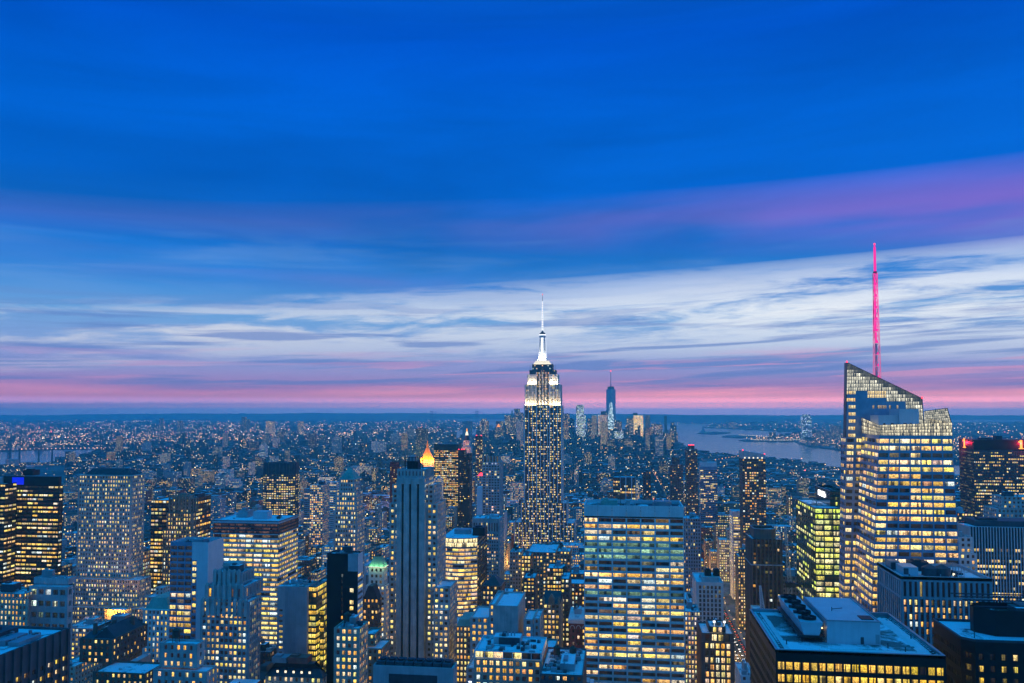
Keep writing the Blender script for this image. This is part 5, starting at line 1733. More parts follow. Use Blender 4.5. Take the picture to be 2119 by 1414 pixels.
for xx, yy in ((x0 + 2, y0 - 1.6), ((x0 + x1) / 2, y0 - 1.6), (x1 - 2, y0 - 1.6), (x1 + 1.6, (y0 + y1) / 2)):
    l = bpy.data.lights.new('eaves_floodlight', 'POINT')
    l.energy, l.color, l.shadow_soft_size = 420, (.55, 1, .4), .4
    o = bpy.data.objects.new('eaves_floodlight', l)
    COL.objects.link(o)
    o.location = (xx, yy, zr + 2.0)
b = T('brown_turret_block', 'brown brick block with steep slate roof between black slab and beige block', 540, [dict(x=(751, 783), y=1238, xs=790)], fin=False, clut=0, mat='brown_brick', bw=2.8, fl=3.7, fw=.5, fh=.5, dep=.3, p=.55, pal='warm', mode='home')
x0, x1, y0, y1, zr = b.top
b.one('steep_roof', 'slate', frustq((x0 + x1) / 2, (y0 + y1) / 2, zr, fz(768, 1206, 550), 0, 0, sq=((x1 - x0) / 2, (y1 - y0) / 2, 1.6, 5)))
b.finish()
T('beige_loft_block', 'beige masonry block warmly lit below the black slab', 425, [dict(x=(691, 744), y=1300, xs=762)], mat='buff', bw=3.0, fl=3.7, fw=.52, fh=.55, dep=.35, p=.8, pal='warm', mode='home', mg=.8, clut=5, tank=1)
T('brown_loft_steps', 'stepped brown block behind the beige block, few lit rooms', 455, [dict(x=(752, 790), y=1342, depth=20), dict(x=(752, 776), y=1312, dy=5, depth=14)], mat='tan', bw=3.0, fl=3.7, fw=.5, fh=.5, dep=.3, p=.5, pal='warm', mode='home', clut=3)
# --- slender tower with three dark slots
Y = 560.
b = B('three_slot_tower', 'slender limestone tower with three tall dark slots and spiky crown', cat='skyscraper')
K = dict(mat='limestone', bw=3.2, fl=3.7, fw=.56, fh=.52, dep=.4, p=.55, pal='yellow', mode='home', mg=.5)
b.tier(fx(806, 1042, Y + 5), fx(905, 1042, Y + 5), Y + 5, Y + 34, 0, fz(850, 1042, Y + 5), **K)
zs = fz(850, 1042, Y + 5)
b.tier(fx(812, 1000, Y + 6), fx(898, 1000, Y + 6), Y + 6, Y + 32, zs, fz(850, 1003, Y + 6), **dict(K, p=.3))
xa, xb = fx(820.5, 990, Y), fx(879, 990, Y)
zt = fz(850, 990, Y)
sl = [fx(p, 1000, Y) for p in (831, 835.5, 846.5, 851, 862.5, 867.2)]
prev = xa
zs1 = fz(850, 1001, Y)
for i in range(3):
    b.quad('wall', 'limestone', [[(prev, Y, 0), (sl[2 * i], Y, 0), (sl[2 * i], Y, zt), (prev, Y, zt)], [(sl[2 * i], Y, zs1), (sl[2 * i + 1], Y, zs1), (sl[2 * i + 1], Y, zt), (sl[2 * i], Y, zt)],
                                 [(sl[2 * i], Y, 0), (sl[2 * i], Y + 4.5, 0), (sl[2 * i], Y + 4.5, zs1), (sl[2 * i], Y, zs1)], [(sl[2 * i + 1], Y + 4.5, 0), (sl[2 * i + 1], Y, 0), (sl[2 * i + 1], Y, zs1), (sl[2 * i + 1], Y + 4.5, zs1)]])
    b.one('dark_slot', 'black_metal', [[(sl[2 * i], Y + 4.5, 0), (sl[2 * i + 1], Y + 4.5, 0), (sl[2 * i + 1], Y + 4.5, zs1), (sl[2 * i], Y + 4.5, zs1)]])
    b.one('slot_finial', 'limestone', np.r_[frustq((sl[2 * i] + sl[2 * i + 1]) / 2, Y - .15, zs1 - .3, zs1 + 3, 0, 0, sq=(1.0, .5, .8, .4)), frustq((sl[2 * i] + sl[2 * i + 1]) / 2, Y - .15, zs1 + 3, zs1 + 5.5, 0, 0, sq=(.8, .4, .1, .1))])
    prev = sl[2 * i + 1]
b.quad('wall', 'limestone', [[(prev, Y, 0), (xb, Y, 0), (xb, Y, zt), (prev, Y, zt)]])
b.fac((xb, Y, zs), (xb, Y + 30, zs), (xb, Y + 30, zt), (xb, Y, zt), 7, 5, fw=.5, fh=.5, dep=.3, mat='limestone', p=.3)
b.quad('wall', 'limestone', [[(xa, Y + 30, 0), (xa, Y, 0), (xa, Y, zt), (xa, Y + 30, zt)], [(xb, Y, 0), (xb, Y + 6, 0), (xb, Y + 6, zs), (xb, Y, zs)]])
zc2 = fz(850, 971, Y + 2)
b.tier(fx(823, 972, Y + 2), fx(880, 972, Y + 2), Y + 2, Y + 28, zt, zc2, mat='grey_concrete', bw=2.6, fl=9, fw=.3, fh=.5, dep=.4, p=0, piers=(1, .8, .4, 'limestone'))
b.quad('roof', 'roof_snow', [[(xa, Y, zt - .05), (xb, Y, zt - .05), (xb, Y + 2, zt - .05), (xa, Y + 2, zt - .05)]])
cx0, cx1 = fx(839, 950, Y + 8), fx(867, 950, Y + 8)
zc3 = fz(850, 947, Y + 8)
b.one('crown_plant', 'black_metal', np.concatenate([boxq(cx0 + 1, cx1 - 1, Y + 9, Y + 18, zc2 - 1, zc2 + 5)] + [barq((x, y, zc2 - 1), (x, y, zc3), .25) for x in np.linspace(cx0, cx1, 5) for y in (Y + 8, Y + 19)] +
      [barq((cx0, y, z), (cx1, y, z), .2) for z in (zc2 + 2, zc2 + 5, zc3) for y in (Y + 8, Y + 19)]))
b.one('roof_tank', 'grey_metal', np.r_[frustq((cx0 + cx1) / 2 - 1, Y + 14, zc2 + 5, zc3 + .8, 2.6, 2.6, 12), frustq((cx0 + cx1) / 2 - 1, Y + 14, zc3 + .8, zc3 + 1.5, 2.6, .3, 12)])
for px in (826, 838, 868, 876):
    x = fx(px, 960, Y + 10)
    b.one('roof_aerial', 'black_metal', barq((x, Y + 10, zc2 - 1), (x, Y + 10, zc2 + 6 + (px % 5)), .14))
OCC.append((Y, xa, xb, Y + 30, zt, b.uid))
b.tier(fx(897, 1216, Y - 2), fx(931, 1216, Y - 2), Y - 2, Y + 24, 0, fz(915, 1216, Y - 2), **dict(K, p=.55))
b.tier(fx(897, 1260, Y - 8), fx(929, 1260, Y - 8), Y - 8, yback(fx(929, 1260, Y - 8), 945, 1260), 0, fz(915, 1262, Y - 8), **dict(K, p=.75))
b.finish()
b = T('machinery_roof_block', 'grey block with row of roof machinery below the three-slot tower', 350, [dict(x=(772, 938), y=1380, xs=946, p=0, bw=50, fw=.02, fh=.02, dep=.06)], fin=False, clut=0, mat='grey_concrete')
x0, x1, y0, y1, zr = b.top
b.one('inset_panel', 'slate', boxq(x0 + (x1 - x0) * .2, x1 - 7, y0 - .1, y0 + .3, zr - 7, zr - 2.4))
for i in range(8):
    xa, xb = x0 + 1 + (x1 - x0 - 2) * i / 8, x0 + (x1 - x0 - 2) * (i + .88) / 8 + 1
    b.one('cooling_tower', 'slate', boxq(xa, xb, y0 + 1.6, y0 + 9, zr, zr + 2.2))
    b.one('fan', 'black_metal', frustq((xa + xb) / 2, y0 + 5.2, zr + 2.2, zr + 2.8, 1.5, 1.5, 12))
b.finish()
# --- curved bright office, columned tower, apartment slab
Y = 770.
b = B('curved_bright_office', 'curved office block with every floor brightly lit and black flank')
z1 = fz(950, 1112, Y)
zt = z1 - 9.5
nf = int(zt / 3.8)
px_ = np.linspace(914, 987, 7)
bow = 6.0 * np.sin(np.linspace(0, math.pi, 7)) - 2.0 * np.linspace(0, 1, 7)
pts = [(fx(p, 1110, Y), Y - d) for p, d in zip(px_, bow)]
for a, c in zip(pts[:-1], pts[1:]):
    b.fac((*a, 0), (*c, 0), (*c, zt), (*a, zt), 1, nf, fw=.985, fh=.6, dep=.3, mat='pale_metal', p=.97, pal='pale', bands=(.5, .3, 'pale_metal'))
    b.fac((*a, zt + .8), (*c, zt + .8), (*c, z1 - .8), (*a, z1 - .8), 1, 2, fw=.97, fh=.88, dep=.3, mat='pale_metal', col=np.tile(np.array([1, .8, .38]) * 1.15, (1, 2, 1)))
    b.quad('wall', 'slate', [[(*a, zt), (*c, zt), (*c, zt + .8), (*a, zt + .8)]])
    b.quad('wall', 'pale_metal', [[(*a, z1 - .8), (*c, z1 - .8), (*c, z1), (*a, z1)]])
ye = yback(pts[-1][0], 1008, 1105)
e = pts[-1]
b.fac((*e, 0), (e[0], ye, 0), (e[0], ye, z1), (*e, z1), 6, nf + 2, fw=.8, fh=.5, dep=.2, mat='black_metal', p=.18, pal='yellow')
b.quad('wall', 'black_metal', [[(e[0], ye, 0), (pts[0][0], ye, 0), (pts[0][0], ye, z1), (e[0], ye, z1)], [(pts[0][0], ye, 0), (*pts[0], 0), (*pts[0], z1), (pts[0][0], ye, z1)]])
for a, c in zip(pts[:-1], pts[1:]):
    b.quad('roof', 'roof_snow', [[(*a, z1 - .4), (*c, z1 - .4), (c[0], ye, z1 - .4), (a[0], ye, z1 - .4)]])
b.one('plant_room', 'black_metal', np.r_[boxq(fx(978, 1100, Y + 14), fx(1003, 1100, Y + 14), Y + 14, Y + 30, z1 - .5, fz(990, 1092, Y + 14)), boxq(fx(983, 1100, Y + 16), fx(994, 1100, Y + 16), Y + 18, Y + 25, fz(990, 1092, Y + 14), fz(990, 1090, Y + 14))])
b.one('plant_room', 'grey_metal', boxq(fx(940, 1100, Y + 22), fx(972, 1100, Y + 22), Y + 22, Y + 34, z1 - .5, z1 + 4))
OCC.append((Y - 5, pts[0][0], e[0], ye, z1, b.uid))
b.finish()
b = T('columned_crown_tower', 'grey tower with columned top storey behind the curved office', 900, [dict(x=(977, 1033), y=1104, xs=1043, p=.4), dict(x=(977, 1033), y=1073, xs=1041, dy=1, p=.02, fl=11, fh=.7, bw=2.9, fw=.45, mt=3)],
      mat='limestone', bw=2.7, fl=3.7, fw=.5, fh=.5, dep=.4, pal='warm', mode='home', mg=1, clut=8)
b = T('apartment_slab_tower', 'pale apartment tower with dark canopy crown and blank white wing', 1000,
      [dict(x=(999, 1034), y=957, xs=1041), dict(x=(1000, 1033), y=944, dy=1, depth=12, p=0, mat='tan', bw=4, fl=9, fw=.35, fh=.85, mg=.3)], fin=False, clut=2,
      mat='concrete', bw=3.7, fl=3.35, fw=.62, fh=.56, dep=.3, p=.22, pal='dim', mode='home', piers=(1, .9, .4, 'concrete'))
b.one('blank_wing', 'white_panel', np.r_[boxq(fx(987.5, 1010, 1001), fx(999, 1010, 1001), 998, 1016, 0, fz(993, 1010, 998)), boxq(fx(989, 1010, 1001), fx(998, 1010, 1001), 1000, 1014, fz(993, 1010, 998), fz(993, 1008, 998))])
b.finish()
b = T('gold_pyramid_tower', 'stone tower with orange floodlit gilded pyramid spire', 1850, [dict(x=(870, 905), y=985, depth=45), dict(x=(874, 902), y=958, dy=5, depth=30)],
      fin=False, clut=0, mat='white_stone', bw=4, fl=4, fw=.5, fh=.5, dep=.3, p=.55, pal='cream', mode='home', mg=1.5)
x0, x1, y0, y1, zr = b.top
cxp, cyp = (fx(884.5, 940, 1868)), 1868.
kz = lambda py: fz(884.5, py, 1868)
kk = 1868 / FPX
b.one('pyramid_base', 'white_stone', np.r_[frustq(cxp, cyp, zr, kz(953), 14 * kk, 13.6 * kk, 8, ph=.3927), frustq(cxp, cyp, kz(953), kz(951), 15 * kk, 15 * kk, 8, ph=.3927)])
b.one('gilded_pyramid', 'gold_tile', np.concatenate([frustq(cxp, cyp, kz(p0), kz(p1), r0 * kk, r1 * kk, 8, ph=.3927) for p0, p1, r0, r1 in ((951, 944, 14.0, 10.0), (944, 936, 10.0, 6.4), (936, 926, 6.4, 2.8))]),
      [('lantern', 'gold_tile', np.r_[frustq(cxp, cyp, kz(926), kz(921), 2.2 * kk, 1.8 * kk, 8), frustq(cxp, cyp, kz(921), kz(910), 1.6 * kk, .2, 8)])])
for a in range(8):
    an = a * math.pi / 4 + .3927
    X_, Y_ = cxp + 14.6 * kk * math.cos(an), cyp + 14.6 * kk * math.sin(an)
    b.one('corner_finial', 'gold_tile', np.r_[frustq(X_, Y_, kz(953), kz(949), .9, .7, 6), frustq(X_, Y_, kz(949), kz(946), .7, .1, 6)])
b.one('roof_lamp', 'glow_orange', frustq(cxp, cyp, kz(953.6), kz(952), 14.3 * kk, 14.3 * kk, 8, cap=False, ph=.3927))
b.finish()
for a in range(8):
    an = a * math.pi / 4 + .3927
    l = bpy.data.lights.new('pyramid_floodlight', 'POINT')
    l.energy, l.color, l.shadow_soft_size = 9.0e4, (1, .27, .015), 1.0
    o = bpy.data.objects.new('pyramid_floodlight', l)
    COL.objects.link(o)
    o.location = (cxp + 21 * kk * math.cos(an), cyp + 21 * kk * math.sin(an), kz(948))
T('black_office_box', 'large dark flat-topped box tower with warm lit floors right of the gold spire', 1780, [dict(x=(898, 948), y=919, depth=40)], mat='black_metal', bw=3.6, fl=3.9, fw=.8, fh=.5, dep=.2, p=.62, pal='warm', mt=14, clut=0)
T('lit_stone_block', 'brightly lit pale block just below the gold spire', 1500, [dict(x=(897, 913), y=990, depth=20, p=.8)], mat='white_stone', bw=3.4, fl=3.8, fw=.55, fh=.55, dep=.2, pal='pale', mode='home', clut=2)
b = T('thin_black_tower', 'thin black tower with red roof lights between box tower and apartment tower', 1400, [dict(x=(948, 961), y=931, depth=20), dict(x=(960, 972), y=939, depth=24, z0=0, p=.05)], fin=False, mat='black_metal', bw=3, fl=3.6, fw=.6, fh=.45, dep=.2, p=.12, pal='yellow', mode='home', clut=0)
for px in (949, 955, 960):
    b.one('beacon', 'glow_red', frustq(fx(px, 930, 1400), 1402, fz(px, 931, 1400), fz(px, 929.5, 1400), 1.2, .8, 8))
b.finish()
b = T('gold_lantern_clock_tower', 'pale tower with small golden lantern above the thin black tower', 1900, [dict(x=(956, 974), y=925, depth=22), dict(x=(959, 971), y=912, dy=4, depth=14, p=.4)], fin=False, clut=0, mat='white_stone', bw=4, fl=4, fw=.4, fh=.5, dep=.2, p=.3, pal='cream', mode='home')
x0, x1, y0, y1, zr = b.top
cxp, cyp = (x0 + x1) / 2, (y0 + y1) / 2
kz = lambda py: fz(964.5, py, cyp)
b.one('pyramid_roof', 'slate', frustq(cxp, cyp, zr, kz(901), 7, 3.6, 8))
b.one('lantern', 'glow_cream', np.r_[frustq(cxp, cyp, kz(901), kz(897), 3.6, 3.2, 8), frustq(cxp, cyp, kz(897), kz(893), 3.0, 1.4, 8)])
b.one('lantern_tip', 'glow_orange', np.r_[frustq(cxp, cyp, kz(893), kz(889), 1.6, 1.4, 8), frustq(cxp, cyp, kz(889), kz(886), 1.4, .2, 8)])
b.finish()
b = T('red_lamp_tower', 'thin residential tower with red lamps on its dark flat top', 2000, [dict(x=(984.5, 997.5), y=902, depth=18)], fin=False, clut=0, mat='dark_glass', bw=4, fl=4, fw=.7, fh=.5, dep=.2, p=.3, pal='cream', mode='home', mt=10)
for px in (986, 996):
    b.one('beacon', 'glow_red', frustq(fx(px, 902, 2000), 2001, fz(px, 902, 2000), fz(px, 900.5, 2000), 1.5, 1, 8))
b.finish()
b = T('red_crown_block', 'mid-rise block with glowing red crown next to the apartment tower', 1150, [dict(x=(984, 1000), y=985, depth=18)], fin=False, clut=0, mat='limestone', bw=3, fl=3.7, fw=.5, fh=.5, dep=.2, p=.25, pal='warm', mode='home')
x0, x1, y0, y1, zr = b.top
b.one('red_crown', 'glow_red', np.r_[frustq((x0 + x1) / 2 + 1.5, y0 + 6, zr, zr + 1.2, 5, 5, 12), frustq((x0 + x1) / 2 + 1.5, y0 + 6, zr + 1.2, zr + 5, 4.4, 1, 12)])
b.finish()
T('red_netted_block', 'narrow block wrapped in red netting behind the three-slot tower', 1300, [dict(x=(807, 821), y=957, depth=14), dict(x=(820, 830), y=966, depth=14, z0=0)], mat='red_net', bw=3, fl=3.6, fw=.5, fh=.4, dep=.2, p=.15, pal='warm', mode='home', clut=2)
T('far_twin_slab', 'dark slab rising from the low rooftops far behind the gold spire', 3500, [dict(x=(860, 882), y=888, depth=40), dict(x=(866, 874), y=885, dy=8, depth=14)], mat='dark_stone', bw=4, fl=3.6, fw=.5, fh=.5, dep=.2, p=.22, pal='cream', mode='home', clut=0)
T('far_grey_slab', 'pale blue-grey slab far off above the golden lantern', 4800, [dict(x=(957, 974), y=873, depth=50)], mat='grey_concrete', bw=6, fl=5, fw=.5, fh=.4, dep=.2, p=.03, pal='cool', mode='home', clut=1)
# --- centre, in front of the floodlit skyscraper
T('snowy_flat_block', 'wide low block with snow-white flat roof below the floodlit skyscraper', 900, [dict(x=(1090, 1150), y=1143, depth=60), dict(x=(1152, 1180), y=1141, depth=26, z0=0)], mat='tan', bw=3.4, fl=3.8, fw=.5, fh=.5, dep=.3, p=.35, pal='warm', mode='home', clut=5, tank=1)
T('arched_stone_block', 'narrow stone block with lit arcade under its cornice', 860, [dict(x=(1055, 1078), y=1142, depth=24)], mat='limestone', bw=3, fl=3.9, fw=.5, fh=.5, dep=.3, p=.2, pal='warm', mode='home', clut=3, tank=1)
T('dark_loft_block', 'dark loft block with bright wide windows on upper floors beside arcade block', 850, [dict(x=(1079, 1098), y=1150, depth=24, p=.9)], mat='brown_brick', bw=3.2, fl=4.0, fw=.7, fh=.6, dep=.3, pal='cream', mode='home', clut=3)
T('green_lit_terrace_block', 'low brown block with lit strip windows under a black rooftop box', 800, [dict(x=(1132, 1168), y=1176, depth=26, p=.9)], mat='brown_brick', bw=3, fl=4.0, fw=.7, fh=.55, dep=.3, pal='yellow', mode='home', clut=4)
b = T('gothic_gable_block', 'tan gothic block with pointed gable dormer and steep slate roof', 610, [dict(x=(1123, 1159), y=1250, depth=30)], fin=False, clut=0, mat='tan', bw=2.7, fl=3.75, fw=.62, fh=.55, dep=.4, p=.7, pal='yellow', mode='home', mg=.6, piers=(2, .6, .4, 'buff'))
x0, x1, y0, y1, zr = b.top
b.one('steep_roof', 'slate', gableq(x0, x1, y0 + 1, y1, zr, fz(1140, 1222, 625), 'x'))
xm = (x0 + x1) / 2
b.one('gable_dormer', 'tan', np.r_[boxq(xm - 2.2, xm + 2.2, y0 - .2, y0 + 3, zr, zr + 4.2), gableq(xm - 2.4, xm + 2.4, y0 - .3, y0 + 4, zr + 4.2, zr + 8, 'y')])
for x in (x0 + .8, x1 - .8):
    b.one('corner_turret', 'tan', np.r_[frustq(x, y0 + .6, zr, zr + 4, .9, .9, 8), frustq(x, y0 + .6, zr + 4, zr + 6.5, 1.0, .1, 8)])
b.finish()
b = T('red_arched_block', 'red brick block with arched top windows and pale cornice beside the white slab', 545, [dict(x=(1178, 1216), y=1284, depth=34, fw=.36)], fin=False, clut=5, tank=1, mat='red_brick', bw=3.9, fl=4.1, fh=.5, dep=.4, p=.35, pal='warm', mode='home', mg=.8, mt=5)
x0, x1, y0, y1, zr = b.top
b.cornice(x0, x1, y0, y1, zr + 1.4, 2.4, .8, 'white_stone')
for i in range(3):
    x = x0 + (x1 - x0) * (i + .5) / 3
    q = [barq((x + 1.5 * math.cos(a), y0 - .15, zr - 4.5 + 2.2 * math.sin(a)), (x + 1.5 * math.cos(a + .45), y0 - .15, zr - 4.5 + 2.2 * math.sin(a + .45)), .25) for a in np.arange(7) * .45]
    b.one('arch_moulding', 'white_stone', np.concatenate(q))
b.finish()
T('dark_party_wall_block', 'dark brick block with one column of white-lit stair windows', 640, [dict(x=(1160, 1178), y=1198, depth=30, p=.62)], mat='dark_stone', bw=4.2, fl=3.7, fw=.5, fh=.5, dep=.3, pal='cream', mode='home', clut=4, tank=1)
b = T('beige_blank_gable_block', 'large beige block with windowless gable wall and side court', 510, [dict(x=(973, 1012), y=1278, depth=30, p=.72), dict(x=(1012, 1024), y=1251, depth=40, z0=0, p=.5), dict(x=(1024, 1072), y=1254, depth=40, z0=0, p=0, bw=30, fw=.03, fh=.05, dep=.06),
      dict(x=(1084, 1103), y=1282, depth=26, z0=0, p=.5), dict(x=(1104, 1117), y=1280, depth=24, z0=0, p=.35)], mat='limestone', bw=3.1, fl=3.8, fw=.5, fh=.55, dep=.4, pal='warm', mode='home', mg=.6, clut=2)
b = T('bright_top_floor_block', 'stone block with glazed bright top floor and cluttered snowy roof', 425, [dict(x=(981, 1121), y=1366, depth=36), dict(x=(981, 1121), y=1349, dy=1.2, depth=30, bw=5, fw=.93, fh=.8, fl=4.2, p=.75, pal='cream', mat='white_panel')],
      fin=False, clut=14, mat='buff', bw=3.3, fl=3.8, fw=.56, fh=.6, dep=.45, p=.8, pal='warm', mode='home', mg=.6)
x0, x1, y0, y1, zr = b.top
for i in range(4):
    x = x0 + (x1 - x0) * (.38 + .05 * i)
    b.one('exhaust_stack', 'grey_metal', np.r_[frustq(x, y0 + 20, zr, zr + 5, .35, .35, 8), frustq(x, y0 + 20, zr + 5, zr + 5.6, .5, .5, 8)])
b.one('plant_room', 'slate', np.r_[boxq(x0 + (x1 - x0) * .3, x0 + (x1 - x0) * .62, y0 + 16, y0 + 28, zr, zr + 3.6), boxq(x0 + (x1 - x0) * .34, x0 + (x1 - x0) * .4, y0 + 18, y0 + 24, zr + 3.6, zr + 5)])
b.finish()
b = T('lit_attic_block', 'brown block with hipped roof and lit attic arcade by the columned tower', 640, [dict(x=(998, 1037), y=1212, xs=1045, p=.6)], fin=False, clut=0, mat='brown_granite', bw=3, fl=3.8, fw=.5, fh=.52, dep=.3, pal='warm', mode='home')
x0, x1, y0, y1, zr = b.top
b.one('hipped_roof', 'slate', frustq((x0 + x1) / 2, (y0 + y1) / 2, zr, fz(1020, 1191, 650), 0, 0, sq=((x1 - x0) / 2, (y1 - y0) / 2, 1.2, 3.0)))
b.finish()
b = T('copper_mansard_block', 'narrow block with green copper mansard behind the three-slot tower wing', 545, [dict(x=(944, 974), y=1296, depth=24, p=.8)], fin=False, clut=0, mat='tan', bw=2.8, fl=3.7, fw=.5, fh=.55, dep=.3, pal='warm', mode='home')
x0, x1, y0, y1, zr = b.top
b.one('mansard_roof', 'copper_green', frustq((x0 + x1) / 2, (y0 + y1) / 2, zr, zr + 5, 0, 0, sq=((x1 - x0) / 2, (y1 - y0) / 2, (x1 - x0) / 2 - 1.6, (y1 - y0) / 2 - 1.6)))
b.finish()
T('blank_bulkhead_block', 'narrow brown block with one small window in its blank wall', 470, [dict(x=(1127, 1149), y=1342, depth=20, p=0, bw=9, fw=.14, fh=.2, fl=9)], mat='tan', dep=.2, clut=1)
T('low_snowy_roofs_block', 'lowest near block with tangled ducts and snowy roof patches', 410, [dict(x=(1117, 1206), y=1396, depth=46, p=.3)], mat='dark_stone', bw=3.4, fl=3.8, fw=.5, fh=.5, dep=.3, pal='yellow', mode='home', clut=34, tank=2)
# --- beside and behind the white slab tower
T('black_white_pier_block', 'dark block with white vertical piers peeking above the white slab tower', 1000, [dict(x=(1269, 1283), y=988, depth=26, p=0), dict(x=(1283, 1315), y=988, depth=26, z0=0, piers=(3, 1.0, .5, 'white_panel'), mt=9)], mat='dark_stone', bw=2.4, fl=3.7, fw=.8, fh=.5, dep=.3, p=.75, pal='yellow', mode='office', clut=0)
T('lit_stair_tower', 'dark mid-rise with a vertical string of lamps behind the white slab', 1100, [dict(x=(1331, 1347), y=976, depth=20)], mat='dark_stone', bw=3, fl=3.6, fw=.4, fh=.5, dep=.2, p=.2, pal='warm', mode='home', clut=2)
b = T('red_topped_dark_tower', 'tall dark banded tower crowned by a cluster of red lamps', 1500, [dict(x=(1420, 1443), y=930, depth=28), dict(x=(1424, 1437), y=922, dy=4, depth=14, p=0)], fin=False, clut=0, mat='dark_stone', bw=3, fl=3.6, fw=.7, fh=.4, dep=.2, p=.16, pal='warm', mode='home')
x0, x1, y0, y1, zr = b.top
for i in range(4):
    b.one('beacon', 'glow_red', frustq(x0 + (x1 - x0) * (i + .5) / 4, y0 + 2, zr + .8, zr + 2.4, 1.1, .7, 8))
b.finish()
T('shadowy_twin_tower', 'dark stepped tower just before the red-topped one', 1450, [dict(x=(1387, 1413), y=961, depth=26), dict(x=(1391, 1406), y=947, dy=4, depth=14)], mat='dark_stone', bw=3, fl=3.6, fw=.6, fh=.4, dep=.2, p=.12, pal='warm', mode='home', clut=1)
T('white_topped_glass_tower', 'glass tower with blank pale top storey past the red-topped tower', 1650, [dict(x=(1449, 1484), y=966, depth=30, mt=6), dict(x=(1450, 1483), y=957, dy=.6, depth=26, p=0, bw=60, fw=.02, fh=.02, dep=.06, mat='white_panel')], mat='blue_glass', bw=3.4, fl=3.7, fw=.85, fh=.5, dep=.2, p=.3, pal='cream', clut=1)
b = T('slant_top_tower', 'dark apartment tower with slanted top and red corner lamps before the bay', 1150, [dict(x=(1536, 1584), y=950, depth=30, xs=1531 if False else None)], fin=False, clut=0, mat='dark_stone', bw=3.1, fl=3.45, fw=.72, fh=.5, dep=.4, p=.3, pal='warm', mode='home')
x0, x1, y0, y1, zr = b.top
za, zb2 = fz(1537, 933, 1150), fz(1583, 941, 1150)
b.one('slanted_crown', 'concrete', np.array([[(x0, y0, zr), (x1, y0, zr), (x1, y0, zb2), (x0, y0, za)], [(x1, y0, zr), (x1, y1, zr), (x1, y1, zb2), (x1, y0, zb2)], [(x1, y1, zr), (x0, y1, zr), (x0, y1, za), (x1, y1, zb2)], [(x0, y1, zr), (x0, y0, zr), (x0, y0, za), (x0, y1, za)], [(x0, y0, za), (x1, y0, zb2), (x1, y1, zb2), (x0, y1, za)]]))
for x, z in ((x0 + 1, za), (x1 - 1, zb2)):
    b.one('beacon', 'glow_red', frustq(x, y0 + 1, z, z + 1.4, .9, .6, 8))
for i in range(5):
    x = x0 + (x1 - x0) * (i + .6) / 5.4
    b.one('crown_lamp', 'glow_cream', boxq(x - .9, x + .9, y0 - .2, y0 + .1, zr + 1.6, zr + 3.4))
b.finish()
T('white_shouldered_block', 'pale block with blank white shoulder and lit bands below slant-topped tower', 1180, [dict(x=(1515, 1559), y=1059, depth=28, mt=7, mg=1.5)], mat='white_panel', bw=6, fl=3.7, fw=.95, fh=.5, dep=.3, p=.85, pal='cream', clut=2)
b = T('brown_octagon_tower', 'brown granite tower with chamfered crown and vertical piers', 690, [dict(x=(1554, 1618), y=1170, depth=30), dict(x=(1555, 1617), y=1116, depth=29, dy=.6)], fin=False, clut=0, mat='dark_glass', bw=3.2, fl=3.7, fw=.62, fh=.55, dep=.4, p=.05, pal='warm', mode='home', mg=.8, piers=(1, 1.15, .7, 'brown_granite'))
x0, x1, y0, y1, zr = b.top
c = 4.
P = [(x0 + 3, y0 + 4 + c), (x0 + 3 + c, y0 + 4), (x1 - 3 - c, y0 + 4), (x1 - 3, y0 + 4 + c), (x1 - 3, y1 - 3), (x0 + 3, y1 - 3)]
zt = fz(1585, 1095, 695)
b.one('octagon_crown', 'brown_granite', np.array([[(*P[i], zr), (*P[(i + 1) % 6], zr), (*P[(i + 1) % 6], zt), (*P[i], zt)] for i in range(6)]),
      [('crown_deck', 'roof_dark', np.array([[(*P[0], zt - 2), (*P[1], zt - 2), (*P[2], zt - 2), (*P[3], zt - 2)], [(*P[0], zt - 2), (*P[3], zt - 2), (*P[4], zt - 2), (*P[5], zt - 2)]])), ('crown_rim', 'pale_metal', np.concatenate([barq((*P[i], zt), (*P[(i + 1) % 6], zt), .25) for i in range(6)]))])
b.one('belt_course', 'pale_metal', boxq(x0 - .9, x1 + .9, y0 - 1.5, y1, fz(1585, 1170.5, 690), fz(1585, 1168.5, 690)))
b.one('crown_lamp', 'glow_cream', boxq(P[3][0] - .3, P[3][0] + .2, P[3][1] + 1, P[3][1] + 3, zr + 2, zt - 1))
b.finish()
T('cream_setback_office', 'cream setback office with lit grid behind the brown granite tower', 1300, [dict(x=(1488, 1545), y=1118, depth=28), dict(x=(1505, 1533), y=1096, dy=5, depth=16, p=.2)], mat='buff', bw=3., fl=3.7, fw=.5, fh=.52, dep=.3, p=.68, pal='cream', mode='home', clut=4)
T('narrow_lit_tower', 'narrow tower with bright square windows next to brown granite tower', 1020, [dict(x=(1527, 1552), y=1152, depth=26), dict(x=(1531, 1548), y=1137, dy=4, depth=14, p=.1)], mat='dark_stone', bw=2.7, fl=3.7, fw=.52, fh=.56, dep=.3, p=.72, pal='pale', mode='home', clut=3)
b = T('pale_vertical_slab', 'pale windowy slab in front of the lit grid, dark tanks on top', 690, [dict(x=(1441, 1497), y=1205, depth=40, side=dict(p=.5))], fin=False, mat='white_stone', bw=3.1, fl=3.6, fw=.55, fh=.75, dep=.35, p=.04, pal='warm', mode='home', mg=1.5, mt=2.5, clut=3)
x0, x1, y0, y1, zr = b.top
b.one('penthouse', 'concrete', boxq(x0 + 5, x1 - 3, y0 + 5, y0 + 24, zr, fz(1468, 1195, 695)))
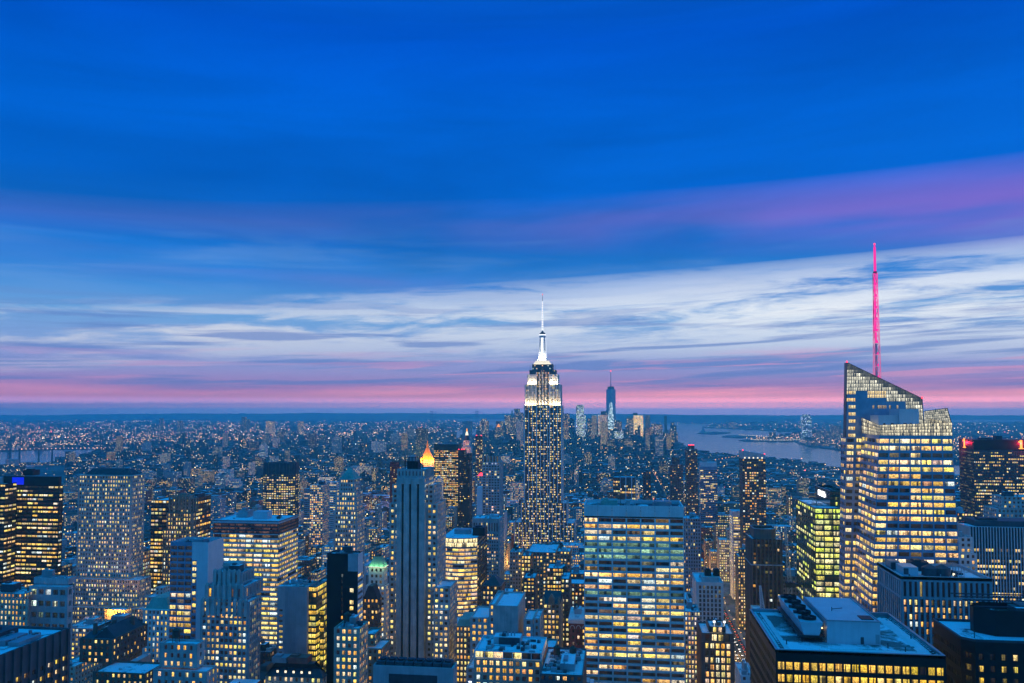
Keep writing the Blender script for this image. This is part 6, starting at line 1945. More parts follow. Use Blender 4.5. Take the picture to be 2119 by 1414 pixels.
for i in range(2):
    b.one('roof_tank', 'black_metal', np.r_[boxq(x0 + 8 + i * 7, x0 + 13 + i * 7, y0 + 10, y0 + 17, fz(1468, 1195, 695), fz(1468, 1180, 700)), boxq(x0 + 9 + i * 7, x0 + 12 + i * 7, y0 + 11, y0 + 16, fz(1468, 1180, 700), fz(1468, 1178, 700))])
b.finish()
T('tall_grid_tower', 'slim dark gridded tower with lit cornice behind the white slab flank', 850, [dict(x=(1413, 1449), y=1073, depth=26)], mat='grey_concrete', bw=2.6, fl=3.5, fw=.5, fh=.6, dep=.4, p=.12, pal='warm', mode='home', piers=(1, .7, .5, 'grey_concrete'), clut=4)
T('narrow_bright_office', 'narrow grey office with rows of small bright windows abutting the white slab', 640, [dict(x=(1417, 1449), y=1266, depth=26)], mat='concrete', bw=2.3, fl=3.65, fw=.55, fh=.6, dep=.35, p=.8, pal='mixed', mode='home', clut=6)
b = T('arched_grand_block', 'ornate brown block with huge orange arched windows and glazed attic', 590, [dict(x=(1451, 1519), y=1330, depth=34, fw=.62), dict(x=(1452, 1518), y=1311, dy=.8, depth=30, p=.5), dict(x=(1468, 1501), y=1297, dy=3, depth=20, pal='cream', p=1., bw=4., fw=.85, fl=5.2, fh=.8, mat='slate')],
      fin=False, clut=3, mat='brown_granite', bw=4.0, fl=5.0, fw=.7, fh=.7, dep=.5, p=.92, pal='warm', mode='home', mg=2., piers=(1, 1.1, .4, 'brown_granite'))
x0, x1, y0, y1, zr = b.top
for i, px in enumerate((1478, 1499)):
    x = fx(px, 1290, 596)
    b.one('roof_floodlamp', 'glow_white', np.r_[frustq(x, 596, zr + 3, zr + 4.2, .9, .9, 8), barq((x, 596, zr), (x, 596, zr + 3), .15)])
b.finish()
T('white_parapet_block', 'small white block corner by the avenue traffic', 520, [dict(x=(1533, 1562), y=1398, depth=26)], mat='white_panel', bw=5, fl=4, fw=.4, fh=.5, dep=.4, p=.0, clut=2)
# --- western edge
b = T('numbered_dark_tower', 'dark tower with red lit numeral signs at its upper corners', 1080, [dict(x=(2014, 2230), y=911, depth=40, xs=1985)], fin=False, clut=0, mat='dark_spandrel', bw=2.2, fl=3.85, fw=.8, fh=.42, dep=.25, p=.5, pal='cream', mode='office', mt=14, piers=(1, .35, .4, 'dark_spandrel'), par=.3)
x0, x1, y0, y1, zr = b.top
b.one('crown', 'black_metal', np.r_[boxq(x0 - .3, x1 + .3, y0 - .6, y1, zr - 12, zr + .6)])
for kx, yy in ((x0 - .9, None), (fx(2113, 915, 1079), 1)):
    if yy is None:
        ym = y0 + (y1 - y0) * .6
        q = np.r_[boxq(x0 - .8, x0 - .4, ym - 1.6, ym + 1.6, zr - 9.5, zr + 1.2), boxq(x0 - .8, x0 - .4, ym + 1.6, ym + 4.0, zr - 2.2, zr - .2), boxq(x0 - .8, x0 - .4, ym - 4.0, ym + 4.0, zr - 10.6, zr - 9.5)]
    else:
        q = np.r_[boxq(kx - 1.3, kx + 1.3, y0 - 1.1, y0 - .65, zr - 9.5, zr + .2), boxq(kx - 3.0, kx - 1.3, y0 - 1.1, y0 - .65, zr - 2.8, zr - 1.0), boxq(kx - 2.6, kx + 2.6, y0 - 1.1, y0 - .65, zr - 10.6, zr - 9.5)]
    b.one('numeral_sign', 'glow_red_sign', q)
b.one('plant_room', 'slate', np.r_[boxq(fx(2030, 905, 1090), fx(2052, 905, 1090), 1090, 1100, zr, zr + 2.5), boxq(fx(2062, 905, 1090), fx(2074, 905, 1090), 1090, 1100, zr, zr + 5)])
b.finish()
for kx, ky, s_ in ((x0 - 3.2, y0 + (y1 - y0) * .6, 0), (fx(2113, 915, 1079), y0 - 3.4, 1)):
    l = bpy.data.lights.new('sign_glow', 'POINT')
    l.energy, l.color, l.shadow_soft_size = 2.2e4, (1, .02, .06), 1.2
    o = bpy.data.objects.new('sign_glow', l)
    COL.objects.link(o)
    o.location = (kx, ky, zr - 4)
b = T('pinstripe_tower', 'dark tower with fine white vertical pinstripe piers and billboard reflections', 610, [dict(x=(2007, 2190), y=1092, depth=46, xs=1975)], fin=False, clut=0, mat='dark_glass', bw=1.9, fl=3.75, fw=.86, fh=.5, dep=.2, p=.5, pal='cream', mode='office', mt=14, piers=(1, .55, .5, 'white_panel'))
x0, x1, y0, y1, zr = b.top
b.one('plant_room', 'slate', np.r_[boxq(x0 + 8, x0 + 50, y0 + 10, y0 + 30, zr, zr + 4), boxq(x0 + 12, x0 + 24, y0 + 14, y0 + 22, zr + 4, zr + 5.5)])
for px, py, cname, w in ((2078, 1131, 'glow_blue', 4), (2088, 1133, 'glow_blue', 3), (2095, 1131, 'glow_blue', 2), (2074, 1139, 'glow_white', 2), (2083, 1139, 'glow_blue', 2)):
    pass
b.finish()
T('stepped_white_tower', 'small white stone tower stepping down before the pinstripe tower', 560, [dict(x=(1984, 2022), y=1146, depth=16), dict(x=(1984, 2013), y=1112, dy=2, depth=14)], mat='white_stone', bw=2.8, fl=3.7, fw=.5, fh=.55, dep=.35, p=.4, pal='warm', mode='home', mg=.8, clut=2)
T('stone_setback_tower', 'brown stone setback tower between numbered tower and pinstripe tower', 760, [dict(x=(2062, 2160), y=1054, depth=26), dict(x=(2073, 2160), y=1028, dy=4, depth=20)], mat='limestone', bw=3.4, fl=3.8, fw=.5, fh=.5, dep=.4, p=.3, pal='yellow', mode='home', mg=1, clut=4)
T('pink_lit_terrace', 'low terrace block glowing pinkish at foot of the numbered tower', 900, [dict(x=(1984, 2014), y=1062, depth=20)], mat='brown_granite', bw=3, fl=3.6, fw=.7, fh=.5, dep=.3, p=.4, pal='warm', mode='home', clut=2)
# --- downtown cluster and far towers


def far_tower(name, label, xl, xr, yt, Y, steps=(), **k):
    kk = dict(mat='dark_spandrel', bw=5, fl=5., fw=.6, fh=.5, dep=.25, p=.35, pal='cream', mode='home', clut=0, par=.5)
    kk.update(k)
    t = [dict(x=(xl, xr), y=yt, depth=40)] + [dict(x=(a, c), y=yy, dy=6, depth=24) for a, c, yy in steps]
    b = T(name, label, Y, t, **kk)
    b.pcol = [c * 1.9 for c in b.pcol]      # pane emission raised so lights this far still show
    return b


Y = 5850.
b = B('tapered_glass_skyscraper', 'tallest far glass skyscraper with tapered facets and thin mast', cat='skyscraper')
x0, x1, z1 = fx(1254, 805, Y), fx(1274, 805, Y), fz(1264, 806, Y)
w = x1 - x0
xc, yc = (x0 + x1) / 2, Y + w / 2
h = w / 2
base_ = [(xc - h, yc - h), (xc + h, yc - h), (xc + h, yc + h), (xc - h, yc + h)]
r = h * 1.06
top_ = [(xc, yc - r * .92), (xc + r * .92, yc), (xc, yc + r * .92), (xc - r * .92, yc)]
zb_ = 55.
for i in range(4):
    j = (i + 1) % 4
    a, c = base_[i], base_[j]
    t = top_[i]
    # upright triangle split into storeys
    for kq in range(60):
        f0, f1 = kq / 60, (kq + 1) / 60
        L = lambda p, f: (p[0] + (t[0] - p[0]) * f, p[1] + (t[1] - p[1]) * f, zb_ + (z1 - zb_) * f)
        q = [L(a, f0), L(c, f0), L(c, f1), L(a, f1)]
        b.quad('facade', 'blue_glass', [q])
        nw = max(1, int(10 * (1 - f0)))
        if kq < 44 and i in (0, 1, 3):
            Pq = np.array(q)
            nn_ = np.cross(Pq[1] - Pq[0], Pq[3] - Pq[0])
            nn_ /= np.linalg.norm(nn_)
            for s_ in range(nw):
                if b.rng.random() < .7:
                    u0, u1 = (s_ + .15) / nw, (s_ + .8) / nw
                    S_ = lambda u, v: (1 - v) * ((1 - u) * Pq[0] + u * Pq[1]) + v * ((1 - u) * Pq[3] + u * Pq[2]) + nn_ * .4
                    b.panes([[S_(u0, .15), S_(u1, .15), S_(u1, .8), S_(u0, .8)]], np.array((.75, 1.0, .95)) * b.rng.uniform(1.0, 2.6))
    tn = top_[j]
    # inverted triangle between this corner and the next
    for kq in range(30):
        f0, f1 = kq / 30, (kq + 1) / 30
        M = lambda p, f: (c[0] + (p[0] - c[0]) * f, c[1] + (p[1] - c[1]) * f, zb_ + (z1 - zb_) * f)
        if kq == 0:
            q = [M(t, 0), (c[0], c[1], zb_), M(tn, f1), M(t, f1)]
            q[1] = ((q[0][0] + q[2][0]) / 2, (q[0][1] + q[2][1]) / 2, zb_ + .1)
        else:
            q = [M(t, f0), M(tn, f0), M(tn, f1), M(t, f1)]
        b.quad('facade', 'blue_glass', [q])
    b.quad('facade', 'concrete', [[(*a, 0), (*c, 0), (*c, zb_), (*a, zb_)]])
b.quad('roof', 'roof_dark', [[(*top_[0], z1 - .5), (*top_[1], z1 - .5), (*top_[2], z1 - .5), (*top_[3], z1 - .5)]])
b.one('crown_ring', 'slate', frustq(xc, yc, z1 - 1, fz(1264, 800, Y), 24, 24, 12))
b.one('mast', 'grey_metal', np.r_[frustq(xc, yc, z1, fz(1264, 785, Y), 4, 2.6, 8), frustq(xc, yc, fz(1264, 785, Y), fz(1264, 768, Y), 2.6, 1.4, 8)])
b.one('beacon', 'glow_red', frustq(xc, yc, fz(1264, 768.5, Y), fz(1264, 766.5, Y), 4, 3, 8))
OCC.append((Y, x0, x1, Y + w, z1, b.uid))
b.finish()
far_tower('rippled_white_tower', 'bright white-lit stepped residential tower right of the floodlit skyscraper', 1192, 1212, 860, 5300, [(1192, 1208, 838)], p=.7, pal='cool', mat='grey_metal', bw=7)
far_tower('lit_square_block', 'orange lit square office tower against the tapered glass skyscraper', 1237, 1257, 859, 5700, p=.75, pal='warm', mat='concrete')
far_tower('lit_cream_slab', 'cream glowing slab with dark flat cap near the bay', 1311, 1331, 860, 6000, p=.98, pal='warm', mat='buff', bw=7, fw=.85, fh=.7)
b = far_tower('domed_far_tower', 'dark far tower with small dome next to the cream slab', 1296, 1311, 866, 6050, p=.25, fin=False)
x0, x1, y0, y1, zr = b.top
b.one('dome', 'copper_green', np.r_[frustq((x0 + x1) / 2, (y0 + y1) / 2, zr, zr + 14, 26, 18, 12), frustq((x0 + x1) / 2, (y0 + y1) / 2, zr + 14, zr + 24, 18, 3, 12)])
b.finish()
far_tower('riverside_block', 'dim square tower at the river edge of the far cluster', 1350, 1371, 880, 5600, [(1353, 1369, 878)], p=.35, pal='dim')
far_tower('riverside_low_block', 'lower dim block joined to river-edge square tower', 1336, 1351, 884, 5650, p=.35, pal='warm')
far_tower('riverside_thin_tower', 'thin tower with red lamp standing out at the river edge', 1386, 1396, 888, 5200, p=.3)
far_tower('riverside_stub', 'small block at the very river end of the cluster', 1394, 1402, 902, 5150, p=.2)
far_tower('sloped_far_block', 'dark stepped tower right under the glass skyscraper flank', 1271, 1287, 873, 5500, [(1273, 1283, 870)], p=.25)
far_tower('lit_low_far_block', 'pale lit low block at the foot of glass skyscraper', 1270, 1290, 893, 5300, p=.7, pal='cool')
far_tower('behind_spire_far_tower', 'dark flat far tower touching the floodlit skyscraper edge', 1163, 1178, 856, 5600, p=.2)
far_tower('slim_far_tower', 'slim dark far tower beside the white-lit stepped tower', 1215, 1224, 866, 5500, p=.15)
b = far_tower('spired_far_tower', 'far tower with pointed spire in the downtown group left of the floodlit skyscraper', 1054, 1064, 864, 6000, fin=False, p=.25)
x0, x1, y0, y1, zr = b.top
b.one('spire', 'copper_green', frustq((x0 + x1) / 2, (y0 + y1) / 2, zr, fz(1059, 848, 6010), 0, 0, sq=(14, 14, .6, .6)))
b.finish()
far_tower('tallest_group_tower', 'tallest flat tower of the group left of the floodlit skyscraper', 1064, 1075, 846, 6100, p=.2)
far_tower('group_shoulder_tower', 'stepped tower closing the group by the floodlit skyscraper', 1074, 1084, 857, 6000, [(1075, 1082, 854)], p=.2)
far_tower('group_mid_tower', 'broad dark tower at the outer end of the spired group', 1044, 1056, 860, 5900, p=.3)
b = far_tower('orange_pyramid_far_tower', 'far tower with small orange-lit pyramid top', 1024, 1040, 884, 5000, fin=False, p=.3)
x0, x1, y0, y1, zr = b.top
b.one('pyramid_roof', 'glow_orange', frustq((x0 + x1) / 2 - 4, (y0 + y1) / 2, zr, fz(1030, 877, 5010), 0, 0, sq=(11, 11, .6, .6)))  # orange lighting put into the roof as its own glow
b.finish()
far_tower('group_flat_tower', 'flat dark tower behind the orange pyramid top', 1026, 1041, 872, 5900, p=.15)
far_tower('rounded_far_tower', 'stepped far tower between golden lantern and orange pyramid', 993, 1010, 872, 5600, [(996, 1006, 867)], p=.25)
b = far_tower('waterfront_shore_tower', 'tall pale tower alone on the opposite shore', 1659, 1679, 862, 7000, [(1661, 1677, 858)], p=.35, pal='cool', mat='blue_glass', bw=9, fl=7)
far_tower('shore_tower_pair', 'dark block among the opposite shore towers near faceted glass tower', 1721, 1741, 881, 7200, p=.15)
far_tower('shore_tower_mid', 'dim mid tower between pale shore tower and dark blocks', 1707, 1719, 892, 7100, p=.12)
far_tower('shore_tower_low', 'low dim tower nearest the pale shore tower', 1690, 1702, 892, 7000, p=.12)
far_tower('east_shore_tall_tower', 'tall thin slab on the eastern horizon skyline', 500, 507, 863, 8200, p=.1)
far_tower('east_shore_thin_tower', 'short thin tower next to the eastern horizon slab', 509, 514, 868, 8200, p=.1)
far_tower('east_shore_lit_tower', 'far block with bright lit crown left of the eastern chamfered tower', 550, 566, 872, 7600, p=.6, pal='warm')
far_tower('east_shore_red_lamp_tower', 'low far tower with lit top near the eastern skyline', 616, 626, 872, 7800, p=.4, pal='warm')
far_tower('east_shore_dark_tower', 'dark thin far tower right of the suspension bridge pylon', 367, 374, 871, 7600, p=.1)
far_tower('east_shore_stub_tower', 'stub dark tower among the eastern far lights', 330, 335, 866, 8600, p=.1)

# --- long bridges, stacks, statue


def bridge(name, label, px0, px1, ytop, ydeck, Y0, Y1, end0, end1, tw):
    b = B(name, label, cat='bridge')
    pts = []
    for px, yy in ((px0, Y0), (px1, Y1)):
        x, zt = at(px, ytop, yy)
        zd = fz(px, ydeck, yy)
        pts.append((x, yy, zt, zd))
        s_ = tw
        q = np.concatenate([boxq(x - s_, x - s_ * .4, yy - 3, yy + 3, -4, zt), boxq(x + s_ * .4, x + s_, yy - 3, yy + 3, -4, zt), boxq(x - s_ * .4, x + s_ * .4, yy - 3, yy + 3, zt - s_ * .5, zt), boxq(x - s_ * .4, x + s_ * .4, yy - 3, yy + 3, zd - s_ * .2, zd + s_ * .3)])
        b.one('bridge_pylon', 'dark_spandrel', q)
    P0, P1 = np.array(pts[0]), np.array(pts[1])
    e0, e1 = P0 + (P0 - P1) * end0, P1 + (P1 - P0) * end1
    zd = (P0[3] + P1[3]) / 2
    b.one('deck', 'dark_spandrel', barq((e0[0], e0[1], zd), (e1[0], e1[1], zd), tw * .35))
    q = []
    for (a, za, c, zc, sag) in ((P0, P0[2], P1, P1[2], .8), (P0, P0[2], e0, zd, .1), (P1, P1[2], e1, zd, .1)):
        prev = None
        for i in range(13):
            t = i / 12
            z = za + (zc - za) * t - sag * 4 * t * (1 - t) * (max(za, zc) - zd)
            p = (a[0] + (c[0] - a[0]) * t, a[1] + (c[1] - a[1]) * t, z)
            if prev:
                q.append(barq(prev, p, tw * .09))
            prev = p
    b.one('cable', 'dark_spandrel', np.concatenate(q))
    b.finish()
    return (e0, e1, zd)


BR2 = bridge('harbour_suspension_bridge', 'faint suspension bridge with two pylons on the far water', 893, 986.5, 851, 863, 17000., 17000., .5, .4, 26)
BR1 = bridge('river_suspension_bridge', 'dark suspension bridge with lamps crossing the river', 20, 210.5, 906, 931, 4550., 4800., .5, .55, 10)
for i, (px, yt) in enumerate(((20, 931), (40, 930), (80, 931), (107.5, 931))):
    b = B('smokestack', 'tall brick smokestack by the river, %s from the frame edge' % ('first', 'second', 'third', 'fourth')[i], cat='chimney', group='power station stacks')
    Yk = 3560.
    x = fx(px, 950, Yk)
    b.one('shaft', 'dark_stone', frustq(x, Yk, 0, fz(px, yt, Yk), 4.6, 3.6, 12))
    b.one('cap', 'slate', frustq(x, Yk, fz(px, yt, Yk), fz(px, yt - 1.2, Yk), 4.2, 4.2, 12))
    b.finish()
T('power_station', 'dark boxy power station with orange roof lamps by the smokestacks', 3540, [dict(x=(55, 92), y=957, depth=60), dict(x=(92, 116), y=960, depth=60, z0=0)], mat='dark_stone', bw=6, fl=6, fw=.5, fh=.5, dep=.2, p=.3, pal='warm', mode='home', clut=0)
b = B('colossal_statue', 'tiny robed statue with raised torch on a stone pedestal in the bay', cat='statue')
Ys = ground(1455, 894.5)[1]
xs = fx(1455, 894, Ys)
k = Ys / FPX
b.one('pedestal', 'concrete', np.r_[frustq(xs, Ys, 0, 22, 0, 0, sq=(24, 24, 22, 22)), frustq(xs, Ys, 22, 47, 0, 0, sq=(11, 11, 7, 7))])
b.one('figure', 'copper_green', np.r_[frustq(xs, Ys, 47, 75, 6.5, 4.0, 10), frustq(xs, Ys, 75, 82, 4.2, 2.6, 10), frustq(xs, Ys, 82, 87, 2.0, 2.0, 10)])
b.one('raised_arm', 'copper_green', barq((xs - 3, Ys, 79), (xs - 5, Ys, 95), 1.4, 6))
b.one('torch', 'glow_cream', frustq(xs - 5, Ys, 94, 98, 1.2, 1.8, 8))
b.finish()


# --- cranes on the building site
def crane(name, label, px, ytop, ybase, Y, lean, cab):
    b = B(name, label, cat='crane')
    x0_, z0_ = at(px, ybase, Y)
    x1_, z1_ = at(px + lean, ytop, Y)
    n = 16
    w = 1.3
    for i in range(n):
        t0, t1 = i / n, (i + 1) / n
        A = np.array([x0_ + (x1_ - x0_) * t0, Y, z0_ + (z1_ - z0_) * t0])
        C = np.array([x0_ + (x1_ - x0_) * t1, Y, z0_ + (z1_ - z0_) * t1])
        ww = w * (1 - .6 * t0)
        q = []
        for sx, sy in ((-1, -1), (1, -1), (1, 1), (-1, 1)):
            o = np.array([sx * ww, sy * ww, 0])
            q.append(barq(A + o, C + o, .22))
        for s_ in (-1, 1):
            q.append(barq(A + np.array([-ww, s_ * ww, 0]), C + np.array([ww, s_ * ww, 0]), .16))
            q.append(barq(A + np.array([s_ * ww, ww, 0]), C + np.array([s_ * ww, -ww, 0]), .16))
        b.one('jib_section', 'steel_white', np.concatenate(q))
    if cab:
        tz = z0_
        q = []
        for i in range(int(tz / 4)):
            z = i * 4.
            for sx, sy in ((-1, -1), (1, -1), (1, 1), (-1, 1)):
                q.append(barq((x0_ + sx * 1.5, Y + sy * 1.5, z), (x0_ + sx * 1.5, Y + sy * 1.5, z + 4), .22))
            q.append(barq((x0_ - 1.5, Y - 1.5, z), (x0_ + 1.5, Y - 1.5, z + 4), .16))
        b.one('tower_mast', 'steel_white', np.concatenate(q))
        b.one('cab', 'slate', np.r_[boxq(x0_ - 3.5, x0_ + 3.5, Y - 2.5, Y + 2.5, z0_ - 3.5, z0_ + .4), boxq(x0_ + 3.5, x0_ + 9, Y - 1.6, Y + 4.5, z0_ - 3, z0_ - .8)])
    b.finish()


crane('white_tower_crane', 'white lattice tower crane rising between brown tower and green block', 1634, 1088, 1206, 700., -9, True)
crane('small_white_crane', 'small white crane jib in front of the brown granite tower', 1578, 1212, 1262, 600., -5, True)
# ------------------------------------------------------------------ the city between the towers
RG = np.random.default_rng(2024)
VIS = {'broad white slab': 1440, 'faceted glass': 1300, 'green glass office': 1300, 'concrete block with tall': 1400, 'slender limestone': 1390, 'stepped art deco': 1440,
       'broad office block': 1345, 'broad grey gothic': 1300, 'black tower with yellow': 1222, 'curved office': 1280, 'tall stone skyscraper': 1128, 'black windowless': 1292,
       'narrow tower with glass': 1340, 'blank grey concrete': 1400, 'stone tower with green pyramid': 1150, 'brown granite tower': 1265, 'dark chamfered': 1060,
       'pale apartment tower': 1070, 'dark tower with fine': 1300, 'stone tower with orange': 992, 'large dark flat-topped': 1052, 'dark apartment tower': 1112, 'tall dark banded': 1035,
       'near black office': 1500, 'black tower with chamfered': 1500, 'dark office block': 1500, 'dark tower with red': 1092, 'thin black tower': 1050, 'glass tower with blank': 1040,
       'pale windowy': 1300, 'ornate brown': 1440, 'large beige': 1345, 'stone block with glazed': 1440, 'narrow grey office': 1440, 'tan gothic': 1350, 'red brick block with': 1390, 'beige masonry': 1440,
       'grey block with row': 1500, 'slim dark gridded': 1240, 'cream setback': 1260, 'narrow tower with bright': 1285, 'small white stone': 1200, 'brown stone setback': 1090, 'dark glass slab': 1216,
       'slender dark stone': 1225, 'grey stacked': 1300, 'cream stone office': 1305, 'dark brown block': 1440, 'pale stone block': 1440, 'classic stone': 1350, 'stone tower with green glow': 1290,
       'grey tower with columned': 1200, 'wide low block with snow': 1160, 'low block with dark hip': 1440, 'pale block with blank': 1110, 'unfinished': 1066, 'pale tower with small': 925,
       'thin residential': 960, 'dark stepped tower just': 1040, 'dark block with white': 1040, 'white lattice': 1250, 'low snowy': 1440, 'lowest near': 1440, 'dark slab rising': 915, 'low stone annexe': 1300}
UIDLAB = {b.uid: b.label for b in ALL}
HERO = []
for (y0, x0, x1, y1, z1, uid) in OCC:
    c = proj(np.array([[x0, y0, z1], [x1, y0, z1], [x0, y1, z1], [x1, y1, z1]]))
    lab = UIDLAB[uid]
    vb = c[:2, 1].mean() + 45
    for k, v in VIS.items():
        if lab.startswith(k):
            vb = v
    if y0 > 4000:
        vb = c[:2, 1].mean() + 14
    HERO.append((x0, x1, y0, y1, z1, uid, c[:, 0].min(), c[:, 0].max(), c[:2, 1].mean(), vb))
HN = np.array([h[:5] + h[6:] for h in HERO])     # x0 x1 y0 y1 z1 px0 px1 ptop vb


def pip(x, y, poly):
    ins = False
    n = len(poly)
    for i in range(n):
        xa, ya = poly[i]
        xb, yb = poly[(i + 1) % n]
        if (ya > y) != (yb > y) and x < (xb - xa) * (y - ya) / (yb - ya) + xa:
            ins = not ins
    return ins


cand = []


def try_box(x0, x1, y0, y1, h):
    if ((HN[:, 0] < x1 + 1) & (HN[:, 1] > x0 - 1) & (HN[:, 2] < y1 + 1) & (HN[:, 3] > y0 - 1)).any():
        return
    # crystal tower and curved fronts reach a little forward
    c = proj(np.array([[x0, y0, h], [x1, y0, h], [x0, y1, h], [x1, y1, h], [x0, y0, 0]]))
    a, b_, t = c[:4, 0].min(), c[:4, 0].max(), c[:4, 1].min()
    if b_ < -30 or a > W0 + 30 or (y0 < 1050 and b_ > 1514 and a < 1553):
        return
    beh = (HN[:, 2] > y0) & (HN[:, 5] < b_ - .5) & (HN[:, 6] > a + .5) & (HN[:, 8] > t)
    if beh.any():
        lim = HN[beh, 8].max()
        hn = fz((a + b_) / 2, lim + 1, y0)
        if hn < 9:
            return
        h = min(h, hn)
        c = proj(np.array([[x0, y0, h], [x1, y0, h], [x0, y1, h], [x1, y1, h], [x0, y0, 0]]))
        t = c[:4, 1].min()
    if t > H0 + 40:
        return
    cand.append((x0, x1, y0, y1, h, a, b_, c[0, 1], c[4, 1]))


for k in range(3, 45):
    ys = 35 + 80.4 * k
    for a0, a1 in zip([-2800, -2300, -1900, -1500] + AVES, [-2300, -1900, -1500, -1180] + AVES[1:] + [1800]):
        for row in (0, 1):
            yf = ys + 9 + row * 31.5
            x = a0 + 15
            while x < a1 - 18:
                w = RG.uniform(8, 20) if RG.random() < .55 else RG.uniform(20, 38)
                if ys > 1500:
                    w *= 1.25
                w = min(w, a1 - 15 - x)
                if ys < 800:
                    h = RG.uniform(45, 120)
                elif ys < 1300:
                    h = RG.uniform(24, 75)
                elif ys < 2200:
                    h = RG.uniform(16, 52) * (1.7 if RG.random() < .10 else 1)
                else:
                    h = RG.uniform(12, 34) * (2.3 if RG.random() < .06 else 1)
                d = RG.uniform(22, 31)
                rd = proj((x + w / 2, yf, 0))
                if rd[0] > 1385 and ys > 2400:
                    h = min(h, RG.uniform(9, 17))
                if -60 < rd[0] < W0 + 60 and pip(x, yf, MAN):
                    try_box(x, x + w - RG.choice([.0, .3, 3.]) - .2, yf, yf + d, h)
                x += w
NEAR_N = len(cand)
# farther out: coarser scatter on each shore
for poly, n, Y0, Y1, hl, hh in ((MAN, 5200, 3650, 6600, 10, 40), (BRK, 9000, 3800, 14500, 7, 26), (NJ, 2600, 4200, 14500, 7, 30)):
    got = 0
    tries = 0
    while got < n and tries < n * 12:
        tries += 1
        Y = math.sqrt(RG.uniform(Y0 ** 2, Y1 ** 2)) if RG.random() < .6 else RG.uniform(Y0, Y1)
        px = RG.uniform(-30, W0 + 30)
        x = fx(px, 900, Y)
        if not pip(x, Y, poly):
            continue
        got += 1
        s_ = max(1.0, Y / 5000)
        w, d = RG.uniform(14, 46) * s_, RG.uniform(14, 34) * s_
        h = RG.uniform(hl, hh) * (RG.uniform(1.6, 3.2) if RG.random() < .06 else 1)
        if poly is MAN and 980 < px < 1400 and Y > 4300:
            h *= RG.uniform(1.2, 3.0)
        if poly is MAN and px > 1392:
            h = min(h, RG.uniform(7, 15))
        try_box(x, x + w, Y, Y + d, h)
cand.sort(key=lambda c: c[2])
sky_top = np.full(2400, 1414.0)
events = sorted([(h[2], 'h', i) for i, h in enumerate(HERO)] + [(c[2], 'c', i) for i, c in enumerate(cand)])
visible = np.zeros(len(cand))
for Y, kind, i in events:
    if kind == 'h':
        h = HERO[i]
        a, b_, t = h[6], h[7], h[8]
    else:
        c = cand[i]
        a, b_, t = c[5], c[6], c[7]
    ia, ib = int(max(0, a + 100)), int(min(2399, b_ + 100))
    if ib <= ia:
        continue
    seg = sky_top[ia:ib]
    if kind == 'c':
        visible[i] = np.clip(seg - max(t, 0), 0, None).sum()
    np.minimum(seg, t, out=seg)
order = np.argsort(-visible)
single = [int(i) for i in order[:215] if visible[i] > 60]
sset = set(single)

PH = {}
for b in ALL:
    PH[b.uid] = b.label
REF = [('the floodlit skyscraper', 1123, 1000), ('the white slab tower', 1311, 1240), ('the three-slot tower', 850, 1180), ('the gothic stone tower', 230, 1120), ('the banded office block', 530, 1200),
       ('the art deco tower', 475, 1300), ('the curved bright office', 960, 1190), ('the green glass block', 1690, 1150), ('the faceted glass tower', 1870, 1080), ('the pinstripe tower', 2060, 1180),
       ('the brown granite tower', 1585, 1180), ('the slant-topped tower', 1560, 1010), ('the chamfered dark tower', 574, 1010), ('the green pyramid tower', 722, 1060), ('the black banded tower', 65, 1090),
       ('the gold spire', 885, 950), ('the apartment slab tower', 1018, 1000), ('the red-topped tower', 1432, 980), ('the avenue traffic', 1530, 1330), ('the black slab', 714, 1210), ('the black office box', 925, 980),
       ('the pale vertical slab', 1468, 1250), ('the tan gothic block', 1141, 1280), ('the numbered dark tower', 2060, 980)]
STY = [('limestone', 'grey stone'), ('buff', 'beige'), ('tan', 'tan brick'), ('red_brick', 'red brick'), ('brown_brick', 'brown brick'), ('dark_stone', 'dark'), ('concrete', 'concrete'), ('white_stone', 'white stone')]
seen = {}
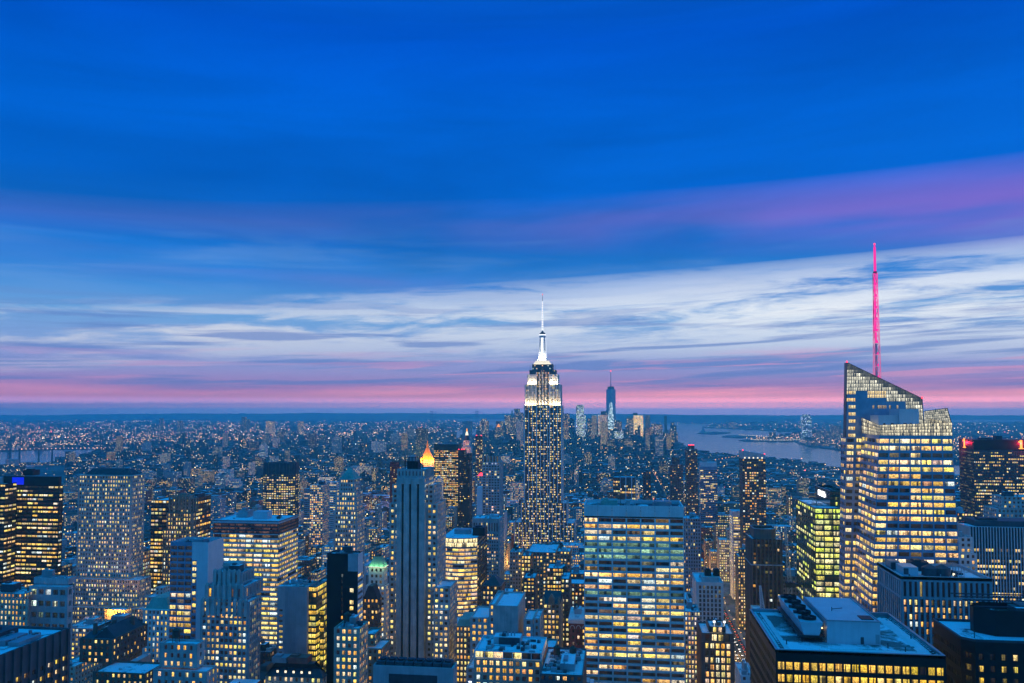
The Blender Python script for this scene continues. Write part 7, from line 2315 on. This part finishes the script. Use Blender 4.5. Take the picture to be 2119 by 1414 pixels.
for i in single:
    x0, x1, y0, y1, h, a, b_, t, bt = cand[i]
    mat, word = STY[int(RG.integers(len(STY)))]
    p = RG.choice([.12, .3, .5, .7])
    litw = {.12: 'mostly dark', .3: 'dimly lit', .5: 'half lit', .7: 'brightly lit'}[float(p)]
    kind = 'tower' if h > 80 else ('mid-rise' if h > 38 else 'low block')
    tank = RG.random() < .4 and (x1 - x0) > 9 and y0 < 1500
    px, py = (a + b_) / 2, t
    best = min(REF, key=lambda r: abs(r[1] - px) + .8 * abs(r[2] - py))
    dx, dy = px - best[1], py - best[2]
    pos = ('just beyond' if dy < 0 else 'below') if abs(dy) > abs(dx) else ('west of' if dx > 0 else 'east of')
    roofw = 'water tank' if tank else ('snowy roof' if RG.random() < .6 else 'bare roof')
    lab = f'{litw} {word} {kind} with {roofw} {pos} {best[0]}'
    g = f'{word} {kind} buildings {pos} {best[0]}'
    b = B(kind.replace('mid-rise', 'mid_rise_block').replace(' ', '_').replace('tower', 'plain_tower'), lab, group=g)
    near = y0 < 1500
    b.tier(x0, x1, y0, y1, 0, h, bw=RG.uniform(2.6, 3.6), fl=RG.uniform(3.4, 4.0), fw=RG.uniform(.42, .62), fh=RG.uniform(.45, .6), dep=.3, mat=mat, p=p,
           pal=RG.choice(['yellow', 'warm', 'cream', 'mixed']), mode=RG.choice(['home', 'office']), mg=.6, roof='roof_dark' if roofw == 'bare roof' else 'roof_snow', occ=True)
    xa, xb, ya, yb, zr = b.top
    if (xb - xa) > 16 and RG.random() < .35 and h > 30:     # set-back top storeys
        mx = (xb - xa) * .18
        b.tier(xa + mx, xb - mx, ya + 4, yb - 2, zr, min(zr + RG.uniform(5, 11), zr + 11), bw=3., fl=3.6, fw=.5, fh=.5, dep=.3, mat=mat, p=p, pal='warm', mode='home', roof='roof_snow', occ=False)
        xa, xb, ya, yb, zr = b.top
    b.clutter(xa + .6, xb - .6, ya + .6, yb - .6, zr, int(RG.integers(2, 7)) if near else 2, big=RG.random() < .7)
    if tank:
        b.tank(xa + (xb - xa) * RG.uniform(.3, .7), ya + (yb - ya) * RG.uniform(.3, .7), zr)
    b.finish()


def mass(name, items, seed, land):
    """everything too small or too many: one body of roofs, walls and lit windows"""
    r = np.random.default_rng(seed)
    Q, C, M = [], [], []
    WQ, WC = [], []
    wallc = np.array([(.30, .28, .25), (.34, .29, .22), (.28, .20, .15), (.24, .09, .07), (.16, .11, .09), (.10, .10, .10), (.32, .32, .31), (.42, .41, .39)])
    for it in items:
        x0, x1, y0, y1, h = it[:5]
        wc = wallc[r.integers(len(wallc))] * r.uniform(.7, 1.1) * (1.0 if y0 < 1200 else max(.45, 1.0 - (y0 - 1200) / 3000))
        q = boxq(x0, x1, y0, y1, 0, h)
        Q.append(q[[0, 1, 3, 4]])
        rc = np.array((.72, .75, .80)) * r.uniform(.55, 1) if r.random() < (.42 if y0 < 2500 else .24) else np.array((.09, .09, .095)) * r.uniform(.6, 1.8)
        C.append(np.array([wc, wc, wc, rc]))
        w, d = x1 - x0, y1 - y0
        if y0 < 3000 and r.random() < .8 and w > 7:
            bw, bd, bh = w * r.uniform(.2, .4), d * r.uniform(.2, .4), r.uniform(2, 6)
            bx, by = x0 + r.uniform(.1, .55) * w, y0 + r.uniform(.1, .55) * d
            Q.append(boxq(bx, bx + bw, by, by + bd, h, h + bh)[[0, 1, 3, 4]])
            C.append(np.array([wc * .8, wc * .8, wc * .8, rc]))
        Y = y0
        pw = Y / FPX
        cw, chh = max(3.0, 2.3 * pw), max(3.6, 2.6 * pw)
        p = r.choice([.03, .10, .24, .55], p=[.38, .34, .21, .07])
        if Y > 3600:
            p *= .65 if Y < 6500 else .35
        vis_h = min(h, 60)
        for face in ('N', 'W' if x0 < 0 else 'E'):
            L = w if face == 'N' else d
            nb, nf = int(L / cw), int(vis_h / chh)
            if nb < 1 or nf < 1:
                nb, nf = max(nb, 1), max(nf, 1)
            on = np.argwhere(r.random((nb, nf)) < p)
            if not len(on):
                continue
            if len(on) > 60:
                on = on[r.permutation(len(on))[:60]]
            ww, wh = min(L / nb, cw) * .55, min(vis_h / nf, chh) * .5
            u = (on[:, 0] + .5) * L / nb
            z = h - (on[:, 1] + .5) * vis_h / nf
            n = len(on)
            e = .06 + .02 * pw
            if face == 'N':
                P = np.stack([np.c_[x0 + u + sx * ww / 2, np.full(n, y0 - e), z + sz * wh / 2] for sx, sz in ((-1, -1), (1, -1), (1, 1), (-1, 1))], 1)
            elif face == 'W':
                P = np.stack([np.c_[np.full(n, x1 + e), y0 + u + sx * ww / 2, z + sz * wh / 2] for sx, sz in ((-1, -1), (1, -1), (1, 1), (-1, 1))], 1)
            else:
                P = np.stack([np.c_[np.full(n, x0 - e), y0 + u - sx * ww / 2, z + sz * wh / 2] for sx, sz in ((-1, -1), (1, -1), (1, 1), (-1, 1))], 1)
            WQ.append(P)
            pl = np.array(PAL[r.choice(['yellow', 'warm', 'cream', 'mixed'])])
            WC.append(pl[r.integers(0, len(pl), n)] * (r.gamma(2.2, .42, n) + .12)[:, None])
    Q, C, WQ, WC = np.concatenate(Q), np.concatenate(C), np.concatenate(WQ), np.concatenate(WC)
    q = np.concatenate([Q, WQ])
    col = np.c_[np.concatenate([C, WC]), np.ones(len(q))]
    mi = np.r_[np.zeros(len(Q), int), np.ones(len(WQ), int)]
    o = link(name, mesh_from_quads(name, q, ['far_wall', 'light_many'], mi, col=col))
    tag(o, land, 'buildings', kind='stuff')


rest = [c for i, c in enumerate(cand) if i not in sset]
mass('distant_rooftops', [c for c in rest if pip(c[0], c[2], MAN)], 1, 'dense mass of small rooftops and lit windows filling the island')
mass('east_shore_rooftops', [c for c in rest if not pip(c[0], c[2], MAN) and proj((c[0], c[2], 0))[0] < 1150], 2, 'hazy low rooftops on the eastern shore')
mass('west_shore_rooftops', [c for c in rest if not pip(c[0], c[2], MAN) and proj((c[0], c[2], 0))[0] >= 1150], 3, 'hazy low rooftops across the western river')


# street and harbour lights
def lights():
    P, C, S = [], [], []
    r = RG

    def add(x, y, z, size, col):
        P.append((x, y, z))
        S.append(size)
        C.append(col)
    warm = [(1, .42, .10), (1, .55, .2), (1, .72, .38), (1, .86, .65), (1, .12, .08), (.8, .95, 1)]
    pr = [.34, .24, .18, .14, .06, .04]
    for a in AVES:
        for y in np.arange(700, 6500, 26):
            if r.random() < .5 and pip(a, y, MAN):
                add(a + r.choice([-12, 12]) + r.uniform(-1, 1), y, r.uniform(3, 12), max(.55, 1.1 * y / FPX) * r.uniform(.6, 1.3), np.array(warm[r.choice(6, p=pr)]) * r.uniform(.6, 2.2))
    for poly, n, Y0, Y1 in ((MAN, 1300, 1000, 6400), (BRK, 2600, 3900, 15500), (NJ, 800, 4500, 16000)):
        g = 0
        while g < n:
            Y = CAMZ * FPX / r.uniform(CAMZ * FPX / Y1, CAMZ * FPX / Y0)
            px = r.uniform(-10, W0 + 10)
            x = fx(px, 900, Y)
            if not pip(x, Y, poly):
                continue
            g += 1
            add(x, Y, r.uniform(12, 45), Y / FPX * r.uniform(.7, 1.6), np.array(warm[r.choice(6, p=pr)]) * r.gamma(2., .55))
            if r.random() < .07:          # a lit road running off
                ux, uy = r.normal(0, 1), r.normal(0, 1)
                L = math.hypot(ux, uy)
                colr = np.array(warm[r.choice(3)])
                for q in range(int(r.integers(5, 16))):
                    xx, yy = x + ux / L * q * 55, Y + uy / L * q * 55
                    if pip(xx, yy, poly):
                        add(xx, yy, 22, Y / FPX * r.uniform(.8, 1.6), colr * r.uniform(.7, 2.))
    # shore lamps by picture: bridge lamps, promenade arc, terminal lights
    arc = [(1530 + 110 * t, 903.5 + 3.0 * t + 5.0 * t * t) for t in np.linspace(0, 1, 30)] + [(1555 + 105 * t, 913.2 + 1.2 * math.sin(3 * t)) for t in np.linspace(0, 1, 36)]
    for px, py in arc:
        x, y = ground(px, py)
        add(x, y, 14, y / FPX * 1.1, np.array((1, .82, .5)) * 1.1)
    for px in np.linspace(1480, 1740, 150):
        x, y = ground(px + r.uniform(-2, 2), 881 + (px - 1480) * .008 + r.normal(0, 1.6))
        add(x, y, 16, y / FPX * r.uniform(.7, 1.6), np.array((1, .5, .16)) * r.uniform(.5, 2.0))
    for px in np.linspace(1340, 1480, 34):
        x, y = ground(px + r.uniform(-2, 2), 877.0 + r.normal(0, .6))
        add(x, y, 14, y / FPX * r.uniform(.6, 1.3), np.array((1, .7, .4)) * r.uniform(.4, 1.4))
    for px in np.linspace(790, 1000, 90):
        x, y = ground(px + r.uniform(-2, 2), 879.5 + r.normal(0, 1.3))
        add(x, y, 16, y / FPX * r.uniform(.7, 1.5), np.array((1, .55, .22)) * r.uniform(.5, 1.8))
    for cx_, cy_, n in ((60, 905, 30), (115, 908, 24), (205, 918, 22), (280, 920, 20), (455, 905, 26), (560, 880, 22), (690, 884, 34), (770, 900, 26), (865, 893, 24), (930, 876, 20)):
        for q in range(n):
            x, y = ground(cx_ + r.normal(0, 12), cy_ + r.normal(0, 3.2))
            add(x, y, 16, y / FPX * r.uniform(.8, 2.1), np.array(warm[r.choice(6, p=pr)]) * r.uniform(.6, 2.4))
    for t in np.linspace(0, 1, 46):
        e0, e1, zd = BR1
        add(e0[0] + (e1[0] - e0[0]) * t, e0[1] + (e1[1] - e0[1]) * t - 6, zd + 8, 4.2 * r.uniform(.6, 1.4), np.array((1, .48, .14)) * r.uniform(.5, 2.2))
    P, S, C = np.array(P), np.array(S), np.array(C)
    q = []
    for sx, sy, sz, ax in ((1, 0, 1, 0), (0, 1, 1, 1)):
        pass
    k = S[:, None] / 2
    ex = np.array(RGT)
    F = np.stack([P - ex * k - [0, 0, 1] * k, P + ex * k - [0, 0, 1] * k, P + ex * k + [0, 0, 1] * k, P - ex * k + [0, 0, 1] * k], 1)
    ey = np.array([-sa, ca, 0.])
    Sd = np.stack([P - ey * k - [0, 0, 1] * k, P + ey * k - [0, 0, 1] * k, P + ey * k + [0, 0, 1] * k, P - ey * k + [0, 0, 1] * k], 1)
    Q = np.concatenate([F, Sd])
    col = np.c_[np.concatenate([C, C]), np.ones(len(Q))]
    o = link('street_lights', mesh_from_quads('street_lights', Q, ['light_many'], col=col))
    tag(o, 'countless orange and white street lights sprinkled over the far city', 'lights', kind='stuff')


lights()


# the avenue traffic, near lamps and bare park trees
def car_proto(paint):
    root = bpy.data.objects.new('car', None)
    COL.objects.link(root)
    body = np.r_[boxq(-.9, .9, -2.2, 2.2, .35, .85, True), frustq(0, 0, .85, 1.0, 0, 0, sq=(.9, 2.2, .84, 2.0))]
    link('body', mesh_from_quads('body', body, [paint]), root)
    link('cabin', mesh_from_quads('cabin', frustq(0, .2, 1.0, 1.5, 0, 0, sq=(.82, 1.25, .66, .8)), ['dark_glass']), root)
    wq = []
    for sx in (-.78, .78):
        for sy in (-1.4, 1.4):
            c = frustq(0, 0, -.11, .11, .33, .33, 10)
            c = c[..., [2, 0, 1]] + np.array([sx, sy, .33])
            link('wheel', mesh_from_quads('wheel', c, ['black_metal']), root)
    for sx in (-.6, .6):
        link('headlight', mesh_from_quads('headlight', boxq(sx - .3, sx + .3, -2.3, -2.15, .5, .95), ['glow_head']), root)
        link('tail_light', mesh_from_quads('tail_light', boxq(sx - .25, sx + .25, 2.15, 2.28, .6, .95), ['glow_tail']), root)
    return root


def copy_tree(o):
    c = o.copy()
    COL.objects.link(c)
    for ch in o.children:
        d = ch.copy()
        COL.objects.link(d)
        d.parent = c
    return c


protos = [car_proto(p) for p in ('car_dark', 'car_yellow', 'car_white')]
word = ('dark', 'yellow', 'white')
first = [True] * 3
rc = np.random.default_rng(11)
for lane in (-8.2, -2.8, 2.8, 8.2):
    y = 770 + rc.uniform(0, 8)
    while y < 1200:
        k = int(rc.choice(3, p=[.5, .3, .2]))
        o = protos[k] if first[k] else copy_tree(protos[k])
        first[k] = False
        away = lane > 5
        o.location = (126 + lane + rc.uniform(-.5, .5), y, .26)
        o.rotation_euler = (0, 0, math.pi if away else 0)
        tag(o, f'{word[k]} car in the avenue traffic ' + ('showing red tail lights' if away else 'with white headlights on'), 'car', 'cars crowding the avenue')
        y += rc.uniform(7, 17)

lp = bpy.data.objects.new('street_lamp', None)
COL.objects.link(lp)
link('pole', mesh_from_quads('pole', np.r_[frustq(0, 0, 0, 9, .14, .09, 8), barq((0, 0, 8.9), (2.2, 0, 9.5), .07)], ['grey_metal']), lp)
link('lamp', mesh_from_quads('lamp', boxq(1.7, 2.7, -.3, .3, 9.25, 9.5, True), ['glow_lamp']), lp)
n = 0
for y in np.arange(780, 1210, 42):
    for s_ in (-1, 1):
        o = lp if n == 0 else copy_tree(lp)
        o.location = (126 + s_ * 12.5, y, .4)
        o.rotation_euler = (0, 0, 0 if s_ < 0 else math.pi)
        tag(o, 'street lamp with orange head on the kerb of the traffic avenue', 'street lamp', 'street lamps along the avenue')
        n += 1


# the light those lamps throw into the street canyons
for ax, ys_ in ((126, np.arange(660, 1500, 84)), (-172, np.arange(780, 2200, 120)), (-325, np.arange(620, 1500, 150)), (395, np.arange(760, 1700, 150))):
    for y in ys_:
        l = bpy.data.lights.new('street_lamp_light', 'POINT')
        l.energy, l.color, l.shadow_soft_size = 3.4e4, (1, .50, .17), 1.0
        o = bpy.data.objects.new('street_lamp_light', l)
        COL.objects.link(o)
        o.location = (ax + (10.4 if int(y) % 2 else -10.4), y, 9.0)


for k in range(7, 12):
    for X_ in (-420, -255, -70, 20, 220):
        l = bpy.data.lights.new('side_street_light', 'POINT')
        l.energy, l.color, l.shadow_soft_size = 2.4e4, (1, .55, .22), 1.0
        o = bpy.data.objects.new('side_street_light', l)
        COL.objects.link(o)
        o.location = (X_ + 13 * (k % 3), 35 + 80.4 * k, 10.0)


def bare_tree(x, y, h, seed, which):
    r = np.random.default_rng(seed)
    b = B('bare_tree', 'leafless park tree at the foot of the arched block, %s in its row' % which, cat='tree', group='bare trees in the park')
    tq = [frustq(x, y, 0, h * .35, .38, .26, 8)]
    cq = []

    def grow(p, d, L, rad, lv):
        e = p + d * L
        cq.append(barq(p, e, rad))
        if lv == 0:
            return
        for _ in range(3):
            nd = d + r.normal(0, .48, 3)
            nd[2] = abs(nd[2]) * .8 + .2
            nd /= np.linalg.norm(nd)
            grow(e, nd, L * r.uniform(.62, .82), rad * .6, lv - 1)
    grow(np.array([x, y, h * .33]), np.array([0, 0, 1.0]), h * .2, .2, 4)
    b.one('trunk', 'bark', np.concatenate(tq))
    b.one('crown', 'bark', np.concatenate(cq))
    b.finish()


for i, px in enumerate((1424, 1432, 1441, 1453, 1468, 1486, 1503)):
    x, y = ground(px, 1418 + 3 * (i % 2))
    y = 560 + (i % 3) * 9
    x = fx(px, 1410, y)
    zt = fz(px, 1404, y)
for i in range(7):
    bare_tree(36 + i * 9.5, 812 + (i % 2) * 9, 15 + (i % 3), 40 + i, ('first', 'second', 'third', 'fourth', 'fifth', 'sixth', 'seventh')[i])

# ------------------------------------------------------------------ panes: the ones that show largest are parts
for (y0, x0, x1, y1, z1, uid) in OCC:
    c = proj(np.array([[x0, y0, z1], [x1, y0, z1]]))
    OCCP.append((x0, x1, y1, uid, c[:, 0].min() + .5, c[:, 0].max() - .5, c[:, 1].max() + .5, y0))
OCCP.sort(key=lambda t: -(t[5] - t[4]))
tot = 0
for b in ALL:
    tot += b.windows()
print('single windows', tot, 'buildings', len(ALL), 'singles', len(single), 'mass', len(rest))

# labels that came out twice say the same thing of look-alikes: give those the same group
lab = {}
for b in sorted(ALL, key=lambda b: b.b[1]):
    lab.setdefault(b.label, []).append(b)
for l, L in lab.items():
    if len(L) > 1:
        for j, b in enumerate(L):
            b.root['group'] = L[0].group or l
            if b.cat == 'building':
                b.root['label'] = ('nearer', 'farther', 'third', 'fourth')[min(j, 3)] + ' ' + l

# ------------------------------------------------------------------ haze
HX = 27500.0
me = mesh_from_quads('haze', np.r_[boxq(-HX, HX, -3500, HX, -6.0, 456.0, True)], [])
m = bpy.data.materials.new('haze')
m.use_nodes = True
nt = m.node_tree
nt.nodes.clear()
o_ = nt.nodes.new('ShaderNodeOutputMaterial')
pv = nt.nodes.new('ShaderNodeVolumePrincipled')
pv.inputs['Color'].default_value = (.20, .92, 1.0, 1)
pv.inputs['Density'].default_value = 9.5e-5
pv.inputs['Anisotropy'].default_value = 0.7
nt.links.new(pv.outputs[0], o_.inputs['Volume'])
m.cycles.homogeneous_volume = True
me.materials.append(m)
ho = link('haze', me)
tag(ho, 'thin blue evening haze over the whole city', 'haze', kind='stuff')
